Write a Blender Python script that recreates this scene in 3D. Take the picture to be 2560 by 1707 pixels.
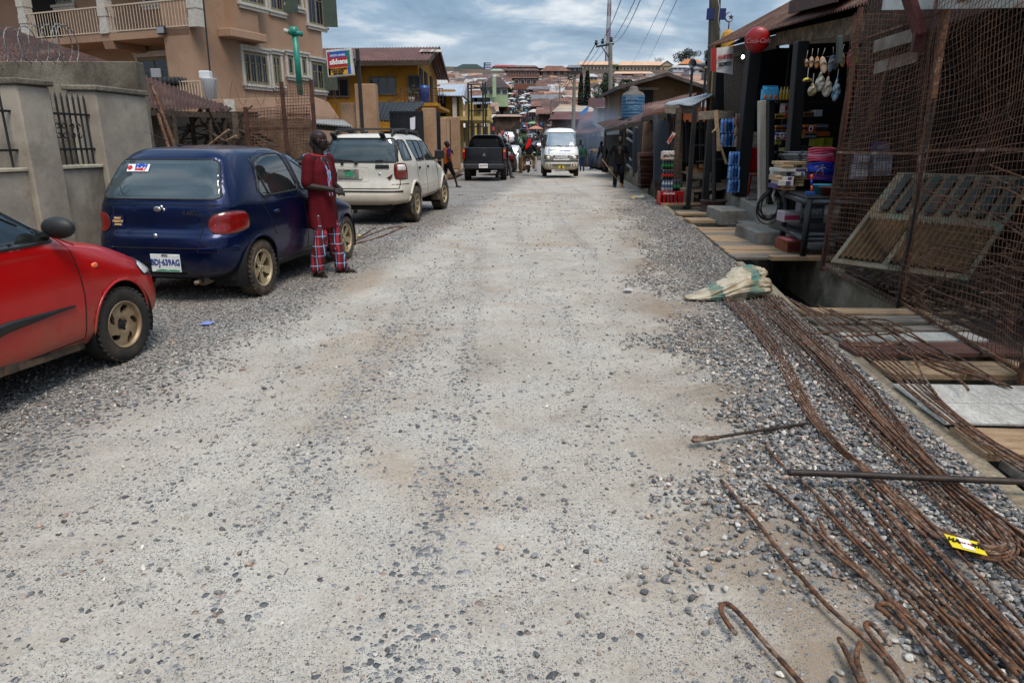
import bpy,bmesh,math,random
import numpy as np
from mathutils import Vector,Matrix,noise
from mathutils.bvhtree import BVHTree
from mathutils.geometry import tessellate_polygon
random.seed(7);RS=np.random.RandomState(11)
for o in list(bpy.data.objects):bpy.data.objects.remove(o)
scene=bpy.context.scene;COL=scene.collection
rad=math.radians
# ---------------- camera, world, sun, exposure ----------------
F,CXP,CYP,HC=1707.0,1280.0,853.5,1.62
TH=math.atan((853.5-352)/F)
cd=bpy.data.cameras.new('camera');cam=bpy.data.objects.new('camera',cd);COL.objects.link(cam)
cam.location=(0,0,HC);cam.rotation_euler=(math.pi/2-TH,0,0)
cd.sensor_width=36;cd.lens=36*F/2560;cd.clip_end=6000;cd.clip_start=.05
scene.camera=cam
SUN_AZ,SUN_EL=rad(155),rad(60)      # direction the sun stands in, from +Y clockwise
w=bpy.data.worlds.new('World');scene.world=w;w.use_nodes=True
N=w.node_tree.nodes;L=w.node_tree.links;N.clear()
def nd(t,**k):
 n=N.new(t)
 for a,b in k.items():setattr(n,a,b)
 return n
out=nd('ShaderNodeOutputWorld');bg=nd('ShaderNodeBackground');L.new(bg.outputs[0],out.inputs[0])
sky=nd('ShaderNodeTexSky',sky_type='NISHITA',sun_disc=False,sun_elevation=SUN_EL,sun_rotation=SUN_AZ)
sky.dust_density=2.0;sky.air_density=1.2
tc=nd('ShaderNodeTexCoord');sp=nd('ShaderNodeSeparateXYZ');L.new(tc.outputs['Generated'],sp.inputs[0])
def wm(op,a,b=None):
 n=nd('ShaderNodeMath',operation=op)
 for i,v in enumerate((a,b)):
  if v is None:continue
  if isinstance(v,(int,float)):n.inputs[i].default_value=v
  else:L.new(v,n.inputs[i])
 return n.outputs[0]
zz=wm('ADD',wm('MAXIMUM',sp.outputs[2],0.0),0.26)
cb=nd('ShaderNodeCombineXYZ');L.new(wm('DIVIDE',sp.outputs[0],zz),cb.inputs[0]);L.new(wm('DIVIDE',sp.outputs[1],zz),cb.inputs[1])
n1=nd('ShaderNodeTexNoise');n1.inputs['Scale'].default_value=1.9;n1.inputs['Detail'].default_value=7;n1.inputs['Roughness'].default_value=.57;n1.inputs['Distortion'].default_value=.35
mp=nd('ShaderNodeMapping');mp.inputs['Location'].default_value=(3.1,1.7,0);mp.inputs['Scale'].default_value=(.8,1.15,1);L.new(cb.outputs[0],mp.inputs[0]);L.new(mp.outputs[0],n1.inputs[0])
cr=nd('ShaderNodeValToRGB');e=cr.color_ramp.elements
e[0].position=.38;e[0].color=(.13,.25,.40,1);e[1].position=.66;e[1].color=(1.0,1.03,1.08,1)
x_=cr.color_ramp.elements.new(.51);x_.color=(.34,.48,.64,1);x_=cr.color_ramp.elements.new(.59);x_.color=(.78,.84,.90,1)
L.new(n1.outputs[0],cr.inputs[0])
# cloud deck is thinner and brighter low down, the sky texture gives the blue between
hz=nd('ShaderNodeMapRange');hz.inputs[1].default_value=.03;hz.inputs[2].default_value=.17;hz.inputs[3].default_value=.55;hz.inputs[4].default_value=0.0
L.new(sp.outputs[2],hz.inputs[0])
mx0=nd('ShaderNodeMix',data_type='RGBA');L.new(hz.outputs[0],mx0.inputs[0]);L.new(cr.outputs[0],mx0.inputs[6]);mx0.inputs[7].default_value=(.80,.86,.93,1)
sc=nd('ShaderNodeMix',data_type='RGBA',blend_type='MULTIPLY');sc.inputs[0].default_value=1;L.new(mx0.outputs[2],sc.inputs[6]);sc.inputs[7].default_value=(9.5,9.5,9.5,1)
mx=nd('ShaderNodeMix',data_type='RGBA');mx.inputs[0].default_value=.86;L.new(sky.outputs[0],mx.inputs[6]);L.new(sc.outputs[2],mx.inputs[7])
# an overcast sky is about three times as bright overhead as near the horizon
ov=nd('ShaderNodeMapRange',interpolation_type='SMOOTHSTEP');ov.inputs[1].default_value=.20;ov.inputs[2].default_value=.85;ov.inputs[3].default_value=1;ov.inputs[4].default_value=2.4;L.new(sp.outputs[2],ov.inputs[0])
om=nd('ShaderNodeVectorMath',operation='SCALE');L.new(mx.outputs[2],om.inputs[0]);L.new(ov.outputs[0],om.inputs[3])
L.new(om.outputs[0],bg.inputs[0]);bg.inputs[1].default_value=.095
sd=bpy.data.lights.new('sun','SUN');sun=bpy.data.objects.new('sun',sd);COL.objects.link(sun)
sd.energy=2.7;sd.angle=rad(24);sd.color=(1,.90,.78)
sv=Vector((math.sin(SUN_AZ)*math.cos(SUN_EL),math.cos(SUN_AZ)*math.cos(SUN_EL),math.sin(SUN_EL)))
sun.rotation_euler=sv.to_track_quat('Z','Y').to_euler()
vs=scene.view_settings;vs.view_transform='Standard';vs.look='None';vs.gamma=1;vs.exposure=0.14;vs.use_curve_mapping=False
scene.render.engine='CYCLES'
# ---------------- pixel helpers: a photo pixel cast to a real point ----------------
_c,_s=math.cos(TH),math.sin(TH)
def ray(px,py):
 a=(px-CXP)/F;b=(CYP-py)/F
 return Vector((a,_c+b*_s,-_s+b*_c))
def G(px,py,z=0.0):
 d=ray(px,py);t=(z-HC)/d.z;return Vector((d.x*t,d.y*t,z))
def P(px,py,Y):
 d=ray(px,py);t=Y/d.y;return Vector((d.x*t,Y,HC+d.z*t))
# ---------------- materials ----------------
MATS={}
def lin(c):
 return tuple(((v/12.92)if v<=.04045 else((v+.055)/1.055)**2.4)for v in c)
def M(name,col,col2=None,rough=.8,scale=4.0,metal=0.0,bump=0.0,bscale=None,lo=.4,hi=.62,stretch=(1,1,1),spec=.5,coat=0.0,detail=6,col3=None,fine=None,attr=None,emit=None):
 if name in MATS:return MATS[name]
 col,col2,col3=[c and tuple(v**1.3 for v in c)for c in(col,col2,col3)]
 m=bpy.data.materials.new(name);m.use_nodes=True;MATS[name]=m
 T=m.node_tree;n=T.nodes;l=T.links;b=n['Principled BSDF']
 b.inputs['Roughness'].default_value=rough;b.inputs['Metallic'].default_value=metal
 b.inputs['Specular IOR Level'].default_value=spec;b.inputs['Coat Weight'].default_value=coat;b.inputs['Coat Roughness'].default_value=.06
 if emit:b.inputs['Emission Color'].default_value=(*emit[:3],1);b.inputs['Emission Strength'].default_value=emit[3]
 b.inputs['Base Color'].default_value=(*col,1)
 t=n.new('ShaderNodeTexCoord');mpn=n.new('ShaderNodeMapping');mpn.inputs['Scale'].default_value=stretch;l.new(t.outputs['Object'],mpn.inputs[0])
 oi=n.new('ShaderNodeObjectInfo');ad=n.new('ShaderNodeVectorMath');ad.operation='ADD';mu=n.new('ShaderNodeMath');mu.operation='MULTIPLY';mu.inputs[1].default_value=37
 l.new(oi.outputs['Random'],mu.inputs[0]);l.new(mpn.outputs[0],ad.inputs[0]);l.new(mu.outputs[0],ad.inputs[1])
 cur=None
 if col2 is not None:
  ns=n.new('ShaderNodeTexNoise');ns.inputs['Scale'].default_value=scale;ns.inputs['Detail'].default_value=detail;ns.inputs['Roughness'].default_value=.65;l.new(ad.outputs[0],ns.inputs[0])
  r=n.new('ShaderNodeValToRGB');r.color_ramp.elements[0].position=lo;r.color_ramp.elements[1].position=hi
  r.color_ramp.elements[0].color=(*col,1);r.color_ramp.elements[1].color=(*col2,1)
  l.new(ns.outputs[0],r.inputs[0]);cur=r.outputs[0]
  if col3 is not None:
   n2=n.new('ShaderNodeTexNoise');n2.inputs['Scale'].default_value=scale*.37;n2.inputs['Detail'].default_value=8;n2.inputs['Roughness'].default_value=.7;n2.inputs['Distortion'].default_value=.6;l.new(ad.outputs[0],n2.inputs[0])
   mr=n.new('ShaderNodeMapRange');mr.inputs[1].default_value=.52;mr.inputs[2].default_value=.68;l.new(n2.outputs[0],mr.inputs[0])
   mm=n.new('ShaderNodeMix');mm.data_type='RGBA';l.new(mr.outputs[0],mm.inputs[0]);l.new(cur,mm.inputs[6]);mm.inputs[7].default_value=(*col3,1);cur=mm.outputs[2]
 if fine:
  nf=n.new('ShaderNodeTexNoise');nf.inputs['Scale'].default_value=fine;nf.inputs['Detail'].default_value=3;l.new(ad.outputs[0],nf.inputs[0])
  mr=n.new('ShaderNodeMapRange');mr.inputs[1].default_value=.35;mr.inputs[2].default_value=.65;mr.inputs[3].default_value=.72;mr.inputs[4].default_value=1.22;l.new(nf.outputs[0],mr.inputs[0])
  mm=n.new('ShaderNodeMix');mm.data_type='RGBA';mm.blend_type='MULTIPLY';mm.inputs[0].default_value=1
  if cur:l.new(cur,mm.inputs[6])
  else:mm.inputs[6].default_value=(*col,1)
  l.new(mr.outputs[0],mm.inputs[7]);cur=mm.outputs[2]
 if attr:
  at=n.new('ShaderNodeAttribute');at.attribute_name=attr
  mm=n.new('ShaderNodeMix');mm.data_type='RGBA';mm.blend_type='MULTIPLY';mm.inputs[0].default_value=1
  l.new(at.outputs['Color'],mm.inputs[6])
  if cur:l.new(cur,mm.inputs[7])
  else:mm.inputs[7].default_value=(*col,1)
  cur=mm.outputs[2]
 if cur:l.new(cur,b.inputs['Base Color'])
 if bump:
  nb=n.new('ShaderNodeTexNoise');nb.inputs['Scale'].default_value=bscale or scale*4;nb.inputs['Detail'].default_value=6;l.new(ad.outputs[0],nb.inputs[0])
  bp=n.new('ShaderNodeBump');bp.inputs['Strength'].default_value=1;bp.inputs['Distance'].default_value=bump;l.new(nb.outputs[0],bp.inputs['Height']);l.new(bp.outputs[0],b.inputs['Normal'])
 return m
def glass_mat(name,tint,refl=.12,rough=.02,film=None):
 m=bpy.data.materials.new(name);m.use_nodes=True;n=m.node_tree.nodes;l=m.node_tree.links;n.clear()
 o=n.new('ShaderNodeOutputMaterial');tr=n.new('ShaderNodeBsdfTransparent');tr.inputs[0].default_value=(*tint,1)
 gl=n.new('ShaderNodeBsdfGlossy');gl.inputs['Roughness'].default_value=rough;gl.inputs[0].default_value=(.9,.97,1,1)
 fr=n.new('ShaderNodeFresnel');fr.inputs[0].default_value=1.5
 ma=n.new('ShaderNodeMath');ma.operation='ADD';ma.inputs[1].default_value=refl;l.new(fr.outputs[0],ma.inputs[0])
 mi=n.new('ShaderNodeMixShader');l.new(ma.outputs[0],mi.inputs[0]);l.new(tr.outputs[0],mi.inputs[1]);l.new(gl.outputs[0],mi.inputs[2])
 if film:      # uneven diffuse film makes the pane more opaque
  df=n.new('ShaderNodeBsdfDiffuse');df.inputs[0].default_value=(*film[:3],1);m2=n.new('ShaderNodeMixShader')
  ns=n.new('ShaderNodeTexNoise');ns.inputs['Scale'].default_value=3;mr=n.new('ShaderNodeMapRange');mr.inputs[3].default_value=film[3]*.4;mr.inputs[4].default_value=film[3]*1.6;l.new(ns.outputs[0],mr.inputs[0]);l.new(mr.outputs[0],m2.inputs[0])
  l.new(mi.outputs[0],m2.inputs[1]);l.new(df.outputs[0],m2.inputs[2]);l.new(m2.outputs[0],o.inputs[0])
 else:l.new(mi.outputs[0],o.inputs[0])
 MATS[name]=m;return m
# ---------------- object helpers ----------------
def tag(o,label=None,cat=None,group=None,kind=None):
 if label:o['label']=label
 if cat:o['category']=cat
 if group:o['group']=group
 if kind:o['kind']=kind
 return o
def thing(name,label,cat,loc=(0,0,0),rz=0.0,group=None):
 o=bpy.data.objects.new(name,None);COL.objects.link(o);o.location=loc;o.rotation_euler=(0,0,rz);o.empty_display_size=.1
 return tag(o,label,cat,group)
def kids(o):return[c for c in bpy.data.objects if c.parent==o]
def dup(root,loc=None,rz=None,label=None,scale=None,parent=None):
 r=root.copy();COL.objects.link(r)
 if parent is not None:r.parent=parent
 if loc is not None:r.location=loc
 if rz is not None:r.rotation_euler=(0,0,rz)
 if scale is not None:r.scale=(scale,)*3 if isinstance(scale,(int,float))else scale
 if label:r['label']=label
 for c in root.children:dup(c,parent=r)
 return r
class MB:
 def __init__(s):s.v=[];s.f=[];s.mi=[];s.m=0;s.smooth=[];s.sm=False
 def add(s,vs,fs):
  k=len(s.v);s.v+=[tuple(v)for v in vs];s.f+=[tuple(i+k for i in f)for f in fs];s.mi+=[s.m]*len(fs);s.smooth+=[s.sm]*len(fs);return s
 def box(s,c,d,R=None):
  hx,hy,hz=d[0]/2,d[1]/2,d[2]/2
  vs=[Vector((x*hx,y*hy,z*hz))for x in(-1,1)for y in(-1,1)for z in(-1,1)]
  if R is not None:
   if isinstance(R,(int,float)):R=Matrix.Rotation(R,3,'Z')
   vs=[R@v for v in vs]
  c=Vector(c)
  return s.add([v+c for v in vs],[(0,1,3,2),(4,6,7,5),(0,4,5,1),(2,3,7,6),(0,2,6,4),(1,5,7,3)])
 def beam(s,a,b,w,h,up=(0,0,1)):
  a,b=Vector(a),Vector(b);d=(b-a);ln=d.length;d=d.normalized();u=Vector(up)
  if abs(d.dot(u))>.98:u=Vector((0,1,0))
  x=d.cross(u).normalized();z=x.cross(d).normalized()
  R=Matrix((x,d,z)).transposed()
  return s.box((a+b)/2,(w,ln,h),R)
 def tube(s,pts,r,n=8,close=True):
  pts=[Vector(p)for p in pts];rs=r if isinstance(r,(list,tuple))else[r]*len(pts)
  vs=[];fs=[];prev=None
  for i,p in enumerate(pts):
   t=(pts[min(i+1,len(pts)-1)]-pts[max(i-1,0)])
   if t.length<1e-9:t=Vector((0,0,1))
   t.normalize()
   if prev is None:
    a=Vector((0,0,1))if abs(t.z)<.9 else Vector((1,0,0));u=t.cross(a).normalized()
   else:
    u=prev-t*prev.dot(t);u=u.normalized()if u.length>1e-6 else t.orthogonal().normalized()
   prev=u;v=t.cross(u)
   for k in range(n):
    a=2*math.pi*k/n;vs.append(p+(u*math.cos(a)+v*math.sin(a))*rs[i])
  for i in range(len(pts)-1):
   for k in range(n):
    fs.append((i*n+k,i*n+(k+1)%n,(i+1)*n+(k+1)%n,(i+1)*n+k))
  if close:fs.append(tuple(range(n))[::-1]);fs.append(tuple((len(pts)-1)*n+k for k in range(n)))
  return s.add(vs,fs)
 def cyl(s,a,b,r,r2=None,n=16):return s.tube([a,b],[r,r if r2 is None else r2],n)
 def lathe(s,prof,c=(0,0,0),n=24,R=None,cap=True):
  vs=[];fs=[];c=Vector(c)
  for(r,z)in prof:
   for k in range(n):
    a=2*math.pi*k/n;p=Vector((r*math.cos(a),r*math.sin(a),z))
    if R is not None:p=R@p
    vs.append(p+c)
  for i in range(len(prof)-1):
   for k in range(n):fs.append((i*n+k,i*n+(k+1)%n,(i+1)*n+(k+1)%n,(i+1)*n+k))
  if cap:
   fs.append(tuple(range(n))[::-1]);fs.append(tuple((len(prof)-1)*n+k for k in range(n)))
  return s.add(vs,fs)
 def prism(s,pts,ext):
  pts=[Vector(p)for p in pts];e=Vector(ext);n=len(pts)
  tri=tessellate_polygon([pts]);vs=pts+[p+e for p in pts]
  fs=[tuple(t)for t in tri]+[tuple(i+n for i in reversed(t))for t in tri]+[(i,(i+1)%n,(i+1)%n+n,i+n)for i in range(n)]
  return s.add(vs,fs)
 def grid(s,fn,nu,nv,thick=None):
  vs=[Vector(fn(i/nu,j/nv))for i in range(nu+1)for j in range(nv+1)]
  fs=[(i*(nv+1)+j,(i+1)*(nv+1)+j,(i+1)*(nv+1)+j+1,i*(nv+1)+j+1)for i in range(nu)for j in range(nv)]
  if thick is not None:
   t=Vector(thick);k=len(vs);vs2=[v+t for v in vs];fs2=[tuple(a+k for a in reversed(f))for f in fs]
   bd=[j for j in range(nv+1)]+[i*(nv+1)+nv for i in range(1,nu+1)]+[nu*(nv+1)+j for j in range(nv-1,-1,-1)]+[i*(nv+1)for i in range(nu-1,0,-1)]
   fs3=[(bd[i],bd[(i+1)%len(bd)],bd[(i+1)%len(bd)]+k,bd[i]+k)for i in range(len(bd))]
   vs+=vs2;fs=fs+fs2+fs3
  return s.add(vs,fs)
 def corr(s,p00,p10,p01,p11,waves,amp=.02,nv=1,up=(0,0,1),per=8,sag=0.0):
  # corrugated sheet, ridges run from p0* to p1*'s other end (v direction)
  p00,p10,p01,p11=map(Vector,(p00,p10,p01,p11));u_=Vector(up)
  def fn(u,v):
   p=(p00*(1-u)+p10*u)*(1-v)+(p01*(1-u)+p11*u)*v
   return p+u_*(amp*math.cos(u*waves*2*math.pi)+sag*(noise.noise(Vector((u*3,v*3,p00.x)))))
  return s.grid(fn,max(2,int(waves*per)),nv,thick=-u_*.004)
 def ell(s,c,r,n=12,R=None):
  c=Vector(c);vs=[];fs=[];m=n//2+1
  for i in range(1,m):
   ph=math.pi*i/m
   for k in range(n):
    a=2*math.pi*k/n;p=Vector((r[0]*math.sin(ph)*math.cos(a),r[1]*math.sin(ph)*math.sin(a),r[2]*math.cos(ph)))
    if R is not None:p=R@p
    vs.append(c+p)
  t=Vector((0,0,r[2]));t=(R@t)if R is not None else t
  vs+=[c+t,c-t];a,b=len(vs)-2,len(vs)-1
  for i in range(m-2):
   for k in range(n):fs.append((i*n+k,(i+1)*n+k,(i+1)*n+(k+1)%n,i*n+(k+1)%n))
  for k in range(n):fs.append((a,k,(k+1)%n));fs.append((b,(m-2)*n+(k+1)%n,(m-2)*n+k))
  return s.add(vs,fs)
 def build(s,name,mats,parent=None,bevel=0.0,smooth=None,loc=None,post=None,jit=0.0):
  me=bpy.data.meshes.new(name)
  me.from_pydata([tuple(v)for v in s.v],[],s.f)
  if not isinstance(mats,(list,tuple)):mats=[mats]
  for m in mats:me.materials.append(m)
  if len(mats)>1:me.polygons.foreach_set('material_index',s.mi)
  me.polygons.foreach_set('use_smooth',[bool(smooth)]*len(s.f)if smooth is not None else s.smooth)
  bm=bmesh.new();bm.from_mesh(me);bmesh.ops.recalc_face_normals(bm,faces=bm.faces)
  if bevel:
   bmesh.ops.bevel(bm,geom=[e for e in bm.edges if len(e.link_faces)==2 and e.calc_face_angle(0)>.6],offset=bevel,segments=1,affect='EDGES',clamp_overlap=True)
  if jit:
   for v in bm.verts:v.co+=Vector(noise.noise_vector(v.co*3))*jit
  bm.to_mesh(me);bm.free();me.update()
  o=bpy.data.objects.new(name,me);COL.objects.link(o)
  if parent is not None:o.parent=parent
  if loc is not None:o.location=loc
  return o
def SMB():
 m=MB();m.sm=True;return m
def struct(o):o['kind']='structure';return o
FONTS={}
def lettering(name,txt,size,m,parent,mat4,depth=.004,bold=0.0,align='CENTER',xs=1.0,shear=0.0,space=1.0):
 cu=bpy.data.curves.new('t','FONT');cu.body=txt;cu.size=size;cu.extrude=depth/2;cu.align_x=align;cu.align_y='CENTER';cu.offset=bold;cu.shear=shear;cu.resolution_u=2;cu.space_character=space
 o=bpy.data.objects.new('t',cu);COL.objects.link(o)
 dg=bpy.context.evaluated_depsgraph_get();me=bpy.data.meshes.new_from_object(o.evaluated_get(dg));bpy.data.objects.remove(o);bpy.data.curves.remove(cu)
 me.transform(mat4@Matrix.Diagonal((xs,1,1,1)));me.name=name;me.materials.clear();me.materials.append(m)
 r=bpy.data.objects.new(name,me);COL.objects.link(r);r.parent=parent;return r
def frame(o,x,y):     # matrix with text x axis, text y axis
 x=Vector(x).normalized();y=Vector(y);y=(y-x*y.dot(x)).normalized();z=x.cross(y)
 m=Matrix((x,y,z)).transposed().to_4x4();m.translation=Vector(o);return m
def facing(o,n,up=(0,0,1)):   # text frame on a face with outward normal n
 n=Vector(n).normalized();x=Vector(up).cross(n).normalized();return frame(o,x,n.cross(x))
def nz(x,y=0,z=0):return noise.noise(Vector((x,y,z)))
def catmull(P_,t):
 n=len(P_)-1;i=min(int(t*n),n-1);f=t*n-i
 p0,p1,p2,p3=P_[max(i-1,0)],P_[i],P_[i+1],P_[min(i+2,n)]
 return tuple(.5*((2*b)+(-a+c)*f+(2*a-5*b+4*c-d)*f*f+(-a+3*b-3*c+d)*f**3)for a,b,c,d in zip(p0,p1,p2,p3))
def smoothpath(pts,n=24):return[Vector(catmull([tuple(p)for p in pts],i/n))for i in range(n+1)]
def interp(tab,x):
 if x<=tab[0][0]:return tab[0][1]
 for(a,b),(c,d)in zip(tab,tab[1:]):
  if x<=c:return b+(d-b)*(x-a)/(c-a)
 return tab[-1][1]
EDGE=[(-2,1.75),(2.75,2.3),(6.15,2.73),(12.88,3.47),(18.9,3.95),(27,4.5),(50,6.3),(70,7)]
def edge(y):return interp(EDGE,y)
HILL=[(30,0),(45,-.3),(60,-.6),(80,.1),(123,3.2),(200,11),(300,23),(400,39.5),(430,43),(520,44),(900,40),(3000,20)]
def hill(y,x=0):
 h=interp(HILL,y)
 if y>90:h+=(3.0*nz(x*.012,y*.01,3)+1.2*nz(x*.04,y*.03,9))*min(1,(y-90)/150)
 return h
# ---------------- ground, road, gravel ----------------
def ground_mat():
 m=bpy.data.materials.new('dirt_and_gravel');m.use_nodes=True;T=m.node_tree;n=T.nodes;l=T.links;b=n['Principled BSDF']
 b.inputs['Roughness'].default_value=.93;b.inputs['Specular IOR Level'].default_value=.25
 g=n.new('ShaderNodeNewGeometry')
 def ns(sc,de=5,ro=.6,di=0,src=None):
  q=n.new('ShaderNodeTexNoise');q.inputs['Scale'].default_value=sc;q.inputs['Detail'].default_value=de;q.inputs['Roughness'].default_value=ro;q.inputs['Distortion'].default_value=di
  l.new(src or g.outputs['Position'],q.inputs[0]);return q.outputs[0]
 def mr(v,a,b_,c=0,d=1):
  q=n.new('ShaderNodeMapRange');q.inputs[1].default_value=a;q.inputs[2].default_value=b_;q.inputs[3].default_value=c;q.inputs[4].default_value=d;l.new(v,q.inputs[0]);return q.outputs[0]
 def mth(op,a,b_=None):
  q=n.new('ShaderNodeMath');q.operation=op
  for i,v in enumerate((a,b_)):
   if v is None:continue
   if isinstance(v,(int,float)):q.inputs[i].default_value=v
   else:l.new(v,q.inputs[i])
  return q.outputs[0]
 def mix(f,a,b_,bt='MIX'):
  q=n.new('ShaderNodeMix');q.data_type='RGBA';q.blend_type=bt
  for i,v in zip((0,6,7),(f,a,b_)):
   if isinstance(v,(int,float)):q.inputs[i].default_value=v
   elif isinstance(v,tuple):q.inputs[i].default_value=(*v,1)
   else:l.new(v,q.inputs[i])
  return q.outputs[2]
 def ramp(v,cols):
  q=n.new('ShaderNodeValToRGB');e=q.color_ramp.elements;e[0].position=cols[0][0];e[0].color=(*cols[0][1],1);e[1].position=cols[-1][0];e[1].color=(*cols[-1][1],1)
  for p,c in cols[1:-1]:x=e.new(p);x.color=(*c,1)
  l.new(v,q.inputs[0]);return q.outputs[0]
 s=n.new('ShaderNodeSeparateXYZ');l.new(g.outputs['Position'],s.inputs[0])
 ee=mth('SUBTRACT',s.outputs[0],mth('MULTIPLY',s.outputs[1],.115))
 mask_r=mr(mth('ADD',ee,mth('MULTIPLY',mth('SUBTRACT',ns(.9,5,.65),.5),1.5)),.75,1.35)
 mask_l=mr(mth('ADD',ee,mth('MULTIPLY',mth('SUBTRACT',ns(.7,5,.6),.5),1.2)),-2.55,-3.2)
 patch=mr(ns(.55,6,.62,.4),.60,.68,0,.55)
 # wheel tracks: stretched along the street
 mpn=n.new('ShaderNodeMapping');mpn.inputs['Rotation'].default_value=(0,0,rad(6.5));mpn.inputs['Scale'].default_value=(2.2,.10,1);l.new(g.outputs['Position'],mpn.inputs[0])
 track=ns(1.0,5,.6,.3,mpn.outputs[0])
 dens=mth('MAXIMUM',mth('MAXIMUM',mask_r,mask_l),mth('MAXIMUM',mr(track,.50,.66,0,.75),patch))
 # packed dust
 dust=ramp(ns(1.1,8,.7,.3),[(.3,(.36,.30,.235)),(.46,(.49,.435,.365)),(.62,(.565,.515,.445)),(.78,(.38,.315,.245))])
 tan=mr(ns(.38,4,.6,1),.52,.66,0,.75)
 dust=mix(tan,dust,(.40,.30,.205))
 dust=mix(mr(ns(60,6,.75),.3,.75),mix(1,dust,(.55,.55,.55),'MULTIPLY'),dust)
 # brown damp soil at the right shoulder
 brn=mth('MULTIPLY',mr(ee,.15,.75),mr(ns(1.3,6,.7,.5),.38,.56,0,.85))
 dust=mix(brn,dust,(.225,.165,.11))
 def stones(sc,lo,hi,seed,dn):
  mp_=n.new('ShaderNodeMapping');mp_.inputs['Location'].default_value=(seed,seed*.7,0);l.new(g.outputs['Position'],mp_.inputs[0])
  wob=n.new('ShaderNodeVectorMath');wob.operation='ADD';nn=n.new('ShaderNodeTexNoise');nn.inputs['Scale'].default_value=sc*1.2;l.new(mp_.outputs[0],nn.inputs[0])
  sc_=n.new('ShaderNodeVectorMath');sc_.operation='SCALE';sc_.inputs[3].default_value=.55/sc;l.new(nn.outputs[1],sc_.inputs[0]);l.new(mp_.outputs[0],wob.inputs[0]);l.new(sc_.outputs[0],wob.inputs[1])
  v=n.new('ShaderNodeTexVoronoi');v.inputs['Scale'].default_value=sc;v.inputs['Randomness'].default_value=1;l.new(wob.outputs[0],v.inputs[0])
  cs=n.new('ShaderNodeSeparateColor');l.new(v.outputs['Color'],cs.inputs[0])
  keep=mth('LESS_THAN',cs.outputs[0],dn)
  size=mth('ADD',mth('MULTIPLY',cs.outputs[1],hi-lo),lo)
  inside=mth('MULTIPLY',keep,mth('LESS_THAN',v.outputs['Distance'],size))
  col=ramp(cs.outputs[2],[(0,(.085,.09,.095)),(.3,(.18,.18,.178)),(.55,(.27,.265,.26)),(.75,(.36,.35,.335)),(.9,(.36,.27,.21)),(1,(.15,.12,.10))])
  hgt=mth('MULTIPLY',inside,mth('SUBTRACT',1,mth('DIVIDE',v.outputs['Distance'],size)))
  return inside,col,hgt
 c=dust;H_=mth('MULTIPLY',ns(9,6,.7),.4)
 H_=mth('ADD',H_,mth('MULTIPLY',ns(110,4,.7),.12))
 for sc_,lo_,hi_,sd_,base in((150,.2,.5,1.3,.8),(70,.2,.55,4.1,.22),(34,.3,.62,7.7,.03)):
  d_=mth('MAXIMUM',mth('MULTIPLY',dens,.97),mth('MULTIPLY',mr(ns(2.2,4,.6),.35,.7),base*2))
  i_,col_,h_=stones(sc_,lo_,hi_,sd_,d_)
  c=mix(i_,c,col_);H_=mth('ADD',H_,mth('MULTIPLY',h_,22/sc_))
 # shade in the gaps between packed stones, put into the colour
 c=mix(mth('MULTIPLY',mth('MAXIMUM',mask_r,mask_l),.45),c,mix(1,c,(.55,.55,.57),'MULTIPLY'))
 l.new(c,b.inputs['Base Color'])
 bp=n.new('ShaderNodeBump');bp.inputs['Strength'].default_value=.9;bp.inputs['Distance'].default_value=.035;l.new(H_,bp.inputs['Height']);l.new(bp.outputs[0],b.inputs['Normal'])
 return m
GM=ground_mat()
def gz(x,y):
 e=x-.115*y
 z=.022*nz(x*.9,y*.35,1)+.012*nz(x*2.7,y*2.2,5)+.004*nz(x*9,y*8,2)
 if e>.5:z+=.03*min(1,(e-.5)/.8)*max(0,1-y/30)
 return z if y<30 else z*max(0,1-(y-30)/8)
mb=MB();mb.sm=True
ys=list(np.arange(-3,1.2,.4))+list(np.arange(1.2,8,.07))+list(np.arange(8,16,.16))+list(np.arange(16,44,.5))+list(range(44,72,3))
NX=150;vs=[]
for y in ys:
 x1=edge(y)
 for i in range(NX+1):
  u=i/NX;x=-9+(x1+9)*u
  vs.append((x,y,gz(x,y)+hill(y)))
mb.add(vs,[(j*(NX+1)+i,j*(NX+1)+i+1,(j+1)*(NX+1)+i+1,(j+1)*(NX+1)+i)for j in range(len(ys)-1)for i in range(NX)])
struct(mb.build('road',GM))
# wide terrain sheet reaching the horizon
EARTH=M('red_brown_earth',(.20,.14,.10),(.30,.22,.16),scale=.3,rough=.95,bump=.05,bscale=3,fine=20)
HILLM=M('hillside_earth',(.07,.045,.03),(.16,.10,.065),scale=.06,rough=.95,col3=(.10,.11,.06),fine=1.5)
mb=MB();mb.sm=True
xs=[-2500,-1200,-700,-420]+list(range(-300,301,20))+[420,700,1200,2500]
yy=[-60,-20,0,20,40,60,70,80]+list(range(90,460,12))+[480,520,600,800,1200,2000,3500,5500]
vs=[(x,y,-1.2 if y<64 else hill(y,x))for y in yy for x in xs]
mb.add(vs,[(j*len(xs)+i,j*len(xs)+i+1,(j+1)*len(xs)+i+1,(j+1)*len(xs)+i)for j in range(len(yy)-1)for i in range(len(xs)-1)])
struct(mb.build('ground',HILLM))
# land beside the street: left yard and right yard, standing beside the road sheet
mb=MB();mb.sm=True
def left_land(u,v):
 y=-4+70*v;x=-70+(-8.9+70)*u
 return(x,y,(-.02 if u>.95 else .05*nz(x,y))+hill(y))
mb.grid(left_land,40,40)
struct(mb.build('yard_ground',EARTH))
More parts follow.
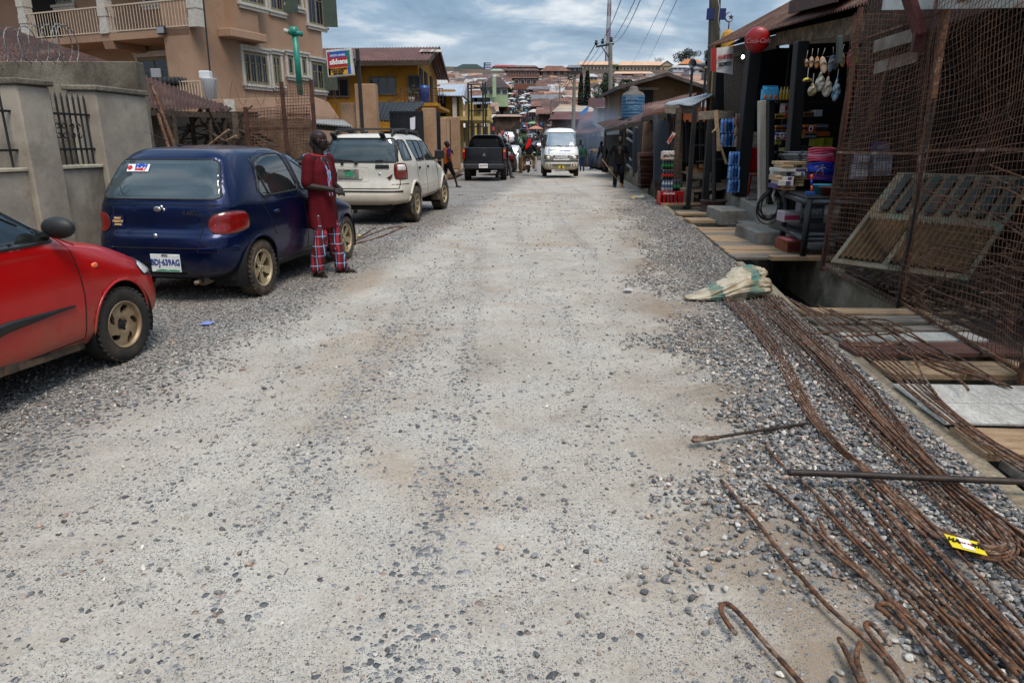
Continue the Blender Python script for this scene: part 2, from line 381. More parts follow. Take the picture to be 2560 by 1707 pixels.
# ---- stones ----
def rock_mesh(name,spots,mat,sub,seed):
 rs=np.random.RandomState(seed)
 base=[]
 for k in range(14):
  bm=bmesh.new();bmesh.ops.create_icosphere(bm,subdivisions=sub,radius=1)
  co=np.array([v.co[:]for v in bm.verts]);fc=np.array([[v.index for v in f.verts]for f in bm.faces]);bm.free()
  # cut planes give angular crushed stone
  for q in range(9):
   d=rs.normal(size=3);d /= np.linalg.norm(d);h=rs.uniform(.32,.72);ex=co@d-h;co=co-np.outer(np.maximum(ex,0),d)*.92
  base.append((co,fc))
 V=[];Fc=[];Cc=[];off=0
 pal=np.array([(.055,.058,.063),(.085,.090,.098),(.13,.134,.14),(.19,.188,.184),(.27,.26,.245),(.37,.35,.32),(.16,.12,.10),(.27,.205,.165),(.22,.20,.175)])
 pw=np.array([.12,.18,.2,.17,.12,.05,.06,.05,.05]);pw /= pw.sum()
 for(x,y,z,r)in spots:
  co,fc=base[rs.randint(14)]
  sc=np.array([rs.uniform(.8,1.3),rs.uniform(.65,1.0),rs.uniform(.40,.75)])*r
  a=rs.uniform(0,6.28);t=rs.normal(0,.3,2)
  Rm=np.array(Matrix.Rotation(a,3,'Z')@Matrix.Rotation(t[0],3,'X')@Matrix.Rotation(t[1],3,'Y'))
  V.append((co*sc)@Rm.T+np.array([x,y,z+sc[2]*.35]));Fc.append(fc+off);off+=len(co)
  Cc.append(np.repeat([pal[rs.choice(9,p=pw)]*np.array([1.08,1.03,.97])*rs.uniform(.95,1.6)],len(co),0))
 V=np.concatenate(V);Fc=np.concatenate(Fc);Cc=np.concatenate(Cc)
 me=bpy.data.meshes.new(name);me.vertices.add(len(V));me.vertices.foreach_set('co',V.ravel());me.loops.add(Fc.size);me.loops.foreach_set('vertex_index',Fc.ravel())
 me.polygons.add(len(Fc));me.polygons.foreach_set('loop_start',np.arange(0,Fc.size,3));me.polygons.foreach_set('loop_total',np.full(len(Fc),3));me.update(calc_edges=True)
 at=me.color_attributes.new('tint','FLOAT_COLOR','POINT');at.data.foreach_set('color',np.concatenate([Cc,np.ones((len(Cc),1))],1).ravel())
 me.materials.append(mat);o=bpy.data.objects.new(name,me);COL.objects.link(o);return o
STONE=M('crushed_stone',(1,1,1),rough=.85,fine=90,attr='tint',bump=.003,bscale=80)
def nn(x,y,s,k=0):return noise.fractal(Vector((x*s,y*s,k)),.6,2,4)
near,far=[],[]
def scatter(y0,y1,dens,rfun,test,jz=0.0):
 y=y0
 A=(y1-y0)*13;cnt=int(A*dens)
 for _ in range(cnt):
  y=RS.uniform(y0,y1);half=.80*y+.8;x0=max(-8,-half);x1=min(edge(y)-.02,half)
  if x1-x0<13 and RS.rand()>(x1-x0)/13:continue
  x=RS.uniform(x0,x1);p=test(x,y)
  if RS.rand()>p:continue
  r=rfun(x,y);(near if y<5.2 else far).append((x,y,gz(x,y)+RS.uniform(0,jz),r))
def packed(x,y):
 e=x-.115*y;q=e+.9*nn(x,y,.8,3)
 return max(0,min(1,(q-.55)/.75))**1.3
def packed_l(x,y):
 e=x-.115*y;return max(0,min(1,(-2.7-e+.7*nn(x,y,.7,8))/.5))
def loose(x,y):
 a=nn(x,y,.55,20);b=nn((x-.115*y)*1.6,y*.10,1.1,31);c=nn(x,y,3.1,5)
 return max(.03,min(1,.13+max(0,a-.02)*1.1+max(0,b-.02)*1.7))*(.35+max(0,c+.25)*1.6)
scatter(1.5,3.6,3100,lambda x,y:.007+.015*RS.rand()**1.6,packed,.012)
scatter(3.6,6.5,2400,lambda x,y:.008+.015*RS.rand()**1.6,packed,.012)
scatter(6.5,11,900,lambda x,y:RS.uniform(.012,.021),packed,.01)
scatter(11,19,260,lambda x,y:RS.uniform(.014,.026),packed,.01)
scatter(3.5,9,900,lambda x,y:RS.uniform(.007,.016),packed_l,.006)
scatter(9,16,220,lambda x,y:RS.uniform(.012,.022),packed_l)
scatter(1.5,4,520,lambda x,y:abs(RS.normal(0,.0065))+.0035,loose)
scatter(1.5,4,2600,lambda x,y:RS.uniform(.0015,.004),loose)
scatter(4,9,210,lambda x,y:abs(RS.normal(0,.007))+.006,loose)
scatter(4,9,420,lambda x,y:RS.uniform(.003,.006),loose)
scatter(9,22,60,lambda x,y:abs(RS.normal(0,.008))+.012,loose)
print('stones',len(near),len(far))
tag(rock_mesh('gravel',near,STONE,2,1),'grey crushed stone lying thick along the right shoulder and loose on the road','gravel',kind='stuff')
tag(rock_mesh('gravel',far,STONE,1,2),'finer looking grey gravel farther up the dusty road and beside the parked cars','gravel',kind='stuff')
# ---------------- vehicles ----------------
BLK=M('black_trim',(.012,.012,.013),(.035,.033,.03),scale=6,rough=.55,lo=.4,hi=.75)
RUB=M('tyre_rubber',(.022,.021,.02),(.095,.075,.055),scale=5,rough=.9,lo=.42,hi=.72,bump=.002,bscale=60)
RUBD=M('dusty_tyre_rubber',(.03,.027,.024),(.17,.125,.085),scale=6,rough=.95,lo=.38,hi=.66,bump=.002,bscale=60)
RIMG=M('dusty_alloy',(.30,.22,.14),(.45,.36,.25),scale=9,rough=.5,metal=.45,lo=.35,hi=.7)
RIMD=M('dusty_champagne_alloy',(.42,.34,.22),(.55,.47,.33),scale=9,rough=.42,metal=.4,lo=.35,hi=.7)
DARK=M('dark_void',(.006,.006,.006),rough=.9)
CLOTHD=M('grey_seat_cloth',(.05,.052,.055),(.09,.09,.095),scale=20,rough=.9)
REDL=M('red_lens',(.27,.012,.008),(.20,.008,.006),scale=30,rough=.2,coat=.4)
ORGL=M('amber_lens',(.75,.20,.02),rough=.15,coat=1)
CLRL=M('clear_lens',(.62,.60,.58),(.8,.78,.75),scale=30,rough=.1,coat=1)
CHROME=M('dull_chrome',(.6,.6,.6),rough=.22,metal=1)
PLW=M('plate_white',(.72,.74,.72),(.62,.64,.62),scale=20,rough=.45)
GLD=glass_mat('tinted_car_glass',(.24,.29,.30),.05,.02,(.14,.16,.16,.08))
GLS=glass_mat('filmed_rear_glass',(.16,.21,.23),.04,.04,(.16,.22,.24,.22))
GLV=glass_mat('windscreen_glass',(.30,.36,.38),.22,.03,(.5,.55,.57,.22))
def pin(p,poly):
 x,y=p;c=False;n=len(poly)
 for i in range(n):
  x1,y1=poly[i];x2,y2=poly[(i+1)%n]
  if(y1>y)!=(y2>y)and x<(x2-x1)*(y-y1)/(y2-y1)+x1:c=not c
 return c
def near_poly(p,poly):
 best=None;bd=1e9;p=Vector(p)
 for i in range(len(poly)):
  a,b=Vector(poly[i]),Vector(poly[(i+1)%len(poly)]);d=b-a
  t=max(0,min(1,(p-a).dot(d)/max(d.length_squared,1e-9)));q=a+d*t;r=(p-q).length
  if r<bd:bd=r;best=q
 return bd,best
def round_poly(poly,r=.05,n=4):
 out=[]
 for i in range(len(poly)):
  a,b,c=Vector(poly[i-1]),Vector(poly[i]),Vector(poly[(i+1)%len(poly)])
  r1=min(r,(a-b).length*.45,(c-b).length*.45);p=b+(a-b).normalized()*r1;q=b+(c-b).normalized()*r1
  for k in range(n+1):
   t=k/n;v=p*(1-t)**2+b*2*t*(1-t)+q*t*t;out.append((v.x,v.y))
 return out
class Car:
 def __init__(s,rings,NA=300,sub=9):
  # ring: (y_front, z_front, y_rear, z_rear, half width, exponent, z power)
  K=len(rings);T=[]
  for i in range((K-1)*sub+1):T.append(catmull(rings,i/((K-1)*sub)))
  s.NA=NA;s.rows=len(T);V=[]
  for(yf,zf,yr,zr,w_,e_,pw)in T:
   w_=max(w_,.004);yc=(yf+yr)/2;a=max((yf-yr)/2,.004);dense=[]
   e_=max(2,e_)
   for k in range(1441):
    t=2*math.pi*k/1440-math.pi/2;cx,sx=math.cos(t),math.sin(t)
    dense.append((w_*math.copysign(abs(cx)**(2/e_),cx),yc+a*math.copysign(abs(sx)**(2/e_),sx)))
   D=np.array(dense);seg=np.r_[0,np.cumsum(np.linalg.norm(np.diff(D,axis=0),axis=1))];q=np.linspace(0,seg[-1],NA+1)[:-1]
   X=np.interp(q,seg,D[:,0]);Y=np.interp(q,seg,D[:,1])
   for x,y in zip(X,Y):
    u=max(0,min(1,(y-yr)/max(yf-yr,1e-6)));V.append([x,y,zr+(zf-zr)*u**max(pw,.2)])
  s.V=V;s.F=[(j*NA+i,j*NA+(i+1)%NA,(j+1)*NA+(i+1)%NA,(j+1)*NA+i)for j in range(s.rows-1)for i in range(NA)]
  s.region=[0]*len(s.F);s.ymid=(rings[0][0]+rings[0][2])/2
  s.bvh()
 def bvh(s):s.B=BVHTree.FromPolygons([Vector(v)for v in s.V],s.F)
 def hit(s,kind,a,b,sd=1):
  if kind=='side':o,d=Vector((3*sd,a,b)),Vector((-sd,0,0))
  elif kind=='rear':o,d=Vector((a,-8,b)),Vector((0,1,0))
  elif kind=='front':o,d=Vector((a,8,b)),Vector((0,-1,0))
  else:o,d=Vector((a,b,5)),Vector((0,0,-1))
  h=s.B.ray_cast(o,d)
  if h[0]is None:h=s.B.find_nearest(o+d*2.2)
  n=h[1];n=-n if n.dot(d)>0 else n
  return h[0],n
 def onside(s,kind,v,n_=None,sd=1):
  if kind=='side':return v[0]*sd>.45
  return True
 def cut(s,kind,poly,reg,sd=1,ylim=None,zmin=None):
  # snap surface vertices to the outline, then give the faces inside it to another part
  c={'side':(1,2),'rear':(0,2),'front':(0,2),'top':(0,1)}[kind]
  xs_=[p[0]for p in poly];ys_=[p[1]for p in poly];x0,x1,y0,y1=min(xs_)-.06,max(xs_)+.06,min(ys_)-.06,max(ys_)+.06
  ymid=s.ymid if ylim is None else ylim
  def ok(v):
   if kind=='side' and v[0]*sd<.35:return False
   if kind=='rear' and v[1]>ymid:return False
   if kind=='front' and v[1]<ymid:return False
   if kind=='top' and v[2]<(zmin or .8):return False
   return x0<=v[c[0]]<=x1 and y0<=v[c[1]]<=y1
  NA=s.NA;cell=.016
  for v in s.V:
   if ok(v):
    d,q=near_poly((v[c[0]],v[c[1]]),poly)
    if d<cell:v[c[0]],v[c[1]]=q.x,q.y
  for i,f in enumerate(s.F):
   m_=[sum(s.V[k][j]for k in f)/4 for j in range(3)]
   if ok(m_)and s.region[i]==0 and pin((m_[c[0]],m_[c[1]]),poly):s.region[i]=reg
 def part(s,regs,name,mat,parent,off=0.0,sd=0):
  if name=='side_window' and not sd:return[s.part(regs,name,mat,parent,off,q)for q in(1,-1)]
  fs=[f for f,r in zip(s.F,s.region)if r in regs and(not sd or s.V[f[0]][0]*sd>0)]
  if not fs:return None
  used=sorted({k for f in fs for k in f});mp_={k:i for i,k in enumerate(used)}
  me=bpy.data.meshes.new(name);me.from_pydata([s.V[k]for k in used],[],[tuple(mp_[k]for k in f)for f in fs]);me.materials.append(mat)
  bm=bmesh.new();bm.from_mesh(me);bmesh.ops.remove_doubles(bm,verts=bm.verts,dist=.0004);bm.normal_update()
  cn=Vector((0,s.ymid,.7));tot=sum((f.normal.dot(f.calc_center_median()-cn)for f in bm.faces))
  if tot<0:bmesh.ops.reverse_faces(bm,faces=bm.faces);bm.normal_update()
  if off:
   for v in bm.verts:v.co+=v.normal*off
  bm.to_mesh(me);bm.free();me.polygons.foreach_set('use_smooth',[True]*len(me.polygons));me.update()
  o=bpy.data.objects.new(name,me);COL.objects.link(o);o.parent=parent;return o
 def line(s,kind,pts,r=.006,sd=1,close=False,off=.0,mb=None,n=5,step=.05):
  mb=mb or MB();mb.sm=True;q=[]
  P_=list(pts)+([pts[0]]if close else[])
  for a,b in zip(P_,P_[1:]):
   k=max(1,int(math.dist(a,b)/step))
   for i in range(k):q.append((a[0]+(b[0]-a[0])*i/k,a[1]+(b[1]-a[1])*i/k))
  q.append(P_[-1]);w_=[]
  for a,b in q:
   h,nrm=s.hit(kind,a,b,sd);w_.append(h+nrm*off)
  mb.tube(w_,r,n);return mb
 def decal(s,kind,poly,name,mat,parent,sd=1,off=.006,thick=.02,res=.04):
  # a raised panel that follows the surface
  xs_=[p[0]for p in poly];ys_=[p[1]for p in poly];mb=MB();mb.sm=False
  tri=tessellate_polygon([[Vector((a,b,0))for a,b in poly]]);pts=[]
  for a,b in poly:
   h,nrm=s.hit(kind,a,b,sd);pts.append((h,nrm))
  n=len(pts);vs=[h+nrm*off for h,nrm in pts]+[h-nrm*thick for h,nrm in pts]
  mb.add(vs,[tuple(t)for t in tri]+[(i,(i+1)%n,(i+1)%n+n,i+n)for i in range(n)]);return mb.build(name,mat,parent)
def wrap_panel(car,corners,name,mat,parent,yc,off=.012,nu=14,nv=10,front=False,sq=.2):
 # lens that wraps round a corner; corners are (angle from straight back, z): BL, BR, TR, TL
 vs=[];mb=MB();mb.sm=True
 for i in range(nu+1):
  for j in range(nv+1):
   U,V_=2*i/nu-1,2*j/nv-1;u=(U*math.sqrt(1-sq*V_*V_)+1)/2;v=(V_*math.sqrt(1-sq*U*U)+1)/2
   a=(corners[0][0]*(1-u)+corners[1][0]*u)*(1-v)+(corners[3][0]*(1-u)+corners[2][0]*u)*v
   z=(corners[0][1]*(1-u)+corners[1][1]*u)*(1-v)+(corners[3][1]*(1-u)+corners[2][1]*u)*v
   d=Vector((math.sin(a),-math.cos(a)*(-1 if front else 1),0));o=Vector((0,yc,z))+d*4
   h=car.B.ray_cast(o,-d)[0]
   if h is None:h=car.B.find_nearest(Vector((0,yc,z))+d)[0]
   e=1-max(abs(U),abs(V_))**5;vs.append(h+d*(off*e+.003))
 for i in range(nu):
  for j in range(nv):mb.f.append((i*(nv+1)+j,(i+1)*(nv+1)+j,(i+1)*(nv+1)+j+1,i*(nv+1)+j+1));mb.mi.append(0);mb.smooth.append(True)
 mb.v=[tuple(v)for v in vs];o=mb.build(name,mat,parent)
 bd=[j for j in range(nv+1)]+[i*(nv+1)+nv for i in range(1,nu+1)]+[nu*(nv+1)+j for j in range(nv-1,-1,-1)]+[i*(nv+1)for i in range(nu)][::-1]
 m2=MB();m2.sm=True;m2.tube([vs[k]for k in bd],.006,5);m2.build('lens_surround',BLK,o)
 return o
def bar_path(c,kind,pts,w_,off,name,mat,parent,sd=1):
 q=[c.hit(kind,a,b,sd)for a,b in pts];mb=MB()
 for(a,an),(b,bn)in zip(q,q[1:]):mb.beam(a+an*off,b+bn*off,.03,w_,up=(0,0,1))
 return mb.build(name,mat,parent,bevel=.006)
def wheel(parent,loc,R,W,side,rimr,style,rubm,rimm,steer=0.0,name='wheel',holes=5):
 # axis along x; side +1 = right side of the car (outer face at +x)
 wo=bpy.data.objects.new(name,None);COL.objects.link(wo);wo.parent=parent;wo.location=loc;wo.rotation_euler=(0,0,steer)
 A=Matrix.Rotation(math.pi/2*side,3,'Y');h=W/2
 mb=MB();mb.sm=True
 prof=[(rimr-.012,-h*.8),(rimr+.01,-h*.98),(R*.86,-h*1.04),(R*.955,-h*.93),(R*.992,-h*.72)]
 for g in(-.45,-.12,.2,.5):prof+=[(R,h*g-.004),(R-.009,h*g),(R-.009,h*g+.008),(R,h*g+.012)]
 prof+=[(R*.992,h*.74),(R*.955,h*.93),(R*.86,h*1.04),(rimr+.012,h*.99),(rimr-.004,h*.9)]
 mb.lathe(prof,n=48,R=A,cap=False)
 for k in range(36):       # shoulder tread blocks
  a=2*math.pi*k/36
  for zz_ in(-h*.84,h*.84):
   c_=A@Vector((R*.978*math.cos(a),R*.978*math.sin(a),zz_));t=A@Vector((-math.sin(a),math.cos(a),0));x=A@Vector((0,0,1));rr=t.cross(x)
   mb.box(c_,(R*.10,W*.14,R*.035),Matrix((t,x,rr)).transposed())
 mb.build('tyre',rubm,wo)
 # rim barrel + face built as a polar grid with holes left open
 mb=MB();mb.sm=True
 nr,na=14,120;hub=.028
 def dish(r):
  q=r/rimr
  if style=='swirl':return h*(.62+.12*math.sin(q*2.6)-.10*(q<.28))
  if style=='star':return h*(.52+.34*q**2)
  return h*(.45+.4*q)
 vs=[];fs=[]
 for i in range(nr+1):
  r=hub+(rimr*.9-hub)*i/nr
  for k in range(na):a=2*math.pi*k/na;vs.append(A@Vector((r*math.cos(a),r*math.sin(a),dish(r))))
 for i in range(nr):
  r=(hub+(rimr*.9-hub)*(i+.5)/nr)/rimr
  for k in range(na):
   a=(k+.5)/na*holes;
   if style=='swirl':
    a+=(r-.5)*.9;fr=a-math.floor(a);hole=.50<r<.86 and abs(fr-.5)<.20*math.sin((r-.50)/.36*math.pi)**.5+.0
   elif style=='star':
    fr=a-math.floor(a);hole=.30<r<.86 and abs(fr-.5)<.30*(r/.86)**.8 and not(abs(fr-.5)<0.0)
   else:
    fr=a-math.floor(a);hole=.38<r<.84 and abs(fr-.5)<.26
   if not hole:fs.append((i*na+k,i*na+(k+1)%na,(i+1)*na+(k+1)%na,(i+1)*na+k))
 mb.add(vs,fs)
 vs2=[v-(A@Vector((0,0,h*.22)))for v in vs];mb.add(vs2,fs)
 mb.lathe([(rimr*.9,dish(rimr*.9)),(rimr*.94,h*.95),(rimr*1.0,h*1.0),(rimr*1.01,h*.93),(rimr*.93,h*.8),(rimr*.9,h*.2),(rimr*.88,-h*.8)],n=48,R=A,cap=False)
 mb.build('rim',rimm,wo)
 mb=SMB();mb.lathe([(rimr*.86,-h*.2),(rimr*.86,-h*.1),(.0,-h*.1)],n=24,R=A,cap=False);mb.build('brake_drum',DARK,wo)
 mb=SMB();mb.lathe([(hub*1.25,dish(.03)-.01),(hub*1.2,dish(.03)+.008),(hub*.6,dish(.03)+.014),(0,dish(.03)+.014)],n=20,R=A,cap=False)
 for k in range(4 if holes==5 and style=='swirl' else 5):
  a=k*2*math.pi/(4 if style=='swirl' else 5)+.4;c_=Vector((rimr*.24*math.cos(a),rimr*.24*math.sin(a),dish(.03)-.004));mb.lathe([(.010,0),(.010,.014),(0,.014)],c=A@c_,n=8,R=A,cap=False)
 mb.build('hub_cap',DARK if style=='swirl' else rimm,wo)
 return wo
def arch(car,y,z,R,mat,parent,sides=(1,-1),lip=.012,flat=False,name='wheel_arch_lip',a0=-18,a1=198):
 for sd in sides:
  mb=SMB();q=[]
  for k in range(31):
   a=rad(a0+(a1-a0)*k/30);h,n_=car.hit('side',y+R*math.cos(a),z+R*math.sin(a),sd);q.append(h+Vector((sd*.002,0,0)))
  mb.tube(q,lip,6);mb.build(name,mat,parent)
  mb=SMB();vs=[];nn_=24
  for k in range(nn_+1):
   a=rad(-25+230*k/nn_);vs+=[(sd*(abs(q[15].x)-.01),y+(R+.012)*math.cos(a),z+(R+.012)*math.sin(a)),(sd*.42,y+(R+.012)*math.cos(a),z+(R+.012)*math.sin(a))]
  mb.add(vs,[(2*k,2*k+2,2*k+3,2*k+1)for k in range(nn_)]);mb.build('wheel_well',DARK,parent)
def seats(parent,rows,z=.55,h=.62,xs=(-.36,.36),tilt=-.25):
 for y in rows:
  for x in xs:
   mb=MB();mb.sm=True
   mb.box((x,y+.22,z-.08),(.5,.5,.14));mb.box((x,y,z+.22),(.48,.14,h),Matrix.Rotation(tilt*-1,3,'X'));mb.box((x,y-.13,z+h*.93),(.27,.09,.17),Matrix.Rotation(tilt*-1,3,'X'))
   o=mb.build('seat',CLOTHD,parent,bevel=.03)
def seals(car,kind,poly,parent,mat,sd=1,r=.010):
 car.line(kind,poly,r,sd,close=True,off=-.001).build('window_seal',mat,parent)
# ----- blue hatchback -----
def sheet_paint(name,c,c2,dust=None,rough=.28,lo=.45,hi=.7):
 m=M(name,c,c2,scale=2.2,rough=rough,coat=.35,metal=.0,lo=lo,hi=hi,fine=None,spec=.35)
 if dust:   # road dirt low down on the body: lies by height on the object
  T=m.node_tree;n=T.nodes;l=T.links;b=n['Principled BSDF'];src=b.inputs['Base Color'].links[0].from_socket
  t=n.new('ShaderNodeTexCoord');s_=n.new('ShaderNodeSeparateXYZ');l.new(t.outputs['Object'],s_.inputs[0])
  ns_=n.new('ShaderNodeTexNoise');ns_.inputs['Scale'].default_value=7;ns_.inputs['Detail'].default_value=8;ns_.inputs['Roughness'].default_value=.7;l.new(t.outputs['Object'],ns_.inputs[0])
  ad=n.new('ShaderNodeMath');ad.operation='MULTIPLY_ADD';ad.inputs[1].default_value=-.5;l.new(ns_.outputs[0],ad.inputs[0]);l.new(s_.outputs[2],ad.inputs[2])
  mr=n.new('ShaderNodeMapRange');mr.inputs[1].default_value=dust[4]-.25;mr.inputs[2].default_value=dust[3]-.25;mr.inputs[3].default_value=0;mr.inputs[4].default_value=dust[5];l.new(ad.outputs[0],mr.inputs[0])
  mm=n.new('ShaderNodeMix');mm.data_type='RGBA';l.new(mr.outputs[0],mm.inputs[0]);l.new(src,mm.inputs[6]);mm.inputs[7].default_value=(*dust[:3],1);l.new(mm.outputs[2],b.inputs['Base Color'])
  m2=n.new('ShaderNodeMapRange');m2.inputs[3].default_value=rough;m2.inputs[4].default_value=.75;l.new(mr.outputs[0],m2.inputs[0]);l.new(m2.outputs[0],b.inputs['Roughness'])
  m3=n.new('ShaderNodeMapRange');m3.inputs[3].default_value=.35;m3.inputs[4].default_value=0;l.new(mr.outputs[0],m3.inputs[0]);l.new(m3.outputs[0],b.inputs['Coat Weight'])
  if 'blue' in name:[l.remove(x)for x in list(b.inputs['Coat Weight'].links)];b.inputs['Coat Weight'].default_value=.35
 return m
BLUE=sheet_paint('dark_blue_paint',(.004,.020,.085),(.005,.025,.105),(.10,.09,.08,.20,.45,.5),rough=.3);BLUE.node_tree.nodes['Principled BSDF'].inputs['Metallic'].default_value=.62
RED=sheet_paint('red_paint',(.44,.002,.004),(.36,.002,.003),(.24,.13,.075,.12,.55,.75),rough=.3)
WHT=sheet_paint('cream_white_paint',(.62,.595,.54),(.54,.51,.45),(.34,.26,.17,.35,.85,.8),rough=.35)
NAVY=sheet_paint('near_black_navy_paint',(.006,.008,.016),(.012,.014,.022),(.06,.05,.045,.4,.9,.6),rough=.3)
VAN=sheet_paint('white_van_paint',(.72,.73,.72),(.64,.65,.63),(.42,.33,.20,.45,.85,.85),rough=.35)
MRN=sheet_paint('dark_maroon_paint',(.05,.006,.008),(.03,.004,.006),(.10,.07,.05,.3,.6,.6),rough=.3)
PALE=sheet_paint('faded_white_paint',(.55,.56,.57),(.48,.49,.5),(.3,.25,.2,.3,.6,.6),rough=.4)
def place(root,pr,pf,wb,track_half):
 # put the car so that its right rear / front wheel contacts lie at the ground points pr, pf
 d=(pf-pr).normalized();rz=math.atan2(-d.x,d.y);c_=(pr+pf)/2;rt=Vector((d.y,-d.x,0));c_=c_-rt*track_half
 root.location=(c_.x,c_.y,0);root.rotation_euler=(0,0,rz)
def hatch():
 t=thing('hatchback_car','dark blue hatchback parked facing away, white sticker on its rear window','car',group=None)
 # yf, zf, yr, zr, w, e, p
 R_=[(1.70,.22,-1.68,.26,.70,5,1),(1.80,.30,-1.76,.34,.79,6,1),(1.83,.46,-1.80,.50,.825,6,1),(1.80,.60,-1.785,.64,.83,6,1),
    (1.72,.70,-1.715,.74,.825,6,1.6),(1.20,.84,-1.69,.88,.805,6.5,3),(.95,.92,-1.66,.96,.785,7,2),(.62,1.14,-1.56,1.14,.71,7.5,1),
    (.28,1.34,-1.42,1.33,.615,7,1),(.02,1.435,-1.30,1.435,.54,5.5,1),(-.10,1.475,-1.16,1.475,.42,4,1),(-.4,1.50,-.8,1.50,.02,2.5,1)]
 c=Car(R_,NA=420,sub=12)
 wy,wz=(1.185,-1.185),.295
 for y in wy:
  circ=[(y+.335*math.cos(rad(a)),wz+.335*math.sin(rad(a)))for a in range(0,360,10)]
  for sd in(1,-1):c.cut('side',circ,9,sd)
 rearw=round_poly([(-.60,1.005),(.60,1.005),(.645,1.03),(.53,1.365),(-.53,1.365),(-.645,1.03)],.07);c.cut('rear',rearw,2,ylim=-1.1)
 rdoor=round_poly([(-.10,1.005),(-.985,.995),(-1.02,1.05),(-.82,1.345),(-.55,1.405),(-.14,1.405)],.07)
 fdoor=round_poly([(-.03,1.005),(.86,.975),(.52,1.20),(.18,1.37),(-.03,1.405)],.05)
 for sd in(1,-1):c.cut('side',rdoor,3,sd);c.cut('side',fdoor,3,sd)
 c.cut('front',round_poly([(-.66,1.0),(.66,1.0),(.52,1.37),(-.52,1.37)],.06),4,ylim=.1)
 for sd in(1,-1):
  wrap_panel(c,[(sd*.56,.675),(sd*1.03,.70),(sd*1.00,.905),(sd*.58,.885)],'tail_light',REDL,t,-.85,off=.022,sq=.36)
 c.part([0],'body',BLUE,t);c.part([2],'rear_window',GLS,t,off=-.003);c.part([3],'side_window',GLD,t,off=-.003);c.part([4],'windscreen',GLV,t)
 seals(c,'rear',rearw,t,BLK,r=.012)
 for sd in(1,-1):
  seals(c,'side',rdoor,t,BLK,sd,.011);seals(c,'side',fdoor,t,BLK,sd,.011)
  c.line('side',[(-.83,.995),(-.90,1.38)],.011,sd).build('window_divider',BLK,t)
  g=c.line('side',[(-.07,1.41),(-.07,.95),(-.06,.33)],.0045,sd);c.line('side',[(-1.01,1.02),(-1.03,.90),(-.93,.75),(-.86,.60)],.0045,sd,mb=g);c.line('side',[(-.83,.35),(.82,.33)],.004,sd,mb=g)
  c.line('side',[(.9,.96),(.86,.40)],.0045,sd,mb=g);c.line('side',[(-1.72,.955),(.9,.93)],.003,sd,mb=g)
  c.line('side',[(-1.06,1.04),(-.86,1.38),(-.56,1.44),(.1,1.44),(.55,1.24),(.95,.97)],.0035,sd,mb=g);g.build('panel_gap',DARK,t)
  for y in(-.80,.06):
   h,n_=c.hit('side',y,.83,sd);mb=SMB();mb.ell(h+n_*.012,(.024,.075,.02),12);mb.build('door_handle',BLUE,t)
  # black lower sill
  bar_path(c,'side',[(-.84,.27),(.85,.27)],.05,.0,'sill',BLK,t,sd)
  mb=SMB();h,n_=c.hit('side',.66,1.0,sd);mb.ell(h+Vector((sd*.10,.02,.03)),(.10,.055,.065),12);mb.build('mirror',BLUE,t)
 g=c.line('rear',[(-.66,.955),(.66,.955)],.005);
 c.line('rear',[(.60,.56),(-.60,.56)],.006,mb=g);c.line('rear',[(.50,.62),(.60,.56)],.005,mb=g);c.line('rear',[(-.50,.62),(-.60,.56)],.005,mb=g)
 for sd in(1,-1):c.line('rear',[(sd*.66,.955),(sd*.49,.93),(sd*.48,.62)],.0045,mb=g)
 g.build('tailgate_gap',DARK,t)
 for sd in(1,-1):
  bar_path(c,'rear',[(sd*.46,.545),(sd*.62,.545),(sd*.76,.55)],.05,.004,'bumper_strip',BLUE,t)
 c.decal('rear',round_poly([(-.16,.42),(.28,.42),(.28,.30),(-.16,.30)],.02),'plate_recess',DARK,t,off=.002)
 mb=MB();h,n_=c.hit('rear',.10,.42);mb.box((.10,h.y-.018,.42),(.32,.012,.17));pl=mb.build('licence_plate',PLW,t,bevel=.003)
 y=h.y-.026
 lettering('lettering','BDJ·639AG',.082,M('plate_blue',(.02,.06,.28),rough=.5),pl,facing((.10,y,.425),(0,-1,0)),bold=.002,xs=.82)
 lettering('lettering','OYO',.03,DARK,pl,facing((.10,y,.492),(0,-1,0)),bold=.001)
 mb=MB();mb.prism([(-.025,y,.342),(.25,y,.342),(.25,y,.353),(.18,y,.360),(.12,y,.355),(.07,y,.362),(0,y,.354)],(0,.004,0));mb.build('plate_motif',M('plate_green',(.02,.25,.12),(.1,.4,.25),scale=20),pl)
 # stickers
 h,n_=c.hit('rear',-.30,1.285);n_=Vector((0,n_.y,n_.z)).normalized();F_=facing(h+n_*.010,n_)
 mb=MB();R3=F_.to_3x3();mb.box(h+n_*.006,(.24,.085,.004),R3);s_=mb.build('window_sticker',M('sticker_white',(.75,.76,.78),rough=.5),t);s_['label']='white sticker reading MFM FAMILY'
 lettering('lettering','MFM',.052,M('sticker_blue',(.02,.12,.5)),s_,F_@Matrix.Translation((.03,.020,0)),bold=.003,xs=1.25);lettering('lettering','FAMILY',.04,M('sticker_red',(.55,.03,.03)),s_,F_@Matrix.Translation((.03,-.020,0)),bold=.002,xs=.95)
 mb=MB();mb.lathe([(.026,0),(.026,.003),(0,.003)],c=F_@Vector((-.09,0,0)),n=16,R=R3,cap=False);mb.build('sticker_disc',M('sticker_red',(.55,.03,.03)),s_)
 h,n_=c.hit('rear',-.44,.80);F_=facing(h+n_*.012,n_);R3=F_.to_3x3()
 mb=MB();mb.box(h+n_*.007,(.15,.115,.004),R3);s_=mb.build('tailgate_sticker',M('sticker_navy',(.01,.02,.09),rough=.4),t)
 YL=M('sticker_gold',(.7,.5,.25))
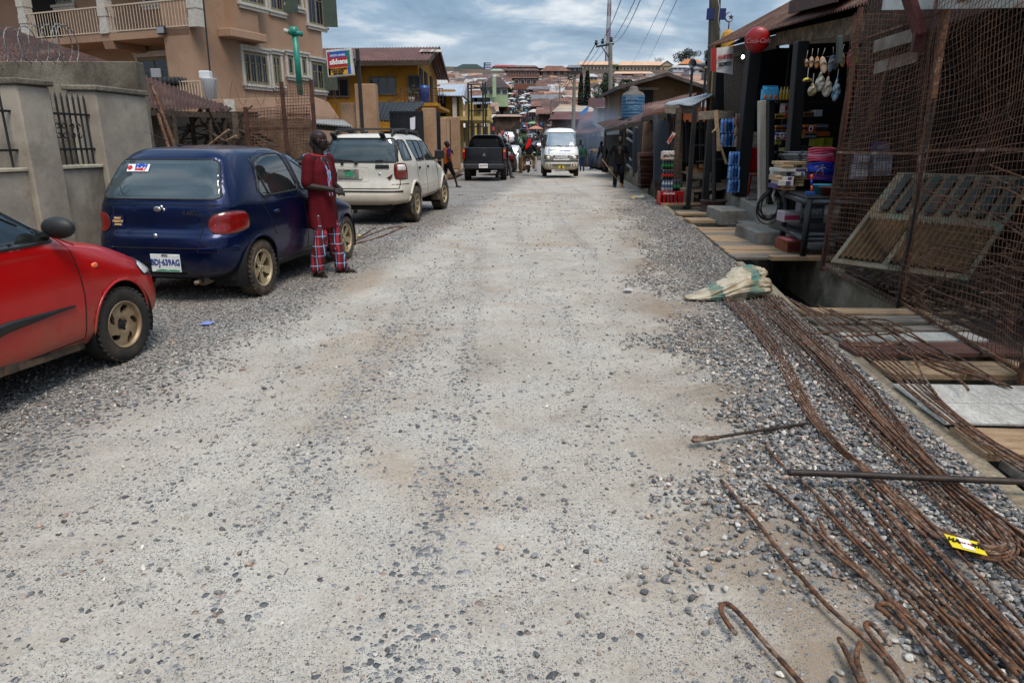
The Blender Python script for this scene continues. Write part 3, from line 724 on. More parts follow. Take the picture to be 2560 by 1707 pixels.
 for k,(tx,sz)in enumerate((('SMART',.026),("PARENTS'",.028),('CHOICE',.022))):lettering('lettering',tx,sz,YL,s_,F_@Matrix.Translation((.005,.026-.03*k,0)),bold=.001)
 # badges, washer, wiper stub, key
 h,n_=c.hit('rear',0,.67);mb=SMB();mb.lathe([(.026,0),(.022,.01),(0,.012)],c=h,n=16,R=Matrix.Rotation(math.pi/2,3,'X'),cap=False);mb.build('lock',CHROME,t)
 h,n_=c.hit('rear',0,.915);mb=SMB();mb.ell(h,(.045,.012,.028),14);mb.ell(h+Vector((.06,-.01,.02)),(.022,.02,.022),8);mb.ell(h+Vector((.085,-.012,-.005)),(.015,.015,.02),8);mb.build('badge',CHROME,t)
 lettering('badge_lettering','YARIS',.05,BLK,t,facing(Vector(c.hit('rear',.36,.88)[0])+Vector((0,-.006,0)),c.hit('rear',.36,.88)[1]),bold=.001,xs=1.2)
 mb=MB();mb.cyl((-.12,-.95,1.485),(-.12,-1.02,1.50),.018,.014,8);mb.cyl((-.12,-1.0,1.50),(-.42,-1.12,1.63),.0035,.002,5);mb.build('aerial',BLK,t)
 # underside, exhaust, interior
 mb=MB();mb.box((0,0,.27),(1.35,3.1,.10));mb.box((0,-1.25,.36),(1.1,.5,.16));mb.build('underbody',DARK,t)
 mb=SMB();mb.cyl((.35,-1.0,.22),(.35,-1.62,.22),.05,n=12);mb.cyl((.35,-1.6,.22),(.35,-1.74,.22),.02,n=10);mb.build('exhaust',M('rusty_exhaust',(.12,.09,.07),(.3,.24,.18),scale=15),t)
 mb=MB();mb.box((0,-.35,.62),(1.4,2.4,.1));mb.box((0,.75,.85),(1.35,.35,.25));mb.build('dashboard',DARK,t)
 seats(t,[-.95,.1],z=.62,h=.58)
 for y in wy:arch(c,y,wz,.335,BLUE,t,lip=.012)
 for sd in(1,-1):
  wheel(t,(sd*.725,wy[0],.288),.288,.175,sd,.19,'star',RUBD,RIMD,holes=5);wheel(t,(sd*.725,wy[1],.288),.288,.175,sd,.19,'star',RUBD,RIMD,holes=5)
 return t
blue=hatch();place(blue,G(655,742),G(875,646)+Vector((0,0,0)),2.37,.80)

blue.scale=(1,1,1.05)
# ----- red car at the left edge -----
def redcar():
 t=thing('hatchback_car','red hatchback cut off by the left edge, dusty swirl alloy wheel','car')
 R_=[(1.74,.22,-1.60,.26,.68,5,1),(1.80,.30,-1.66,.34,.745,6,1),(1.81,.44,-1.68,.50,.765,6,1),(1.75,.60,-1.66,.64,.768,6,1),
    (1.58,.735,-1.62,.76,.762,5.5,2),(1.26,.87,-1.6,.90,.745,5.5,2.6),(.82,.98,-1.58,.97,.735,7,1.6),(.50,1.16,-1.50,1.14,.665,7.5,1),
    (.20,1.35,-1.40,1.33,.58,7,1),(-.02,1.425,-1.30,1.415,.50,5.5,1),(-.15,1.45,-1.16,1.45,.40,4,1),(-.4,1.47,-.8,1.47,.02,2.5,1)]
 c=Car(R_,NA=420,sub=12)
 for y in(1.12,-1.08):
  circ=[(y+.325*math.cos(rad(a)),.30+.335*math.sin(rad(a)))for a in range(0,360,10)]
  for sd in(1,-1):c.cut('side',circ,9,sd)
 fd=round_poly([(-.62,1.0),(.60,.985),(.58,1.02),(.14,1.34),(-.05,1.37),(-.62,1.36)],.05);rd=round_poly([(-.70,1.0),(-1.25,1.02),(-1.15,1.32),(-.70,1.36)],.05)
 for sd in(1,-1):c.cut('side',fd,3,sd);c.cut('side',rd,3,sd)
 c.cut('front',round_poly([(-.60,1.02),(.60,1.02),(.46,1.36),(-.46,1.36)],.06),4,ylim=.1);c.cut('rear',round_poly([(-.55,1.02),(.55,1.02),(.48,1.34),(-.48,1.34)],.06),2,ylim=-1.2);c.part([2],'rear_window',GLS,t)
 c.part([0],'body',RED,t);c.part([3],'side_window',GLD,t,off=-.003);c.part([4],'windscreen',GLV,t)
 for sd in(1,-1):
  seals(c,'side',fd,t,BLK,sd,.014);seals(c,'side',rd,t,BLK,sd,.012)
  g=c.line('side',[(.66,1.0),(.72,.90),(.735,.60),(.70,.30)],.005,sd);c.line('side',[(-.66,1.0),(-.66,.30)],.005,sd,mb=g);c.line('side',[(-.66,.295),(.70,.29)],.005,sd,mb=g);g.build('panel_gap',DARK,t)
  c.line('side',[(.80,.93),(.30,1.30),(.02,1.43)],.006,sd).build('windscreen_pillar_gap',DARK,t)
  # tapering rub strip
  q=[c.hit('side',y,.545-.012*(y<0),sd)[0]for y in np.linspace(.62,-.60,12)]
  mb=MB();mb.sm=False;vs=[]
  for i,p in enumerate(q):
   hh=.038*min(1,.16+i*.14);vs+=[p+Vector((sd*.003,0,hh)),p+Vector((sd*.018,0,hh*.6)),p+Vector((sd*.018,0,-hh*.6)),p+Vector((sd*.003,0,-hh))]
  mb.add(vs,[(4*i+k,4*i+4+k,4*i+5+k,4*i+1+k)for i in range(11)for k in range(3)]+[(0,1,2,3),(44,47,46,45)]);mb.build('rub_strip',BLK,t)
  bar_path(c,'side',[(-.72,.245),(0,.24),(.73,.245)],.075,.0,'sill',M('dirty_sill',(.03,.025,.022),(.16,.11,.07),scale=7,rough=.8),t,sd)
  mb=SMB();h,n_=c.hit('side',.56,1.03,sd)
  mb.ell(h+Vector((sd*.13,.0,.05)),(.115,.055,.072),16);mb.build('mirror',BLK,t);mb=MB();mb.beam(h,h+Vector((sd*.10,.0,.02)),.07,.05);mb.build('mirror_arm',BLK,t,bevel=.01)
  h,n_=c.hit('side',.90,.775,sd);mb=SMB();mb.ell(h,(.012,.034,.02),12);mb.build('side_indicator',ORGL,t)
  wrap_panel(c,[(sd*.50,.60),(sd*.92,.60),(sd*.95,.70),(sd*.52,.74)],'headlight',CLRL,t,.9,off=.01,front=True)
  g=c.line('side',[(1.44,.62),(1.60,.575),(1.72,.57)],.006,sd);g.build('bumper_gap',DARK,t)
  h,n_=c.hit('side',1.55,.50,sd)
 mb=MB();mb.box((0,0,.27),(1.25,2.9,.10));mb.build('underbody',DARK,t)
 mb=MB();mb.box((0,.62,.85),(1.25,.3,.2));mb.box((0,-.3,.6),(1.25,2,.1));mb.build('dashboard',DARK,t)
 seats(t,[-.9,.0],z=.60,h=.58,xs=(-.33,.33))
 for y in(1.12,-1.08):arch(c,y,.30,.325,RED,t,lip=.010)
 for sd in(1,-1):
  wheel(t,(sd*.665,1.12,.285),.285,.185,sd,.178,'swirl',RUB,RIMG,steer=rad(-3));wheel(t,(sd*.665,-1.08,.285),.285,.185,sd,.178,'swirl',RUB,RIMG)
 return t
red=redcar();pf=Vector((-2.93,4.99,0));dr=Vector((.108,1,0)).normalized();place(red,pf-dr*2.20,pf,2.2,.755)
# ----- white off-road estate -----
def suv():
 t=thing('off_road_car','dusty white four door off road car with black roof rails and muddy rear mud flap','car')
 R_=[(2.02,.42,-2.16,.40,.74,5,1),(2.12,.52,-2.27,.46,.86,6,1),(2.14,.66,-2.30,.58,.885,6,1),(2.10,.80,-2.26,.70,.885,6.5,1),
    (2.0,.92,-2.20,.90,.865,6.5,3),(1.5,1.05,-2.19,1.08,.86,7.5,3),(.98,1.16,-2.18,1.20,.84,8.5,2),(.66,1.38,-2.14,1.40,.775,9,1),
    (.36,1.60,-2.08,1.60,.70,9,1),(.12,1.70,-2.0,1.70,.635,7,1),(-.1,1.745,-1.86,1.745,.50,5,1),(-.5,1.765,-1.3,1.765,.02,2.5,1)]
 c=Car(R_,NA=400,sub=11)
 for y in(1.38,-1.38):
  circ=[(y+.42*math.cos(rad(a)),.40+.42*math.sin(rad(a)))for a in range(0,360,10)]
  for sd in(1,-1):c.cut('side',circ,9,sd)
 rw=round_poly([(-.70,1.225),(.70,1.225),(.63,1.655),(-.63,1.655)],.05);c.cut('rear',rw,2,ylim=-1.6)
 A_=round_poly([(-2.02,1.25),(-1.45,1.25),(-1.58,1.63),(-1.98,1.63)],.07);B_=round_poly([(-1.13,1.22),(-.42,1.22),(-.42,1.62),(-1.38,1.63)],.05);C_=round_poly([(-.32,1.22),(.70,1.20),(.40,1.48),(.20,1.60),(-.32,1.62)],.05)
 for sd in(1,-1):
  for q in(A_,B_,C_):c.cut('side',q,3,sd)
 c.cut('front',round_poly([(-.68,1.22),(.68,1.22),(.58,1.62),(-.58,1.62)],.06),4,ylim=.1)
 c.part([0],'body',WHT,t);c.part([2],'rear_window',GLS,t,off=-.003);c.part([3],'side_window',GLD,t,off=-.003);c.part([4],'windscreen',GLV,t)
 seals(c,'rear',rw,t,BLK,r=.02)
 # dark glass border above and right of the rear window
 for sd in(1,-1):c.line('rear',[(sd*.715,1.24),(sd*.66,1.64)],.018,off=-.006).build('window_border',BLK,t)
 for sd in(1,-1):
  for q in(A_,B_,C_):seals(c,'side',q,t,BLK,sd,.012)
  g=c.line('side',[(-1.15,1.2),(-1.15,1.0),(-1.02,.82)],.005,sd);c.line('side',[(-.37,1.62),(-.37,.5)],.005,sd,mb=g);c.line('side',[(.72,1.18),(.70,.5)],.005,sd,mb=g);c.line('side',[(-.92,.49),(.88,.49)],.005,sd,mb=g);c.line('side',[(-2.2,.80),(-1.82,.80)],.008,sd,mb=g);g.build('panel_gap',DARK,t)
  g=c.line('side',[(-.93,.73),(.93,.73)],.006,sd);c.line('side',[(-.93,.64),(.93,.64)],.004,sd,mb=g);g.build('side_crease',WHT,t)
  c.line('side',[(-.80,1.215),(-.88,1.63)],.012,sd).build('window_divider',BLK,t)
  for y in(-1.0,-.22):h,n_=c.hit('side',y,1.08,sd);mb=MB();mb.box(h+n_*.008,(.02,.14,.045));mb.build('door_handle',BLK,t,bevel=.006)
  h,n_=c.hit('side',.60,1.22,sd);mb=MB();mb.sm=False;mb.box(h+Vector((sd*.15,0,.10)),(.22,.10,.19));mb.beam(h,h+Vector((sd*.12,0,.06)),.06,.06);mb.build('mirror',BLK,t,bevel=.02)
  wrap_panel(c,[(sd*.57,.89),(sd*.90,.89),(sd*.80,1.20),(sd*.56,1.20)],'tail_light',REDL,t,-1.15,off=.02)
  wrap_panel(c,[(sd*.60,1.05),(sd*.82,1.05),(sd*.77,1.18),(sd*.60,1.18)],'reversing_light',CLRL,t,-1.15,off=.035)
  wrap_panel(c,[(sd*.50,.82),(sd*.92,.82),(sd*.92,.93),(sd*.52,.95)],'headlight',CLRL,t,1.2,off=.01,front=True)
  # roof rail
  mb=SMB();mb.tube([(sd*.58,-1.98,1.72),(sd*.57,-1.85,1.80),(sd*.56,-1.2,1.84),(sd*.56,-.4,1.835),(sd*.57,.05,1.78),(sd*.59,.25,1.68)],.022,6)
  for y in(-1.82,-.85,.0):mb.box((sd*.565,y,1.78),(.05,.14,.09))
  mb.build('roof_rail',BLK,t)
  mb=MB();mb.box((sd*.77,-1.78,.40),(.24,.02,.40),Matrix.Rotation(.08,3,'X'));mb.build('mud_flap',M('muddy_flap',(.05,.04,.035),(.22,.17,.12),scale=6,rough=.95),t,bevel=.004)
  mb=MB();mb.box((sd*.77,.93,.40),(.24,.02,.28));mb.build('mud_flap',MATS['muddy_flap'],t,bevel=.004)
 mb=MB();mb.tube([(-.55,-1.83,1.84),(.55,-1.83,1.84)],.018,6);mb.tube([(-.55,-.9,1.85),(.55,-.9,1.85)],.018,6);mb.build('roof_bar',BLK,t)
 mb=MB();mb.box((.42,-2.05,1.69),(.10,.26,.05),Matrix.Rotation(-.6,3,'X'));mb.box((-.55,-2.05,1.69),(.10,.26,.05),Matrix.Rotation(-.6,3,'X'));mb.build('spoiler_foot',BLK,t,bevel=.01)
 g=c.line('rear',[(-.74,.72),(.72,.72),(.735,.80),(.715,1.2),(.69,1.64)],.009);g.build('tailgate_gap',DARK,t)
 c.line('rear',[(-.80,.665),(.78,.665)],.022,off=-.004).build('bumper_rubber',BLK,t)
 c.decal('rear',round_poly([(.28,1.10),(.55,1.10),(.55,1.17),(.28,1.17)],.012),'tailgate_handle',BLK,t,off=.014)
 c.line('rear',round_poly([(-.68,.86),(.15,.86),(.15,1.13),(-.68,1.13)],.06),.006,close=True).build('plate_surround',WHT,t)
 c.decal('rear',round_poly([(-.56,.90),(.02,.90),(.02,1.10),(-.56,1.10)],.03),'plate_holder',WHT,t,off=.03)
 h,n_=c.hit('rear',-.2,1.0);mb=MB();mb.box((-.26,h.y-.036,1.0),(.42,.012,.17));pl=mb.build('licence_plate',M('worn_plate',(.30,.30,.27),(.18,.18,.16),scale=14),t,bevel=.003)
 mb=MB();mb.box((-.24,h.y-.044,1.0),(.16,.004,.10));mb.build('plate_motif',M('plate_green',(.02,.25,.12)),pl)
 lettering('lettering','LAGOS',.04,DARK,pl,facing((-.27,h.y-.048,1.062),(0,-1,0)),bold=.001)
 lettering('badge_lettering','4',.15,M('badge_maroon',(.12,.02,.02)),t,facing((.52,c.hit('rear',.52,.93)[0].y-.006,.93),(0,-1,0)),bold=.004,shear=.5,xs=1.3)
 mb=SMB();h=c.hit('rear',.36,1.0)[0];mb.lathe([(.028,0),(.022,.012),(0,.012)],c=h,n=14,R=Matrix.Rotation(math.pi/2,3,'X'),cap=False);mb.build('lock',CHROME,t)
 mb=MB();q=[c.hit('rear',x,z)[0]+Vector((0,-.02,0))for x,z in((-.10,1.20),(-.16,1.25),(-.62,1.27))];mb.tube(q,.012,5);mb.box(q[0],(.06,.05,.05));h=c.hit('rear',-.38,1.19)[0];mb.box(h,(.05,.06,.05));h=c.hit('rear',.36,1.24)[0];mb.box(h,(.14,.06,.05));mb.build('rear_wiper',BLK,t,bevel=.004)
 mb=MB();mb.box((0,0,.45),(1.4,3.8,.12));mb.box((0,-1.9,.42),(1.1,.5,.2));mb.build('underbody',DARK,t)
 mb=SMB();mb.cyl((-.62,-1.9,.42),(.45,-1.9,.42),.14,n=16);mb.build('fuel_tank',M('rusty_tank',(.08,.05,.03),(.26,.15,.07),scale=8),t)
 mb=SMB();mb.cyl((.75,-1.38,.36),(-.75,-1.38,.36),.05,n=8);mb.ell((0,-1.38,.36),(.16,.14,.14));mb.build('axle',M('rusty_tank',(.1,.07,.05)),t)
 mb=MB();mb.box((0,-.35,.70),(1.5,3.2,.1));mb.box((0,.75,1.02),(1.4,.4,.25));mb.build('dashboard',DARK,t)
 seats(t,[-1.15,.1],z=.85,h=.6,xs=(-.4,.4))
 for y in(1.38,-1.38):arch(c,y,.40,.43,WHT,t,lip=.030)
 for sd in(1,-1):
  for y in(1.38,-1.38):wheel(t,(sd*.77,y,.365),.365,.25,sd,.21,'spoke',RUBD,RIMD,holes=6,steer=rad(-6)if y>0 else 0)
 return t
suvo=suv();place(suvo,G(1043,555),G(1113,522),2.76,.88)
# ----- dark pickup -----
def pickup():
 t=thing('pickup_truck','black double cab pickup truck with closed tailgate parked facing away behind the white car','pickup truck')
 R_=[(2.45,.50,.55,.52,.80,6,1),(2.52,.62,.55,.60,.88,7,1),(2.5,.86,.52,.86,.885,7,1),(2.3,1.02,.52,1.05,.87,8,3),(1.75,1.15,.5,1.25,.86,9,2),(1.35,1.40,.42,1.45,.79,9,1),
    (1.0,1.68,.30,1.68,.70,8,1),(.75,1.80,.15,1.80,.60,6,1),(.3,1.85,-.02,1.85,.4,4,1)]
 R_=[(a,b,c_-1.25,d,w_,e_,p_)for(a,b,c_,d,w_,e_,p_)in R_]+[(-.2,1.87,-.6,1.87,.02,2.5,1)]
 c=Car(R_,NA=260,sub=8)
 rw=round_poly([(-.66,1.30),(.66,1.30),(.57,1.70),(-.57,1.70)],.05);c.cut('rear',rw,2,ylim=-.5)
 for sd in(1,-1):c.cut('side',round_poly([(-.6,1.28),(.2,1.28),(.2,1.68),(-.5,1.68)],.05),3,sd);c.cut('side',round_poly([(.3,1.28),(1.25,1.24),(.95,1.6),(.3,1.68)],.05),3,sd)
 c.cut('front',round_poly([(-.7,1.25),(.7,1.25),(.6,1.7),(-.6,1.7)],.05),4,ylim=.3)
 for sd in(1,-1):c.cut('side',[(1.55+.42*math.cos(rad(a)),.42+.42*math.sin(rad(a)))for a in range(0,360,12)],9,sd)
 c.part([0],'cab',NAVY,t);c.part([2],'rear_window',GLD,t);c.part([3],'side_window',GLD,t);c.part([4],'windscreen',GLV,t)
 mb=MB();mb.box((-.05,-.72,1.52),(.56,.012,.20));mb.build('window_sticker',M('pale_grey_film',(.32,.34,.36),rough=.4),t)
 m=MB()
 for sd in(1,-1):m.box((sd*.82,-1.62,.95),(.10,1.75,.80));
 m.box((0,-1.62,.72),(1.56,1.75,.06));m.build('cargo_bed',NAVY,t,bevel=.02)
 m=MB();m.box((0,-2.50,1.02),(1.52,.07,.66));tg=m.build('tailgate',NAVY,t,bevel=.02)
 m=MB();m.box((0,-2.545,1.27),(.22,.02,.06));m.build('tailgate_handle',BLK,tg,bevel=.006)
 m=MB()
 for k in range(3):
  a=rad(90+120*k);d=Vector((math.cos(a),0,math.sin(a)));e=Vector((-math.sin(a),0,math.cos(a)));o_=Vector((0,-2.54,1.06));m.prism([o_,o_+d*.04+e*.022,o_+d*.08,o_+d*.04-e*.022],(0,-.008,0))
 m.build('badge',CHROME,tg)
 m=MB();m.box((0,-2.60,.60),(1.66,.16,.20));bp=m.build('rear_bumper',M('dark_bumper',(.03,.033,.04),(.05,.05,.055),scale=8,rough=.45),t,bevel=.03)
 m=MB();m.box((-.03,-2.69,.63),(.36,.012,.17));pl=m.build('licence_plate',PLW,bp);lettering('lettering','KJA 907 FN',.075,M('plate_red',(.45,.03,.04)),pl,facing((-.03,-2.70,.63),(0,-1,0)),bold=.002,xs=.8)
 for sd in(1,-1):
  m=MB();m.box((sd*.835,-2.505,1.10),(.12,.09,.42));l_=m.build('tail_light',REDL,t,bevel=.015);m=MB();m.box((sd*.835,-2.553,1.22),(.08,.01,.10));m.build('indicator',ORGL,l_)
  m=MB();m.box((sd*1.0,.95,1.22),(.2,.10,.24));m.build('mirror',BLK,t,bevel=.03)
  for y in(1.55,-1.45):wheel(t,(sd*.76,y,.38),.38,.26,sd,.21,'spoke',RUB,RIMG,holes=6)
  m=MB();m.cyl((sd*.62,-.25,1.92),(sd*.62,.9,1.90),.02,n=6);m.build('roof_bar',BLK,t)
 m=MB();m.box((0,0,.5),(1.3,4.4,.14));m.box((0,-2.2,.40),(.5,.3,.12));m.build('underbody',DARK,t)
 m=MB();m.box((0,.3,.9),(1.4,1.9,.1));m.build('cab_floor',DARK,t);seats(t,[-.2],z=.9,h=.5)
 return t
pk=pickup();g0=G(1168,450);dr=Vector((.02,1,0)).normalized();pk.location=g0+Vector((.83,1.42,0));pk.rotation_euler=(0,0,rad(-1))
# ----- white minibus coming towards the camera -----
def van():
 t=thing('minibus','white minibus driving towards the camera in the middle of the road, dusty cream bumper','minibus')
 R_=[(2.20,.34,-2.2,.34,.76,6,1),(2.28,.44,-2.3,.44,.83,7,1),(2.29,.62,-2.32,.62,.845,8,1),(2.25,.85,-2.32,.85,.845,8,1),(2.17,1.10,-2.32,1.1,.84,8,1),(2.03,1.32,-2.31,1.3,.82,8,1),
    (1.78,1.66,-2.3,1.66,.765,8,1),(1.52,1.98,-2.25,1.98,.70,7,1),(1.35,2.10,-2.15,2.10,.63,6,1),(1.1,2.17,-2.0,2.17,.5,5,1),(.2,2.21,-.8,2.21,.02,2.5,1)]
 c=Car(R_,NA=340,sub=9)
 ws=round_poly([(-.72,1.36),(.72,1.36),(.645,1.97),(-.645,1.97)],.08);c.cut('front',ws,4,ylim=.5)
 S_=[round_poly([(1.12,1.30),(1.88,1.27),(1.55,1.86),(1.12,1.88)],.06),round_poly([(-.2,1.3),(1.02,1.3),(1.02,1.88),(-.2,1.88)],.06),round_poly([(-2.1,1.3),(-.3,1.3),(-.3,1.88),(-2.1,1.88)],.06)]
 for sd in(1,-1):
  for q in S_:c.cut('side',q,3,sd)
  for y in(1.35,-1.15):c.cut('side',[(y+.36*math.cos(rad(a)),.33+.37*math.sin(rad(a)))for a in range(0,360,12)],9,sd)
 c.cut('rear',round_poly([(-.65,1.3),(.65,1.3),(.6,1.9),(-.6,1.9)],.05),3,ylim=-1.5)
 c.part([0],'body',VAN,t);c.part([4],'windscreen',GLV,t);c.part([3],'side_window',GLD,t)
 seals(c,'front',ws,t,BLK,r=.020)
 for sd in(1,-1):
  for q in S_:seals(c,'side',q,t,BLK,sd,.015)
  c.line('side',[(1.08,.5),(1.08,1.25)],.006,sd).build('panel_gap',DARK,t)
  arch(c,1.35,.33,.36,VAN,t,sides=(sd,),lip=.012);arch(c,-1.15,.33,.36,VAN,t,sides=(sd,),lip=.012)
  wrap_panel(c,[(sd*.30,.77),(sd*.74,.79),(sd*.78,1.0),(sd*.36,.96)],'headlight',M('smoky_lens',(.12,.10,.07),(.25,.2,.12),scale=12,rough=.15,coat=1),t,1.2,off=.012,front=True)
  h=c.hit('front',sd*.60,.87)[0];mb=SMB();mb.lathe([(.075,0),(.06,-.02),(0,-.025)],c=h+Vector((0,.028,0)),n=16,R=Matrix.Rotation(math.pi/2,3,'X'),cap=False);mb.build('lamp_bowl',CLRL,t)
  h,n_=c.hit('side',1.82,1.36,sd);mb=MB();mb.box(h+Vector((sd*.13,.05,.18)),(.13,.08,.26));mb.beam(h,h+Vector((sd*.12,.04,.2)),.03,.03);mb.build('mirror',BLK,t,bevel=.02)
  for y in(1.35,-1.15):wheel(t,(sd*.74,y,.33),.33,.2,sd,.19,'spoke',RUB,RIMG,holes=6)
  c.decal('front',round_poly([(sd*.48,.48),(sd*.66,.48),(sd*.66,.60),(sd*.48,.60)],.03),'fog_lamp',M('smoky_lens',(.1,.1,.1)),t,off=.01)
  mb=MB();q=[c.hit('front',x,z)[0]+Vector((0,.03,.0))for x,z in((sd*.1-.1,1.355),(sd*.33-.12,1.41),(sd*.36-.42,1.37))];mb.tube(q,.012,5);mb.build('wiper',BLK,t)
 # grille, bumper bands, plate
 c.decal('front',round_poly([(-.40,.97),(.40,.97),(.30,.80),(-.30,.80)],.04),'grille',BLK,t,off=.004)
 mb=MB()
 for z in(.83,.87,.91,.95):c.line('front',[(-.32,z),(.32,z)],.007,mb=mb)
 mb.build('grille_bar',CHROME,t)
 mb=MB();c.line('front',[(-.76,.74),(.76,.74)],.022,mb=mb);c.line('front',[(-.8,.70),(.8,.70)],.016,mb=mb);mb.build('bumper_band',BLK,t)
 CRM=M('cream_bumper',(.50,.43,.30),(.34,.24,.13),scale=6,rough=.5,lo=.35,hi=.7)
 c.decal('front',round_poly([(-.80,.62),(.80,.62),(.78,.40),(-.78,.40)],.05),'bumper_skin',CRM,t,off=.02)
 mb=MB();c.line('front',[(-.45,.57),(.45,.57)],.018,mb=mb,off=.025);c.line('front',[(-.40,.50),(.40,.50)],.012,mb=mb,off=.025);mb.build('bumper_slot',BLK,t)
 h=c.hit('front',0,.48)[0];mb=MB();mb.box(h+Vector((0,.04,-.02)),(.26,.012,.13));pl=mb.build('emblem_plate',M('plate_yellow',(.62,.48,.03)),t);mb=MB();mb.box(h+Vector((0,.05,-.02)),(.07,.012,.11));mb.build('emblem',BLK,pl)
 mb=MB();mb.box((0,2.20,.30),(.62,.05,.05));mb.build('tow_bar',M('dull_steel',(.3,.3,.3),rough=.5),t)
 n_=c.hit('front',0,1.18)[1]
 BL_=M('van_blue',(.05,.15,.45));GR_=M('van_green',(.08,.25,.15))
 for tx,x,z,s_,mm in(('OYO',-.40,1.20,.13,GR_),('LINK EXPRESS',.16,1.17,.085,BL_)):
  h,n_=c.hit('front',-x,z);lettering('lettering',tx,s_,mm,t,facing(h+n_*.008,n_),bold=.002)
 for x in(.60,.56):c.line('front',[(x,1.04),(x,1.30)],.009).build('stripe',BL_,t)
 mb=MB();mb.box((0,0,.42),(1.4,4.2,.12));mb.build('underbody',DARK,t);mb=MB();mb.box((0,1.6,1.12),(1.5,.5,.2));mb.box((0,0,.62),(1.5,4,.1));mb.build('dashboard',DARK,t)
 seats(t,[.7,-.4],z=.95,h=.55);return t
vn=van();a,b=G(1357,441),G(1446,441);vn.location=((a.x+b.x)/2-.0,a.y+1.35,0);vn.rotation_euler=(0,0,math.pi+rad(-1))
# ----- simple saloon / hatch bodies for the farther cars -----
def farcar(label,paint,glass=GLD,hi=1.45,group=None,lens=REDL):
 t=thing('parked_car',label,'car',group=group)
 R_=[(1.95,.25,-1.95,.25,.74,5,1),(2.02,.45,-2.0,.45,.83,6,1),(1.98,.66,-1.98,.66,.83,6,1),(1.4,.82,-1.92,.9,.81,7,2),(.9,.95,-1.86,.98,.79,7,2),(.3,1.28,-1.65,1.3,.63,7,1),(0,hi-.03,-1.45,hi-.03,.5,5,1),(-.4,hi,-.9,hi,.02,2.5,1)]
 c=Car(R_,NA=150,sub=5)
 c.cut('rear',round_poly([(-.6,1.02),(.6,1.02),(.5,hi-.13),(-.5,hi-.13)],.05),2,ylim=-1.1);c.cut('front',round_poly([(-.6,1.02),(.6,1.02),(.5,hi-.13),(-.5,hi-.13)],.05),4,ylim=0)
 for sd in(1,-1):c.cut('side',round_poly([(-1.5,1.02),(.62,1.0),(.2,hi-.12),(-1.3,hi-.12)],.06),3,sd)
 c.part([0],'body',paint,t);c.part([2],'rear_window',glass,t);c.part([3],'side_window',glass,t);c.part([4],'windscreen',glass,t)
 for sd in(1,-1):
  m=MB();m.box((sd*.68,-1.97,.80),(.2,.08,.2));m.build('tail_light',lens,t,bevel=.02);m=MB();m.box((sd*.66,1.93,.66),(.24,.12,.12));m.build('headlight',CLRL,t,bevel=.02)
  for y in(1.25,-1.25):
   m=MB();m.sm=True;m.lathe([(.17,-.09),(.29,-.09),(.3,0),(.29,.09),(.17,.09)],c=(sd*.76,y,.3),n=20,R=Matrix.Rotation(math.pi/2,3,'Y'));w_=m.build('wheel',RUB,t)
 m=MB();m.box((0,-2.02,.58),(.4,.02,.14));m.build('licence_plate',PLW,t);m=MB();m.box((0,0,.8),(1.4,2.9,.1));m.build('cabin_floor',DARK,t);seats(t,[-.7],z=.7,h=.5)
 return t
mc=farcar('dark maroon hatchback standing just right of the black pickup',MRN,hi=1.5);mc.location=(-.62,38.6,0);mc.rotation_euler=(0,0,rad(-2))
wc=farcar('pale silver hatchback half hidden behind the motorcycle rider',PALE,GLV,hi=1.55);wc.location=(-.15,45.0,-.2);wc.rotation_euler=(0,0,rad(4))
# ---------------- people ----------------
SKIN=M('dark_skin',(.030,.016,.011),(.048,.026,.018),scale=9,spec=.3,rough=.55,lo=.35,hi=.7)
SKIN2=M('brown_skin',(.045,.024,.016),(.065,.036,.024),scale=9,rough=.5)
HAIR=M('black_hair',(.006,.005,.005),rough=.9,bump=.003,bscale=200,col2=(.01,.009,.008),scale=100)
def capsule(mb,a,b,r1,r2,n=12):
 a,b=Vector(a),Vector(b);mb.tube([a+(b-a)*t for t in(0,.25,.5,.75,1)],[r1+(r2-r1)*t for t in(0,.25,.5,.75,1)],n);mb.ell(a,(r1,)*3,n);mb.ell(b,(r2,)*3,n)
def fuse(mb,name,mat,parent,vox,smooth=6,fac=.5):
 o=mb.build(name,mat,parent)
 m=o.modifiers.new('r','REMESH');m.mode='VOXEL';m.voxel_size=vox;m.use_smooth_shade=True
 if smooth:s=o.modifiers.new('s','SMOOTH');s.iterations=smooth;s.factor=fac
 par=o.parent;o.parent=None
 dg=bpy.context.evaluated_depsgraph_get();me=bpy.data.meshes.new_from_object(o.evaluated_get(dg));o.modifiers.clear();old=o.data;o.data=me;bpy.data.meshes.remove(old);me.name=name
 me.polygons.foreach_set('use_smooth',[True]*len(me.polygons));o.parent=par
 if not me.materials:me.materials.append(mat)
 return o
def rings(mb,secs,n=28,cap=True):     # secs: (centre, rx, ry, yaw) lofted
 vs=[];fs=[]
 for c,rx,ry,yaw in secs:
  c=Vector(c)
  for k in range(n):
   a=2*math.pi*k/n;x,y=rx*math.cos(a),ry*math.sin(a);vs.append(c+Vector((x*math.cos(yaw)-y*math.sin(yaw),x*math.sin(yaw)+y*math.cos(yaw),0)))
 m=len(secs)
 for i in range(m-1):
  for k in range(n):fs.append((i*n+k,i*n+(k+1)%n,(i+1)*n+(k+1)%n,(i+1)*n+k))
 if cap:fs+=[tuple(range(n))[::-1],tuple((m-1)*n+k for k in range(n))]
 mb.add(vs,fs)
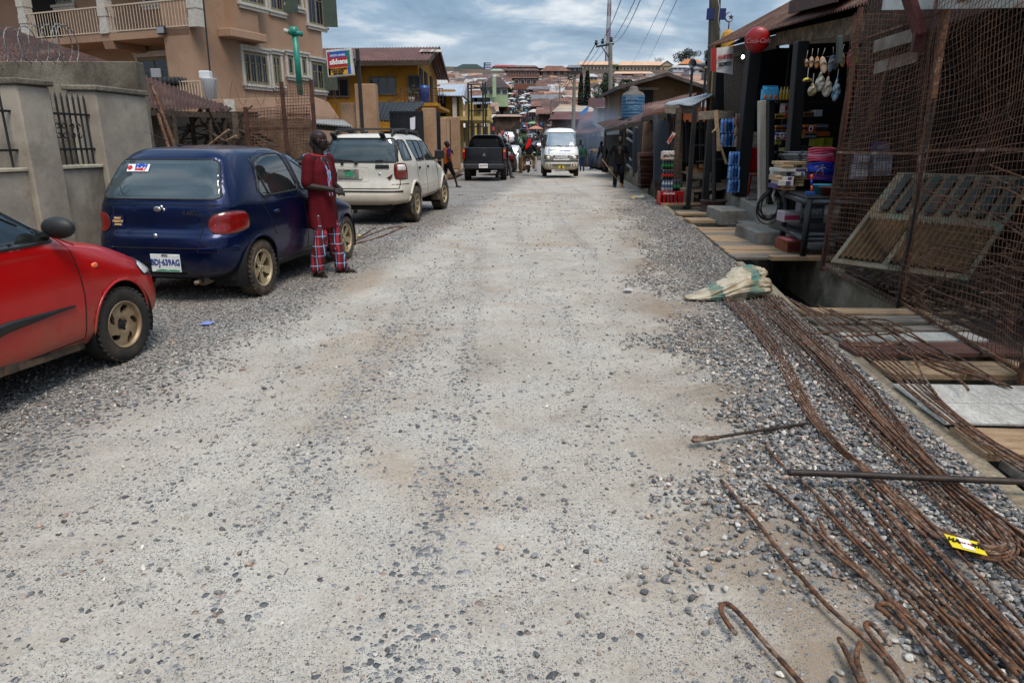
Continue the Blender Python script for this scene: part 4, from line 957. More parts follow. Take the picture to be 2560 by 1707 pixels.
def head(mb,c,yaw,s=1.0,pitch=0.0,face=True):
 R=Matrix.Rotation(yaw,3,'Z')@Matrix.Rotation(pitch,3,'X')       # face looks along local +Y
 def q(p):return Vector(c)+R@(Vector(p)*s)
 def e(p,r,n=14):mb.ell(q(p),tuple(v*s for v in r),n,R)
 e((0,-.015,.030),(.075,.096,.088));e((0,.022,-.035),(.060,.070,.075));e((0,.045,-.078),(.038,.040,.032),10)
 if face:
  mb.tube([q((0,.088,.012)),q((0,.108,-.018)),q((0,.106,-.032))],[.010*s,.015*s,.018*s],8);e((0,.098,-.030),(.023,.014,.012),8)
  e((0,.088,-.062),(.027,.016,.009),8);e((0,.086,-.074),(.025,.015,.009),8)
  for sx in(-1,1):e((sx*.033,.078,.018),(.020,.012,.008),8);e((sx*.076,-.005,-.012),(.011,.022,.033),8);e((sx*.032,.080,.004),(.013,.010,.010),8)
 return q,R
def hand(mb,w_,d,palm_n,s=1.0,curl=.5,side=1,fingers=True):
 w_,d,n_=Vector(w_),Vector(d).normalized(),Vector(palm_n).normalized();x=d.cross(n_).normalized()
 R=Matrix((x,d,n_)).transposed();mb.ell(w_+d*.045*s,(.040*s,.055*s,.018*s),10,R)
 if not fingers:mb.ell(w_+d*.11*s,(.034*s,.05*s,.018*s),8,R);return
 for k,ln in enumerate((.072,.080,.075,.060)):
  b=w_+d*.085*s+x*(k-1.5)*.021*s;p1=b+(d*math.cos(curl*.5)+n_*math.sin(curl*.5))*ln*.45*s;p2=p1+(d*math.cos(curl*1.4)+n_*math.sin(curl*1.4))*ln*.34*s;p3=p2+(d*math.cos(curl*2.2)+n_*math.sin(curl*2.2))*ln*.28*s
  mb.tube([b-d*.02*s,b,p1,p2,p3],[.010*s,.0098*s,.009*s,.008*s,.0065*s],8)
 b=w_+d*.03*s-x*.034*side*s;p1=b+(d*.6-x*.7*side+n_*.3).normalized()*.035*s;p2=p1+(d*.9-x*.2*side+n_*.4).normalized()*.03*s;mb.tube([b,p1,p2],[.012*s,.010*s,.008*s],8)
def person(label,loc,rz,h=1.72,J=None,top=None,bottom=None,shoe=None,hairm=None,vox=.016,skin=None,face=True,group=None,look=0.0,hpitch=0.0,sleeve=1.0,legs=1.0,extra=None,coat=0.0,fingers=True,build_=1.0,hoodm=None):
 # local frame: person faces +Y, joints in fractions of 1.72 m; J overrides
 t=thing('person',label,'person',loc,rz,group);s=h/1.72
 j=dict(pel=(0,0,.93),chest=(0,0,1.28),neck=(0,0,1.45),head=(0,.015,1.60),shR=(.185,0,1.40),elR=(.24,-.03,1.12),wrR=(.25,.06,.88),shL=(-.185,0,1.40),elL=(-.24,-.03,1.12),wrL=(-.25,.06,.88),
    hipR=(.09,0,.90),knR=(.10,.02,.50),anR=(.10,-.02,.09),hipL=(-.09,0,.90),knL=(-.10,.02,.50),anL=(-.10,-.02,.09),hdR=(0,.1,-1),hdL=(0,.1,-1),pnR=(-1,0,0),pnL=(1,0,0),ftR=(0.1,1,0),ftL=(-.1,1,0))
 j.update(J or{});V={k:Vector(v)*(s if k[:2]not in('hd','pn','ft')or k=='head' else 1)for k,v in j.items()}
 sk=skin or SKIN;b=build_
 mb=MB()
 up=(V['chest']-V['pel']).normalized()
 capsule(mb,V['neck']-Vector((0,0,.05*s)),V['head']-Vector((0,.01,.05))*s,.055*s,.052*s)
 head(mb,V['head'],look,s*1.02,hpitch,face)
 mb.tube([V['pel'],V['pel'].lerp(V['chest'],.5),V['chest'],V['chest'].lerp(V['neck'],.65),V['neck']],[.125*s,.12*s,.135*s,.10*s,.055*s],14)
 for S in 'RL':
  capsule(mb,V['sh'+S],V['el'+S],.055*s,.047*s);capsule(mb,V['el'+S],V['wr'+S],.048*s,.031*s);capsule(mb,V['neck']-Vector((0,0,.06*s)),V['sh'+S],.06*s,.052*s)
  hand(mb,V['wr'+S],V['hd'+S],V['pn'+S],s,.55,1 if S=='R' else-1,fingers)
  capsule(mb,V['hip'+S],V['kn'+S],.080*s,.055*s);capsule(mb,V['kn'+S],V['an'+S],.052*s,.036*s)
  f=Vector(V['ft'+S]).normalized();an=V['an'+S];capsule(mb,an+Vector((0,0,-.045*s))-f*.03*s,an+f*.15*s+Vector((0,0,-.062*s)),.036*s,.026*s)
 fuse(mb,'body',sk,t,vox*.62 if face and vox<.02 else vox,3)
 if top is not None:
  mb=MB()
  mb.tube([V['pel']-up*(.04+coat)*s,V['pel']+up*.02*s,V['pel'].lerp(V['chest'],.5),V['chest'],V['chest'].lerp(V['neck'],.6),V['neck']-up*.02*s],[(.155+coat*.12)*s*b,.152*s*b,.150*s*b,.165*s*b,.13*s,.065*s],18)
  for S in 'RL':
   mb.ell(V['sh'+S],(.07*s,)*3,12);capsule(mb,V['chest'].lerp(V['neck'],.55),V['sh'+S],.11*s,.068*s)
   e=V['sh'+S].lerp(V['el'+S],min(1,sleeve));capsule(mb,V['sh'+S],e,.070*s*b,.060*s*b)
   if sleeve>1:capsule(mb,V['el'+S],V['el'+S].lerp(V['wr'+S],sleeve-1),.058*s*b,.043*s*b)
  fuse(mb,'shirt' if coat<.05 else 'jacket',top,t,vox,5)
 if bottom is not None:
  mb=MB();mb.ell(V['pel'],(.165*s*b,.135*s,.12*s),16)
  for S in 'RL':
   capsule(mb,V['hip'+S],V['kn'+S],.100*s*b,.078*s*b)
   if legs>.5:capsule(mb,V['kn'+S],V['kn'+S].lerp(V['an'+S],min(1,legs)),.076*s*b,.066*s*b)
  fuse(mb,'trousers',bottom,t,vox,5)
 if shoe is not None:
  for S in 'RL':
   mb=SMB();f=Vector(V['ft'+S]).normalized();an=V['an'+S];R=Matrix((Vector((f.y,-f.x,0)),f,Vector((0,0,1)))).transposed()
   mb.ell(an+f*.055*s+Vector((0,0,-.048*s)),(.048*s,.135*s,.042*s),14,R);mb.box(an+f*.055*s+Vector((0,0,-.078*s)),(.09*s,.26*s,.02*s),R);mb.build('shoe',shoe,t)
 if hairm is not None:
  mb=SMB();R=Matrix.Rotation(look,3,'Z')@Matrix.Rotation(hpitch,3,'X');mb.ell(V['head']+R@Vector((0,-.024,.040))*s,(.080*s,.098*s,.090*s),16,R);mb.build('hair',hairm,t)
 return t,V,s
# man in maroon
def plaid():
 m=bpy.data.materials.new('maroon_print');m.use_nodes=True;T=m.node_tree;n=T.nodes;l=T.links;b=n['Principled BSDF'];b.inputs['Roughness'].default_value=.85
 t=n.new('ShaderNodeTexCoord');s=n.new('ShaderNodeSeparateXYZ');l.new(t.outputs['Object'],s.inputs[0])
 def mth(op,a,b_=None,c=None):
  q=n.new('ShaderNodeMath');q.operation=op
  for i,v in enumerate((a,b_,c)):
   if v is None:continue
   if isinstance(v,(int,float)):q.inputs[i].default_value=v
   else:l.new(v,q.inputs[i])
  return q.outputs[0]
 ns=n.new('ShaderNodeTexNoise');ns.inputs['Scale'].default_value=5;l.new(t.outputs['Object'],ns.inputs[0]);wv=mth('MULTIPLY',mth('SUBTRACT',ns.outputs[0],.5),.018)
 fx=mth('FRACT',mth('MULTIPLY',mth('ADD',mth('ADD',mth('MULTIPLY',s.outputs[0],-.37),mth('MULTIPLY',s.outputs[1],.93)),wv),11));fz=mth('FRACT',mth('MULTIPLY',mth('ADD',s.outputs[2],wv),8.2))
 def band(f,lo,hi):return mth('MULTIPLY',mth('GREATER_THAN',f,lo),mth('LESS_THAN',f,hi))
 def mix(f,a,c):
  q=n.new('ShaderNodeMix');q.data_type='RGBA';l.new(f,q.inputs[0])
  if isinstance(a,tuple):q.inputs[6].default_value=(*a,1)
  else:l.new(a,q.inputs[6])
  q.inputs[7].default_value=(*c,1);return q.outputs[2]
 c=mix(band(fx,.52,.82),(.08,.004,.012),(.34,.015,.03));c=mix(band(fx,.26,.34),c,(.20,.40,.58));c=mix(band(fz,.10,.17),c,(.22,.40,.60))
 br=n.new('ShaderNodeTexNoise');br.inputs['Scale'].default_value=14;l.new(t.outputs['Object'],br.inputs[0]);c=mix(mth('GREATER_THAN',br.outputs[0],.62),c,(.07,.004,.01))
 l.new(c,b.inputs['Base Color']);return m
PLAID=plaid();MAROON=M('maroon_cloth',(.115,.004,.014),(.16,.006,.020),scale=5,rough=.8,bump=.012,bscale=9,lo=.35,hi=.7,spec=.2)
def maroon_man():
 lc=(G(765,688)+G(850,680))/2
 J=dict(pel=(0,-.01,.93),head=(.0,.035,1.60),neck=(0,0,1.44),shR=(.19,-.01,1.385),elR=(.235,-.02,1.09),wrR=(.09,.235,1.045),shL=(-.19,-.01,1.385),elL=(-.235,-.0,1.09),wrL=(-.05,.25,1.035),
    hdR=(-.75,.5,-.15),hdL=(.75,.5,-.1),pnR=(0,-.5,-.5),pnL=(0,-.5,-.5),hipR=(.09,0,.9),knR=(.11,.03,.5),anR=(.15,-.04,.085),hipL=(-.09,0,.9),knL=(-.11,.05,.5),anL=(-.15,.10,.085),ftR=(.35,1,0),ftL=(-.35,1,0))
 # he looks up the street to the right: local +Y turned towards +X
 t,V,s=person('man in a maroon tunic and plaid trousers standing with clasped hands beside the blue hatchback',(lc.x+.07,lc.y-.05,0),rad(-112),h=1.74,J=J,vox=.011,shoe=None,face=True,look=rad(26),hpitch=rad(-6),skin=SKIN)
 mb=MB()      # loose knee-length tunic
 rings(mb,[((0,-.01,.585),.205,.165,0),((0,-.01,.68),.203,.163,0),((0,-.005,.85),.195,.155,0),((0,0,1.0),.188,.145,0),((0,0,1.15),.19,.142,0),((0,-.005,1.28),.20,.138,0),((0,-.01,1.38),.185,.11,0),((0,-.012,1.43),.12,.085,0),((0,-.005,1.47),.075,.068,0)],32)
 for S in 'RL':
  mb.ell(V['sh'+S]+Vector((0,0,-.01)),(.072,.075,.070),14);capsule(mb,V['sh'+S],V['sh'+S].lerp(V['el'+S],.86),.074,.070)
 o=fuse(mb,'tunic',MAROON,t,.011,4)
 for v in o.data.vertices:      # cloth folds
  c=v.co;k=max(0,min(1,(1.25-c.z)/.5));c+=Vector((c.x,c.y,0)).normalized()*(.010*k*math.sin(math.atan2(c.y,c.x)*7+c.z*3)+.012*nz(c.x*6,c.y*6,c.z*4))
 B=BVHTree.FromPolygons([v.co for v in o.data.vertices],[tuple(p.vertices)for p in o.data.polygons])
 def strip(pts,w_,name,parent=o):
  mb=SMB();L_=[]
  for x,z in pts:
   for dx in(-w_/2,w_/2):
    h=B.ray_cast(Vector((x+dx,2,z)),Vector((0,-1,0)))[0];L_.append((h or Vector((x+dx,.15,z)))+Vector((0,.006,0)))
  mb.add(L_,[(2*i,2*i+1,2*i+3,2*i+2)for i in range(len(pts)-1)]);return mb.build(name,PLP,parent)
 PLP=M('print_strip',(.22,.42,.62),(.36,.025,.04),scale=22,rough=.8,lo=.46,hi=.54,stretch=(1,1,.6),detail=2)
 strip([(.01,1.44-.02*i)for i in range(24)],.075,'placket')
 mb=SMB();mb.tube([(.085*math.cos(a),.075*math.sin(a)-.004,1.452-.012*math.sin(a))for a in np.linspace(0,6.28,24)],.011,6);mb.build('neckline_trim',M('print_red',(.45,.02,.04)),o)
 for S,sx in(('R',1),('L',-1)):
  mb=SMB();c=V['sh'+S]
  for k in range(2):
   p=[]
   for i in range(6):
    x=sx*(.12+.022*i);h=B.ray_cast(Vector((x,-.05+.045*k,2)),Vector((0,0,-1)))[0];p.append((h or c)+Vector((0,0,.004)))
   mb.tube(p,.005,5)
  mb.build('shoulder_trim',PLP,o)
 mb=MB();mb.ell((0,-.01,.80),(.14,.12,.10),16)
 for S in 'RL':capsule(mb,V['hip'+S],V['kn'+S],.078,.088);capsule(mb,V['kn'+S],V['an'+S]+Vector((0,0,.02)),.090,.084)
 o2=fuse(mb,'trousers',PLAID,t,.011,4)
 for v in o2.data.vertices:c=v.co;c+=Vector((nz(c.x*9,c.y*9,c.z*7),nz(c.x*9+5,c.y*9,c.z*7),0))*.016
 SAN=M('sandal_leather',(.02,.015,.012),(.05,.03,.02),scale=12,rough=.7)
 for S in 'RL':
  f=Vector(J['ft'+S]).normalized();an=V['an'+S];R=Matrix((Vector((f.y,-f.x,0)),f,Vector((0,0,1)))).transposed();mb=MB();mb.sm=False
  mb.lathe([(1,-.01),(1,.01)],n=20);mb.v=[tuple(an+R@Vector((v[0]*.052,v[1]*.14+.06,v[2]-.078)))for v in mb.v];mb.sm=True
  mb.tube([an+R@Vector((-.05,.08,-.07)),an+R@Vector((-.035,.09,-.028)),an+R@Vector((.0,.10,-.015)),an+R@Vector((.035,.09,-.028)),an+R@Vector((.05,.08,-.07))],.014,6);mb.build('sandal',SAN,t)
 GOLD=M('spectacle_metal',(.5,.45,.35),rough=.3,metal=1);mb=SMB();q=lambda p:V['head']+Matrix.Rotation(rad(26),3,'Z')@Matrix.Rotation(rad(-6),3,'X')@Vector(p)
 for sx in(-1,1):
  mb.tube([q((sx*.034+.024*math.cos(a),.103,.006+.019*math.sin(a)))for a in np.linspace(0,6.28,14)],.002,4);mb.tube([q((sx*.06,.10,.010)),q((sx*.08,.0,.012))],.002,4)
 mb.tube([q((-.01,.105,.008)),q((.01,.105,.008))],.002,4);mb.build('spectacles',GOLD,t)
 return t
maroon_man()
CL=lambda n,a,b:M(n,a,b,scale=6,rough=.85,bump=.01,bscale=10,spec=.2)
BLKC=CL('black_cloth',(.006,.006,.007),(.013,.012,.013));GRYC=CL('faded_grey_denim',(.10,.10,.11),(.17,.17,.18));NAVC=CL('navy_cloth',(.008,.009,.016),(.015,.016,.026))
ORGC=CL('orange_cloth',(.42,.12,.015),(.32,.09,.012));PURC=CL('purple_cloth',(.05,.012,.08),(.06,.02,.1));GRNC=CL('green_cloth',(.01,.07,.04),(.02,.10,.06));YELC=CL('mustard_cloth',(.42,.27,.03),(.32,.2,.02))
JEAN=CL('blue_denim',(.02,.035,.09),(.04,.06,.14));PALC=CL('pale_cloth',(.35,.34,.33),(.45,.44,.42));REDC=CL('red_scarf_cloth',(.55,.01,.008),(.4,.008,.006));TANC=CL('khaki_cloth',(.22,.16,.09),(.3,.22,.13))
SHOEB=M('black_shoe',(.01,.01,.01),rough=.5);SHOEL=M('pale_blue_slipper',(.15,.28,.45),rough=.6);CAMO=M('dark_patterned_cloth',(.006,.01,.018),(.035,.045,.07),scale=14,rough=.85,lo=.48,hi=.56)
# man leaning between the blue car and the white car
p0=P(788,352,11.2)
person('man in a dark green shirt resting his arm behind the blue hatchback',(p0.x,11.2,0),rad(-150),h=1.66,J=dict(elR=(.36,.16,1.33),wrR=(.12,.24,1.36),hdR=(-1,.3,.1),elL=(-.25,.1,1.12)),top=CL('dark_green_cloth',(.01,.02,.015),(.015,.035,.025)),bottom=NAVC,hairm=HAIR,vox=.018,shoe=SHOEB,sleeve=.9,look=rad(25))
# boy in an orange football shirt beside the pillar
p0=G(1128,470)
t,V,s=person('youth in an orange football shirt stepping past the front of the white car',(p0.x-.12,p0.y,0),rad(-62),h=1.60,J=dict(knR=(.09,.22,.52),anR=(.10,.34,.10),knL=(-.09,-.08,.52),anL=(-.10,-.42,.12),elR=(.24,-.05,1.12),wrR=(.22,.10,.9),elL=(-.28,.10,1.18),wrL=(-.15,.28,1.38),ftL=(0,1,-.3)),top=ORGC,bottom=BLKC,vox=.018,skin=SKIN,hairm=HAIR,sleeve=.75,legs=.45)
mb=MB();[capsule(mb,V['sh'+S],V['sh'+S].lerp(V['el'+S],.7),.076,.070)for S in 'RL'];fuse(mb,'purple_sleeve',PURC,t,.018,3)
# man in black jacket crossing behind the pickup
p0=G(1262,446)
person('man in a black jacket and grey jeans walking away behind the black pickup',(p0.x,p0.y,0),rad(-50),h=1.72,J=dict(knR=(.09,.20,.52),anR=(.09,.30,.09),knL=(-.09,-.10,.52),anL=(-.09,-.40,.13),elR=(.28,-.1,1.14),wrR=(.26,-.05,.90),elL=(-.28,.05,1.13),wrL=(-.24,.16,.92)),top=BLKC,bottom=GRYC,vox=.02,hairm=HAIR,shoe=SHOEB,sleeve=1.9,coat=.10,build_=1.1)
# man with broom walking towards us
p0=G(1545,468)
t,V,s=person('man in open black jacket carrying a long straw broom along the drain',(p0.x,p0.y,0),rad(172),h=1.76,J=dict(knR=(.11,.12,.52),anR=(.12,.12,.09),knL=(-.11,.10,.52),anL=(-.12,-.16,.12),elR=(.34,-.02,1.16),wrR=(.42,.10,.92),elL=(-.28,-.04,1.14),wrL=(-.30,.08,.90),hdR=(.2,.3,-1)),top=BLKC,bottom=NAVC,vox=.017,shoe=SHOEB,sleeve=1.85,coat=.12,build_=1.12)
mb=MB();h=V['chest'];mb.prism([(-.05,.155,1.42),(.05,.155,1.42),(.035,.18,1.22),(.0,.185,1.12),(-.035,.18,1.22)],(0,.01,0));mb.build('undershirt',CL('brown_shirt',(.10,.06,.045),(.13,.08,.06)),t,bevel=.002)
mb=SMB();a=P(1505,398,p0.y-.1);b=P(1545,452,p0.y-.25);mb.cyl(a,b,.012,.012,6)
d=(b-a).normalized();bro=thing('broom','long straw broom slanting in the hand of the man walking along the drain','broom',(0,0,0));STR=M('straw',(.35,.22,.10),(.45,.3,.15),scale=20);mb.build('handle',STR,bro)
mb=MB();[mb.cyl(b,b+d*.28+Vector((RS.uniform(-.07,.07),RS.uniform(-.05,.05),RS.uniform(-.02,.02))),.006,.003,4)for _ in range(36)];mb.build('bristles',STR,bro)
# people working in the smoke past the drain
p0=G(1478,420)
person('dark clothed man in patterned jacket bending beside the low wall',(p0.x+.10,p0.y-6,0),rad(120),h=1.72,J=dict(chest=(0,.22,1.20),neck=(0,.30,1.32),head=(0,.36,1.46),shR=(.18,.26,1.28),shL=(-.18,.26,1.28),elR=(.24,.30,1.0),wrR=(.2,.42,.78),elL=(-.24,.30,1.0),wrL=(-.2,.42,.78)),top=CAMO,bottom=CAMO,vox=.024,hairm=HAIR,shoe=SHOEB,sleeve=1.9,face=False,fingers=False,build_=1.2)
p0=G(1478,412)
person('stooping worker in a mustard shirt and blue jeans by the roadside',(p0.x,p0.y,0),rad(-75),h=1.70,J=dict(pel=(0,0,.90),chest=(0,.34,.95),neck=(0,.50,.86),head=(0,.60,.76),shR=(.18,.44,.88),shL=(-.18,.44,.88),elR=(.2,.48,.62),wrR=(.16,.5,.36),elL=(-.2,.48,.62),wrL=(-.16,.5,.36)),top=YELC,bottom=JEAN,vox=.026,hairm=HAIR,shoe=SHOEB,face=False,fingers=False)
for k,(px,py,yy,c1,c2,lb)in enumerate(((1457,405,46,GRNC,JEAN,'person in a green and white football shirt standing right of the minibus'),(1480,396,52,PALC,JEAN,'person in a pale shirt standing farthest back in the smoke'),(1340,408,47,GRNC,PALC,'person in green shirt and pale trousers left of the minibus'),(1302,405,41.5,PALC,TANC,'person in a loose pale grey shirt beside the maroon hatchback'))):
 q=P(px,352,yy);person(lb,(q.x,yy,hill(yy)),rad(40*k),h=1.7,top=c1,bottom=c2,vox=.03,hairm=HAIR,face=False,fingers=False,sleeve=.8,J=dict(elR=(.3,.1,1.15),wrR=(.3,.2,.95)))
# ---- motorcycle, rider with red scarf, loads on the head ----
def moto():
 g=G(1322,432);Y=g.y+.3;t=thing('motorcycle','small dark red motorcycle ridden away from the camera by a rider in a red scarf','motorcycle',(g.x,Y,0),rad(-4))
 for y in(-.62,.62):
  mb=SMB();R=Matrix.Rotation(math.pi/2,3,'Y');mb.lathe([(.22,-.03),(.29,-.045),(.31,0),(.29,.045),(.22,.03)],c=(0,y,.31),n=24,R=R,cap=False);w_=mb.build('wheel',RUB,t)
  mb=MB();[mb.cyl((0,y,.31),(0,y+.23*math.cos(a),.31+.23*math.sin(a)),.006,.006,4)for a in np.linspace(0,6.28,10)];mb.lathe([(.05,-.06),(.05,.06)],c=(0,y,.31),n=10,R=R);mb.build('rim',CHROME,w_)
 MR=M('moto_red',(.12,.01,.012),rough=.3,coat=.6)
 mb=SMB();mb.ell((0,.22,.80),(.13,.25,.14));mb.build('fuel_tank',MR,t)
 mb=SMB();mb.ell((0,-.25,.80),(.14,.42,.07));mb.build('seat',BLK,t)
 mb=SMB();mb.tube([(0,.45,.85),(0,.1,.62),(0,-.3,.68),(0,-.75,.72)],.03,6);mb.box((0,.05,.42),(.26,.34,.30));mb.build('engine',M('engine_grey',(.08,.08,.08),rough=.5,metal=.5),t)
 mb=SMB();mb.grid(lambda u,v:((v-.5)*.2,-.62+.36*math.cos(rad(20+140*u)+math.pi/2-.9),.31+.36*math.sin(rad(20+140*u)+math.pi/2-.9)),10,2,thick=(0,0,-.01));mb.build('rear_mudguard',MR,t)
 mb=MB();mb.box((0,-.98,.66),(.12,.05,.09));mb.build('tail_light',REDL,t,bevel=.01);mb=MB();mb.box((0,-1.0,.50),(.2,.01,.16));mb.build('licence_plate',PLW,t)
 mb=SMB();mb.tube([(-.36,.42,1.02),(-.15,.5,1.0),(.15,.5,1.0),(.36,.42,1.02)],.014,6);mb.cyl((0,.48,1.0),(0,.66,.31),.03,n=6);mb.build('handlebar',CHROME,t)
 for sx in(-1,1):mb=SMB();mb.cyl((sx*.3,.45,1.0),(sx*.38,.42,1.18),.006,n=4);mb.ell((sx*.38,.42,1.22),(.07,.02,.045));mb.build('mirror',BLK,t)
 for sx in(-1,1):mb=SMB();mb.cyl((sx*.14,.0,.30),(sx*.14,-.85,.38),.04,n=8);mb.build('exhaust',CHROME,t)
 J=dict(pel=(0,-.05,.93),chest=(0,.02,1.22),neck=(0,.05,1.38),head=(0,.07,1.53),shR=(.18,.04,1.33),shL=(-.18,.04,1.33),elR=(.33,.15,1.12),wrR=(.33,.38,1.05),elL=(-.33,.15,1.12),wrL=(-.33,.38,1.05),hipR=(.10,-.05,.90),knR=(.26,.26,.66),anR=(.24,.10,.28),hipL=(-.10,-.05,.90),knL=(-.26,.26,.66),anL=(-.24,.10,.28))
 tt,V,s=person('motorcycle passenger wrapped in a bright red scarf and black robe',(g.x,Y-.28,0),rad(-4),h=1.75,J=J,top=BLKC,bottom=TANC,shoe=SHOEB,vox=.022,sleeve=1.8,face=False,build_=1.15)
 mb=MB();mb.ell(V['head']+Vector((0,-.01,.02)),(.12,.13,.14),14);mb.tube([V['head']+Vector((0,-.05,-.02)),V['neck']+Vector((-.04,-.10,-.05)),V['chest']+Vector((-.14,-.15,0)),V['chest']+Vector((-.18,-.16,-.12))],[.10,.12,.08,.03],10);fuse(mb,'head_scarf',REDC,tt,.02,4)
 # buckets and cooler carried high behind the rider
 hx=P(1310,352,Y+1.6).x;base=1.80
 pr=person('trader under stacked buckets walking in front of the motorcycle',(hx,Y+1.7,0),0,h=1.70,top=GRNC,bottom=TANC,vox=.03,face=False,fingers=False,J=dict(elR=(.33,.0,1.5),wrR=(.2,.02,1.8),hdR=(-.3,0,1),elL=(-.33,0,1.5),wrL=(-.2,0.02,1.8),hdL=(.3,0,1)))
 z=1.70
 for nm,lb,r1,r2,h_,c in(('basin','green cooler carried on the head beneath the stack',.15,.17,.20,(.02,.30,.12)),('basin','yellow rimmed green basin in the middle of the head load',.17,.19,.08,(.35,.40,.05)),('basin','dark teal basin beneath the top bucket of the head load',.22,.27,.15,(.01,.05,.07)),('bucket','blue bucket with white handle on top of the head load',.13,.16,.17,(.02,.03,.25))):
  o=thing(nm,lb,'bucket' if nm=='bucket' else 'basin',(hx,Y+1.7,z));mb=SMB();mb.lathe([(0,0),(r1,0),(r2,h_),(r2+.015,h_),(r2+.015,h_-.02),(r2-.01,h_-.01),(r1-.02,.02),(0,.02)],n=24,cap=False);mb.build('tub',M('plastic_'+str(z),c,rough=.35),o)
  mb=SMB();mb.tube([(r2*math.cos(a),-.05*math.sin(a)-.15,h_-.02-.09*math.sin(a))for a in np.linspace(0,math.pi,12)],.010,5);mb.build('handle',PALC,o);z+=h_+.01
moto()
# ---------------- left side ----------------
def PLN(px,py,a,b):
 d=ray(px,py);t=a/(d.x-b*d.y);return Vector((d.x*t,d.y*t,HC+d.z*t))
CONC=M('grey_cement_render',(.32,.28,.235),(.42,.38,.32),scale=1.8,rough=.9,col3=(.20,.175,.145),bump=.004,bscale=14)
CONCD=M('stained_cement_render',(.12,.10,.075),(.27,.24,.195),scale=.9,rough=.92,col3=(.06,.05,.04),bump=.008,bscale=14,fine=50)
CONCT=M('pale_cement_cap',(.40,.36,.28),(.50,.46,.37),scale=6,rough=.9,bump=.006)
RUST=M('rusty_corrugated_iron',(.075,.03,.018),(.15,.062,.034),scale=3.5,rough=.8,col3=(.24,.17,.12),stretch=(1,1,1),fine=30,metal=.1)
RUSTD=M('dark_rust_iron',(.07,.03,.02),(.15,.06,.035),scale=6,rough=.85,fine=60)
REB=M('rusty_steel_bar',(.06,.034,.022),(.24,.115,.05),scale=26,rough=.85,col3=(.38,.31,.25),fine=160,bump=.002,bscale=160,lo=.38,hi=.62)
IRON=M('black_wrought_iron',(.008,.008,.009),(.02,.018,.016),scale=20,rough=.6)
WIRE=M('galvanised_wire',(.22,.22,.22),(.36,.35,.33),scale=20,rough=.5,metal=.5)
WIRER=M('rusty_mesh_wire',(.10,.055,.035),(.22,.12,.075),scale=5,rough=.85)
TANW=M('tan_rendered_wall',(.36,.24,.155),(.42,.29,.195),scale=1.1,rough=.9,col3=(.30,.20,.135),bump=.004,bscale=18,fine=50)
PNKW=M('dusty_pink_wall',(.32,.215,.155),(.38,.265,.20),scale=.9,rough=.9,col3=(.26,.175,.13),bump=.004,bscale=18)
WMLD=M('white_plaster_moulding',(.55,.52,.47),(.45,.42,.38),scale=8,rough=.85)
SASH=M('olive_beige_sash',(.22,.20,.13),(.28,.25,.17),scale=10,rough=.6)
BGLS=M('dark_blue_glass',(.004,.008,.028),(.01,.018,.06),scale=2,rough=.08,spec=.7)
WOODD=M('dark_weathered_wood',(.06,.042,.03),(.13,.095,.065),scale=3,rough=.9,stretch=(1,6,6),fine=40)
WOODL=M('pale_timber',(.34,.23,.14),(.46,.34,.22),scale=3,rough=.85,stretch=(1,7,7),fine=50)
WOODG=M('grey_old_timber',(.20,.17,.135),(.32,.28,.23),scale=3,rough=.9,stretch=(1,7,7),fine=50,col3=(.12,.09,.07))
WOODR=M('red_brown_board',(.15,.075,.055),(.22,.115,.085),scale=3,rough=.8,stretch=(1,5,5),fine=40)
# cement wall with pillars and grilles
a_,b_=-5.6,.115;WN=Vector((1,-.115,0)).normalized()
wl=thing('compound_wall','grey cement rendered wall with square pillars and black iron grilles behind the red car','wall',(0,0,0))
def wp(px,py):return PLN(px,py,a_,b_)
def wy(y,z,off=0.0):p=Vector((a_+b_*y,y,z));return p+WN*off
y1a,y1b,y2a,y2b,ye=wp(42,300).y,wp(124,300).y,wp(236,300).y,wp(330,300).y,wp(366,330).y
zt=wp(124,220).z;zt2=wp(300,234).z;zs=wp(220,420).z
def wbox(mb,ya,yb,z0,z1,off0,off1):mb.prism([wy(ya,z0,off0),wy(yb,z0,off0),wy(yb,z0,off1),wy(ya,z0,off1)],(0,0,z1-z0))
mb=MB();wbox(mb,2.0,ye,-.1,zs,-.22,0);mb.build('wall',CONC,wl,bevel=.012)
for ya,yb,z1,pr in((4.9,5.6,zt,.05),(y1a,y1b,zt,.06),(y2a,ye,zt2,.06)):
 mb=MB();wbox(mb,ya,yb,-.1,z1,-.30,pr);o=mb.build('pillar',CONC,wl,bevel=.015,jit=.008)
 mb=MB();wbox(mb,ya-.03,yb+.03,z1,z1+.06,-.33,pr+.03);mb.build('cap',CONCD,o,bevel=.012,jit=.02)
for ya,yb in((5.6,y1a),(y1b,y2a)):
 mb=MB();wbox(mb,ya+.002,yb-.002,zs,zs+.035,-.25,.025);mb.build('window_sill',CONCT,wl,bevel=.006,jit=.01)
 g=MB();n_=8;zb,zt_=zs+.06,zt2-.10
 for k in range(n_):
  y=ya+(yb-ya)*(k+.5)/n_;g.cyl(wy(y,zb-.02,-.06),wy(y,zt_,-.06),.011,n=6);g.cyl(wy(y,zt_,-.06),wy(y,zt_+.06,-.06),.014,.001,6)
 for z in(zb+.14,zt_-.16):g.beam(wy(ya,z,-.06),wy(yb,z,-.06),.03,.022)
 go=g.build('iron_grille',IRON,wl)
 g=MB();g.sm=True
 for c0 in(.30,.62):
  for sx in(-1,1):
   for sz in(-1,1):
    c_=ya+(yb-ya)*c0;zc=(zb+zt_)/2+sz*.045
    g.tube([wy(c_+sx*(.045+.034*math.cos(a)*(1-a/12)),zc+sz*.034*math.sin(a)*(1-a/12),-.05)for a in np.linspace(0,5.2,14)],.007,5)
 g.build('scroll',IRON,go)
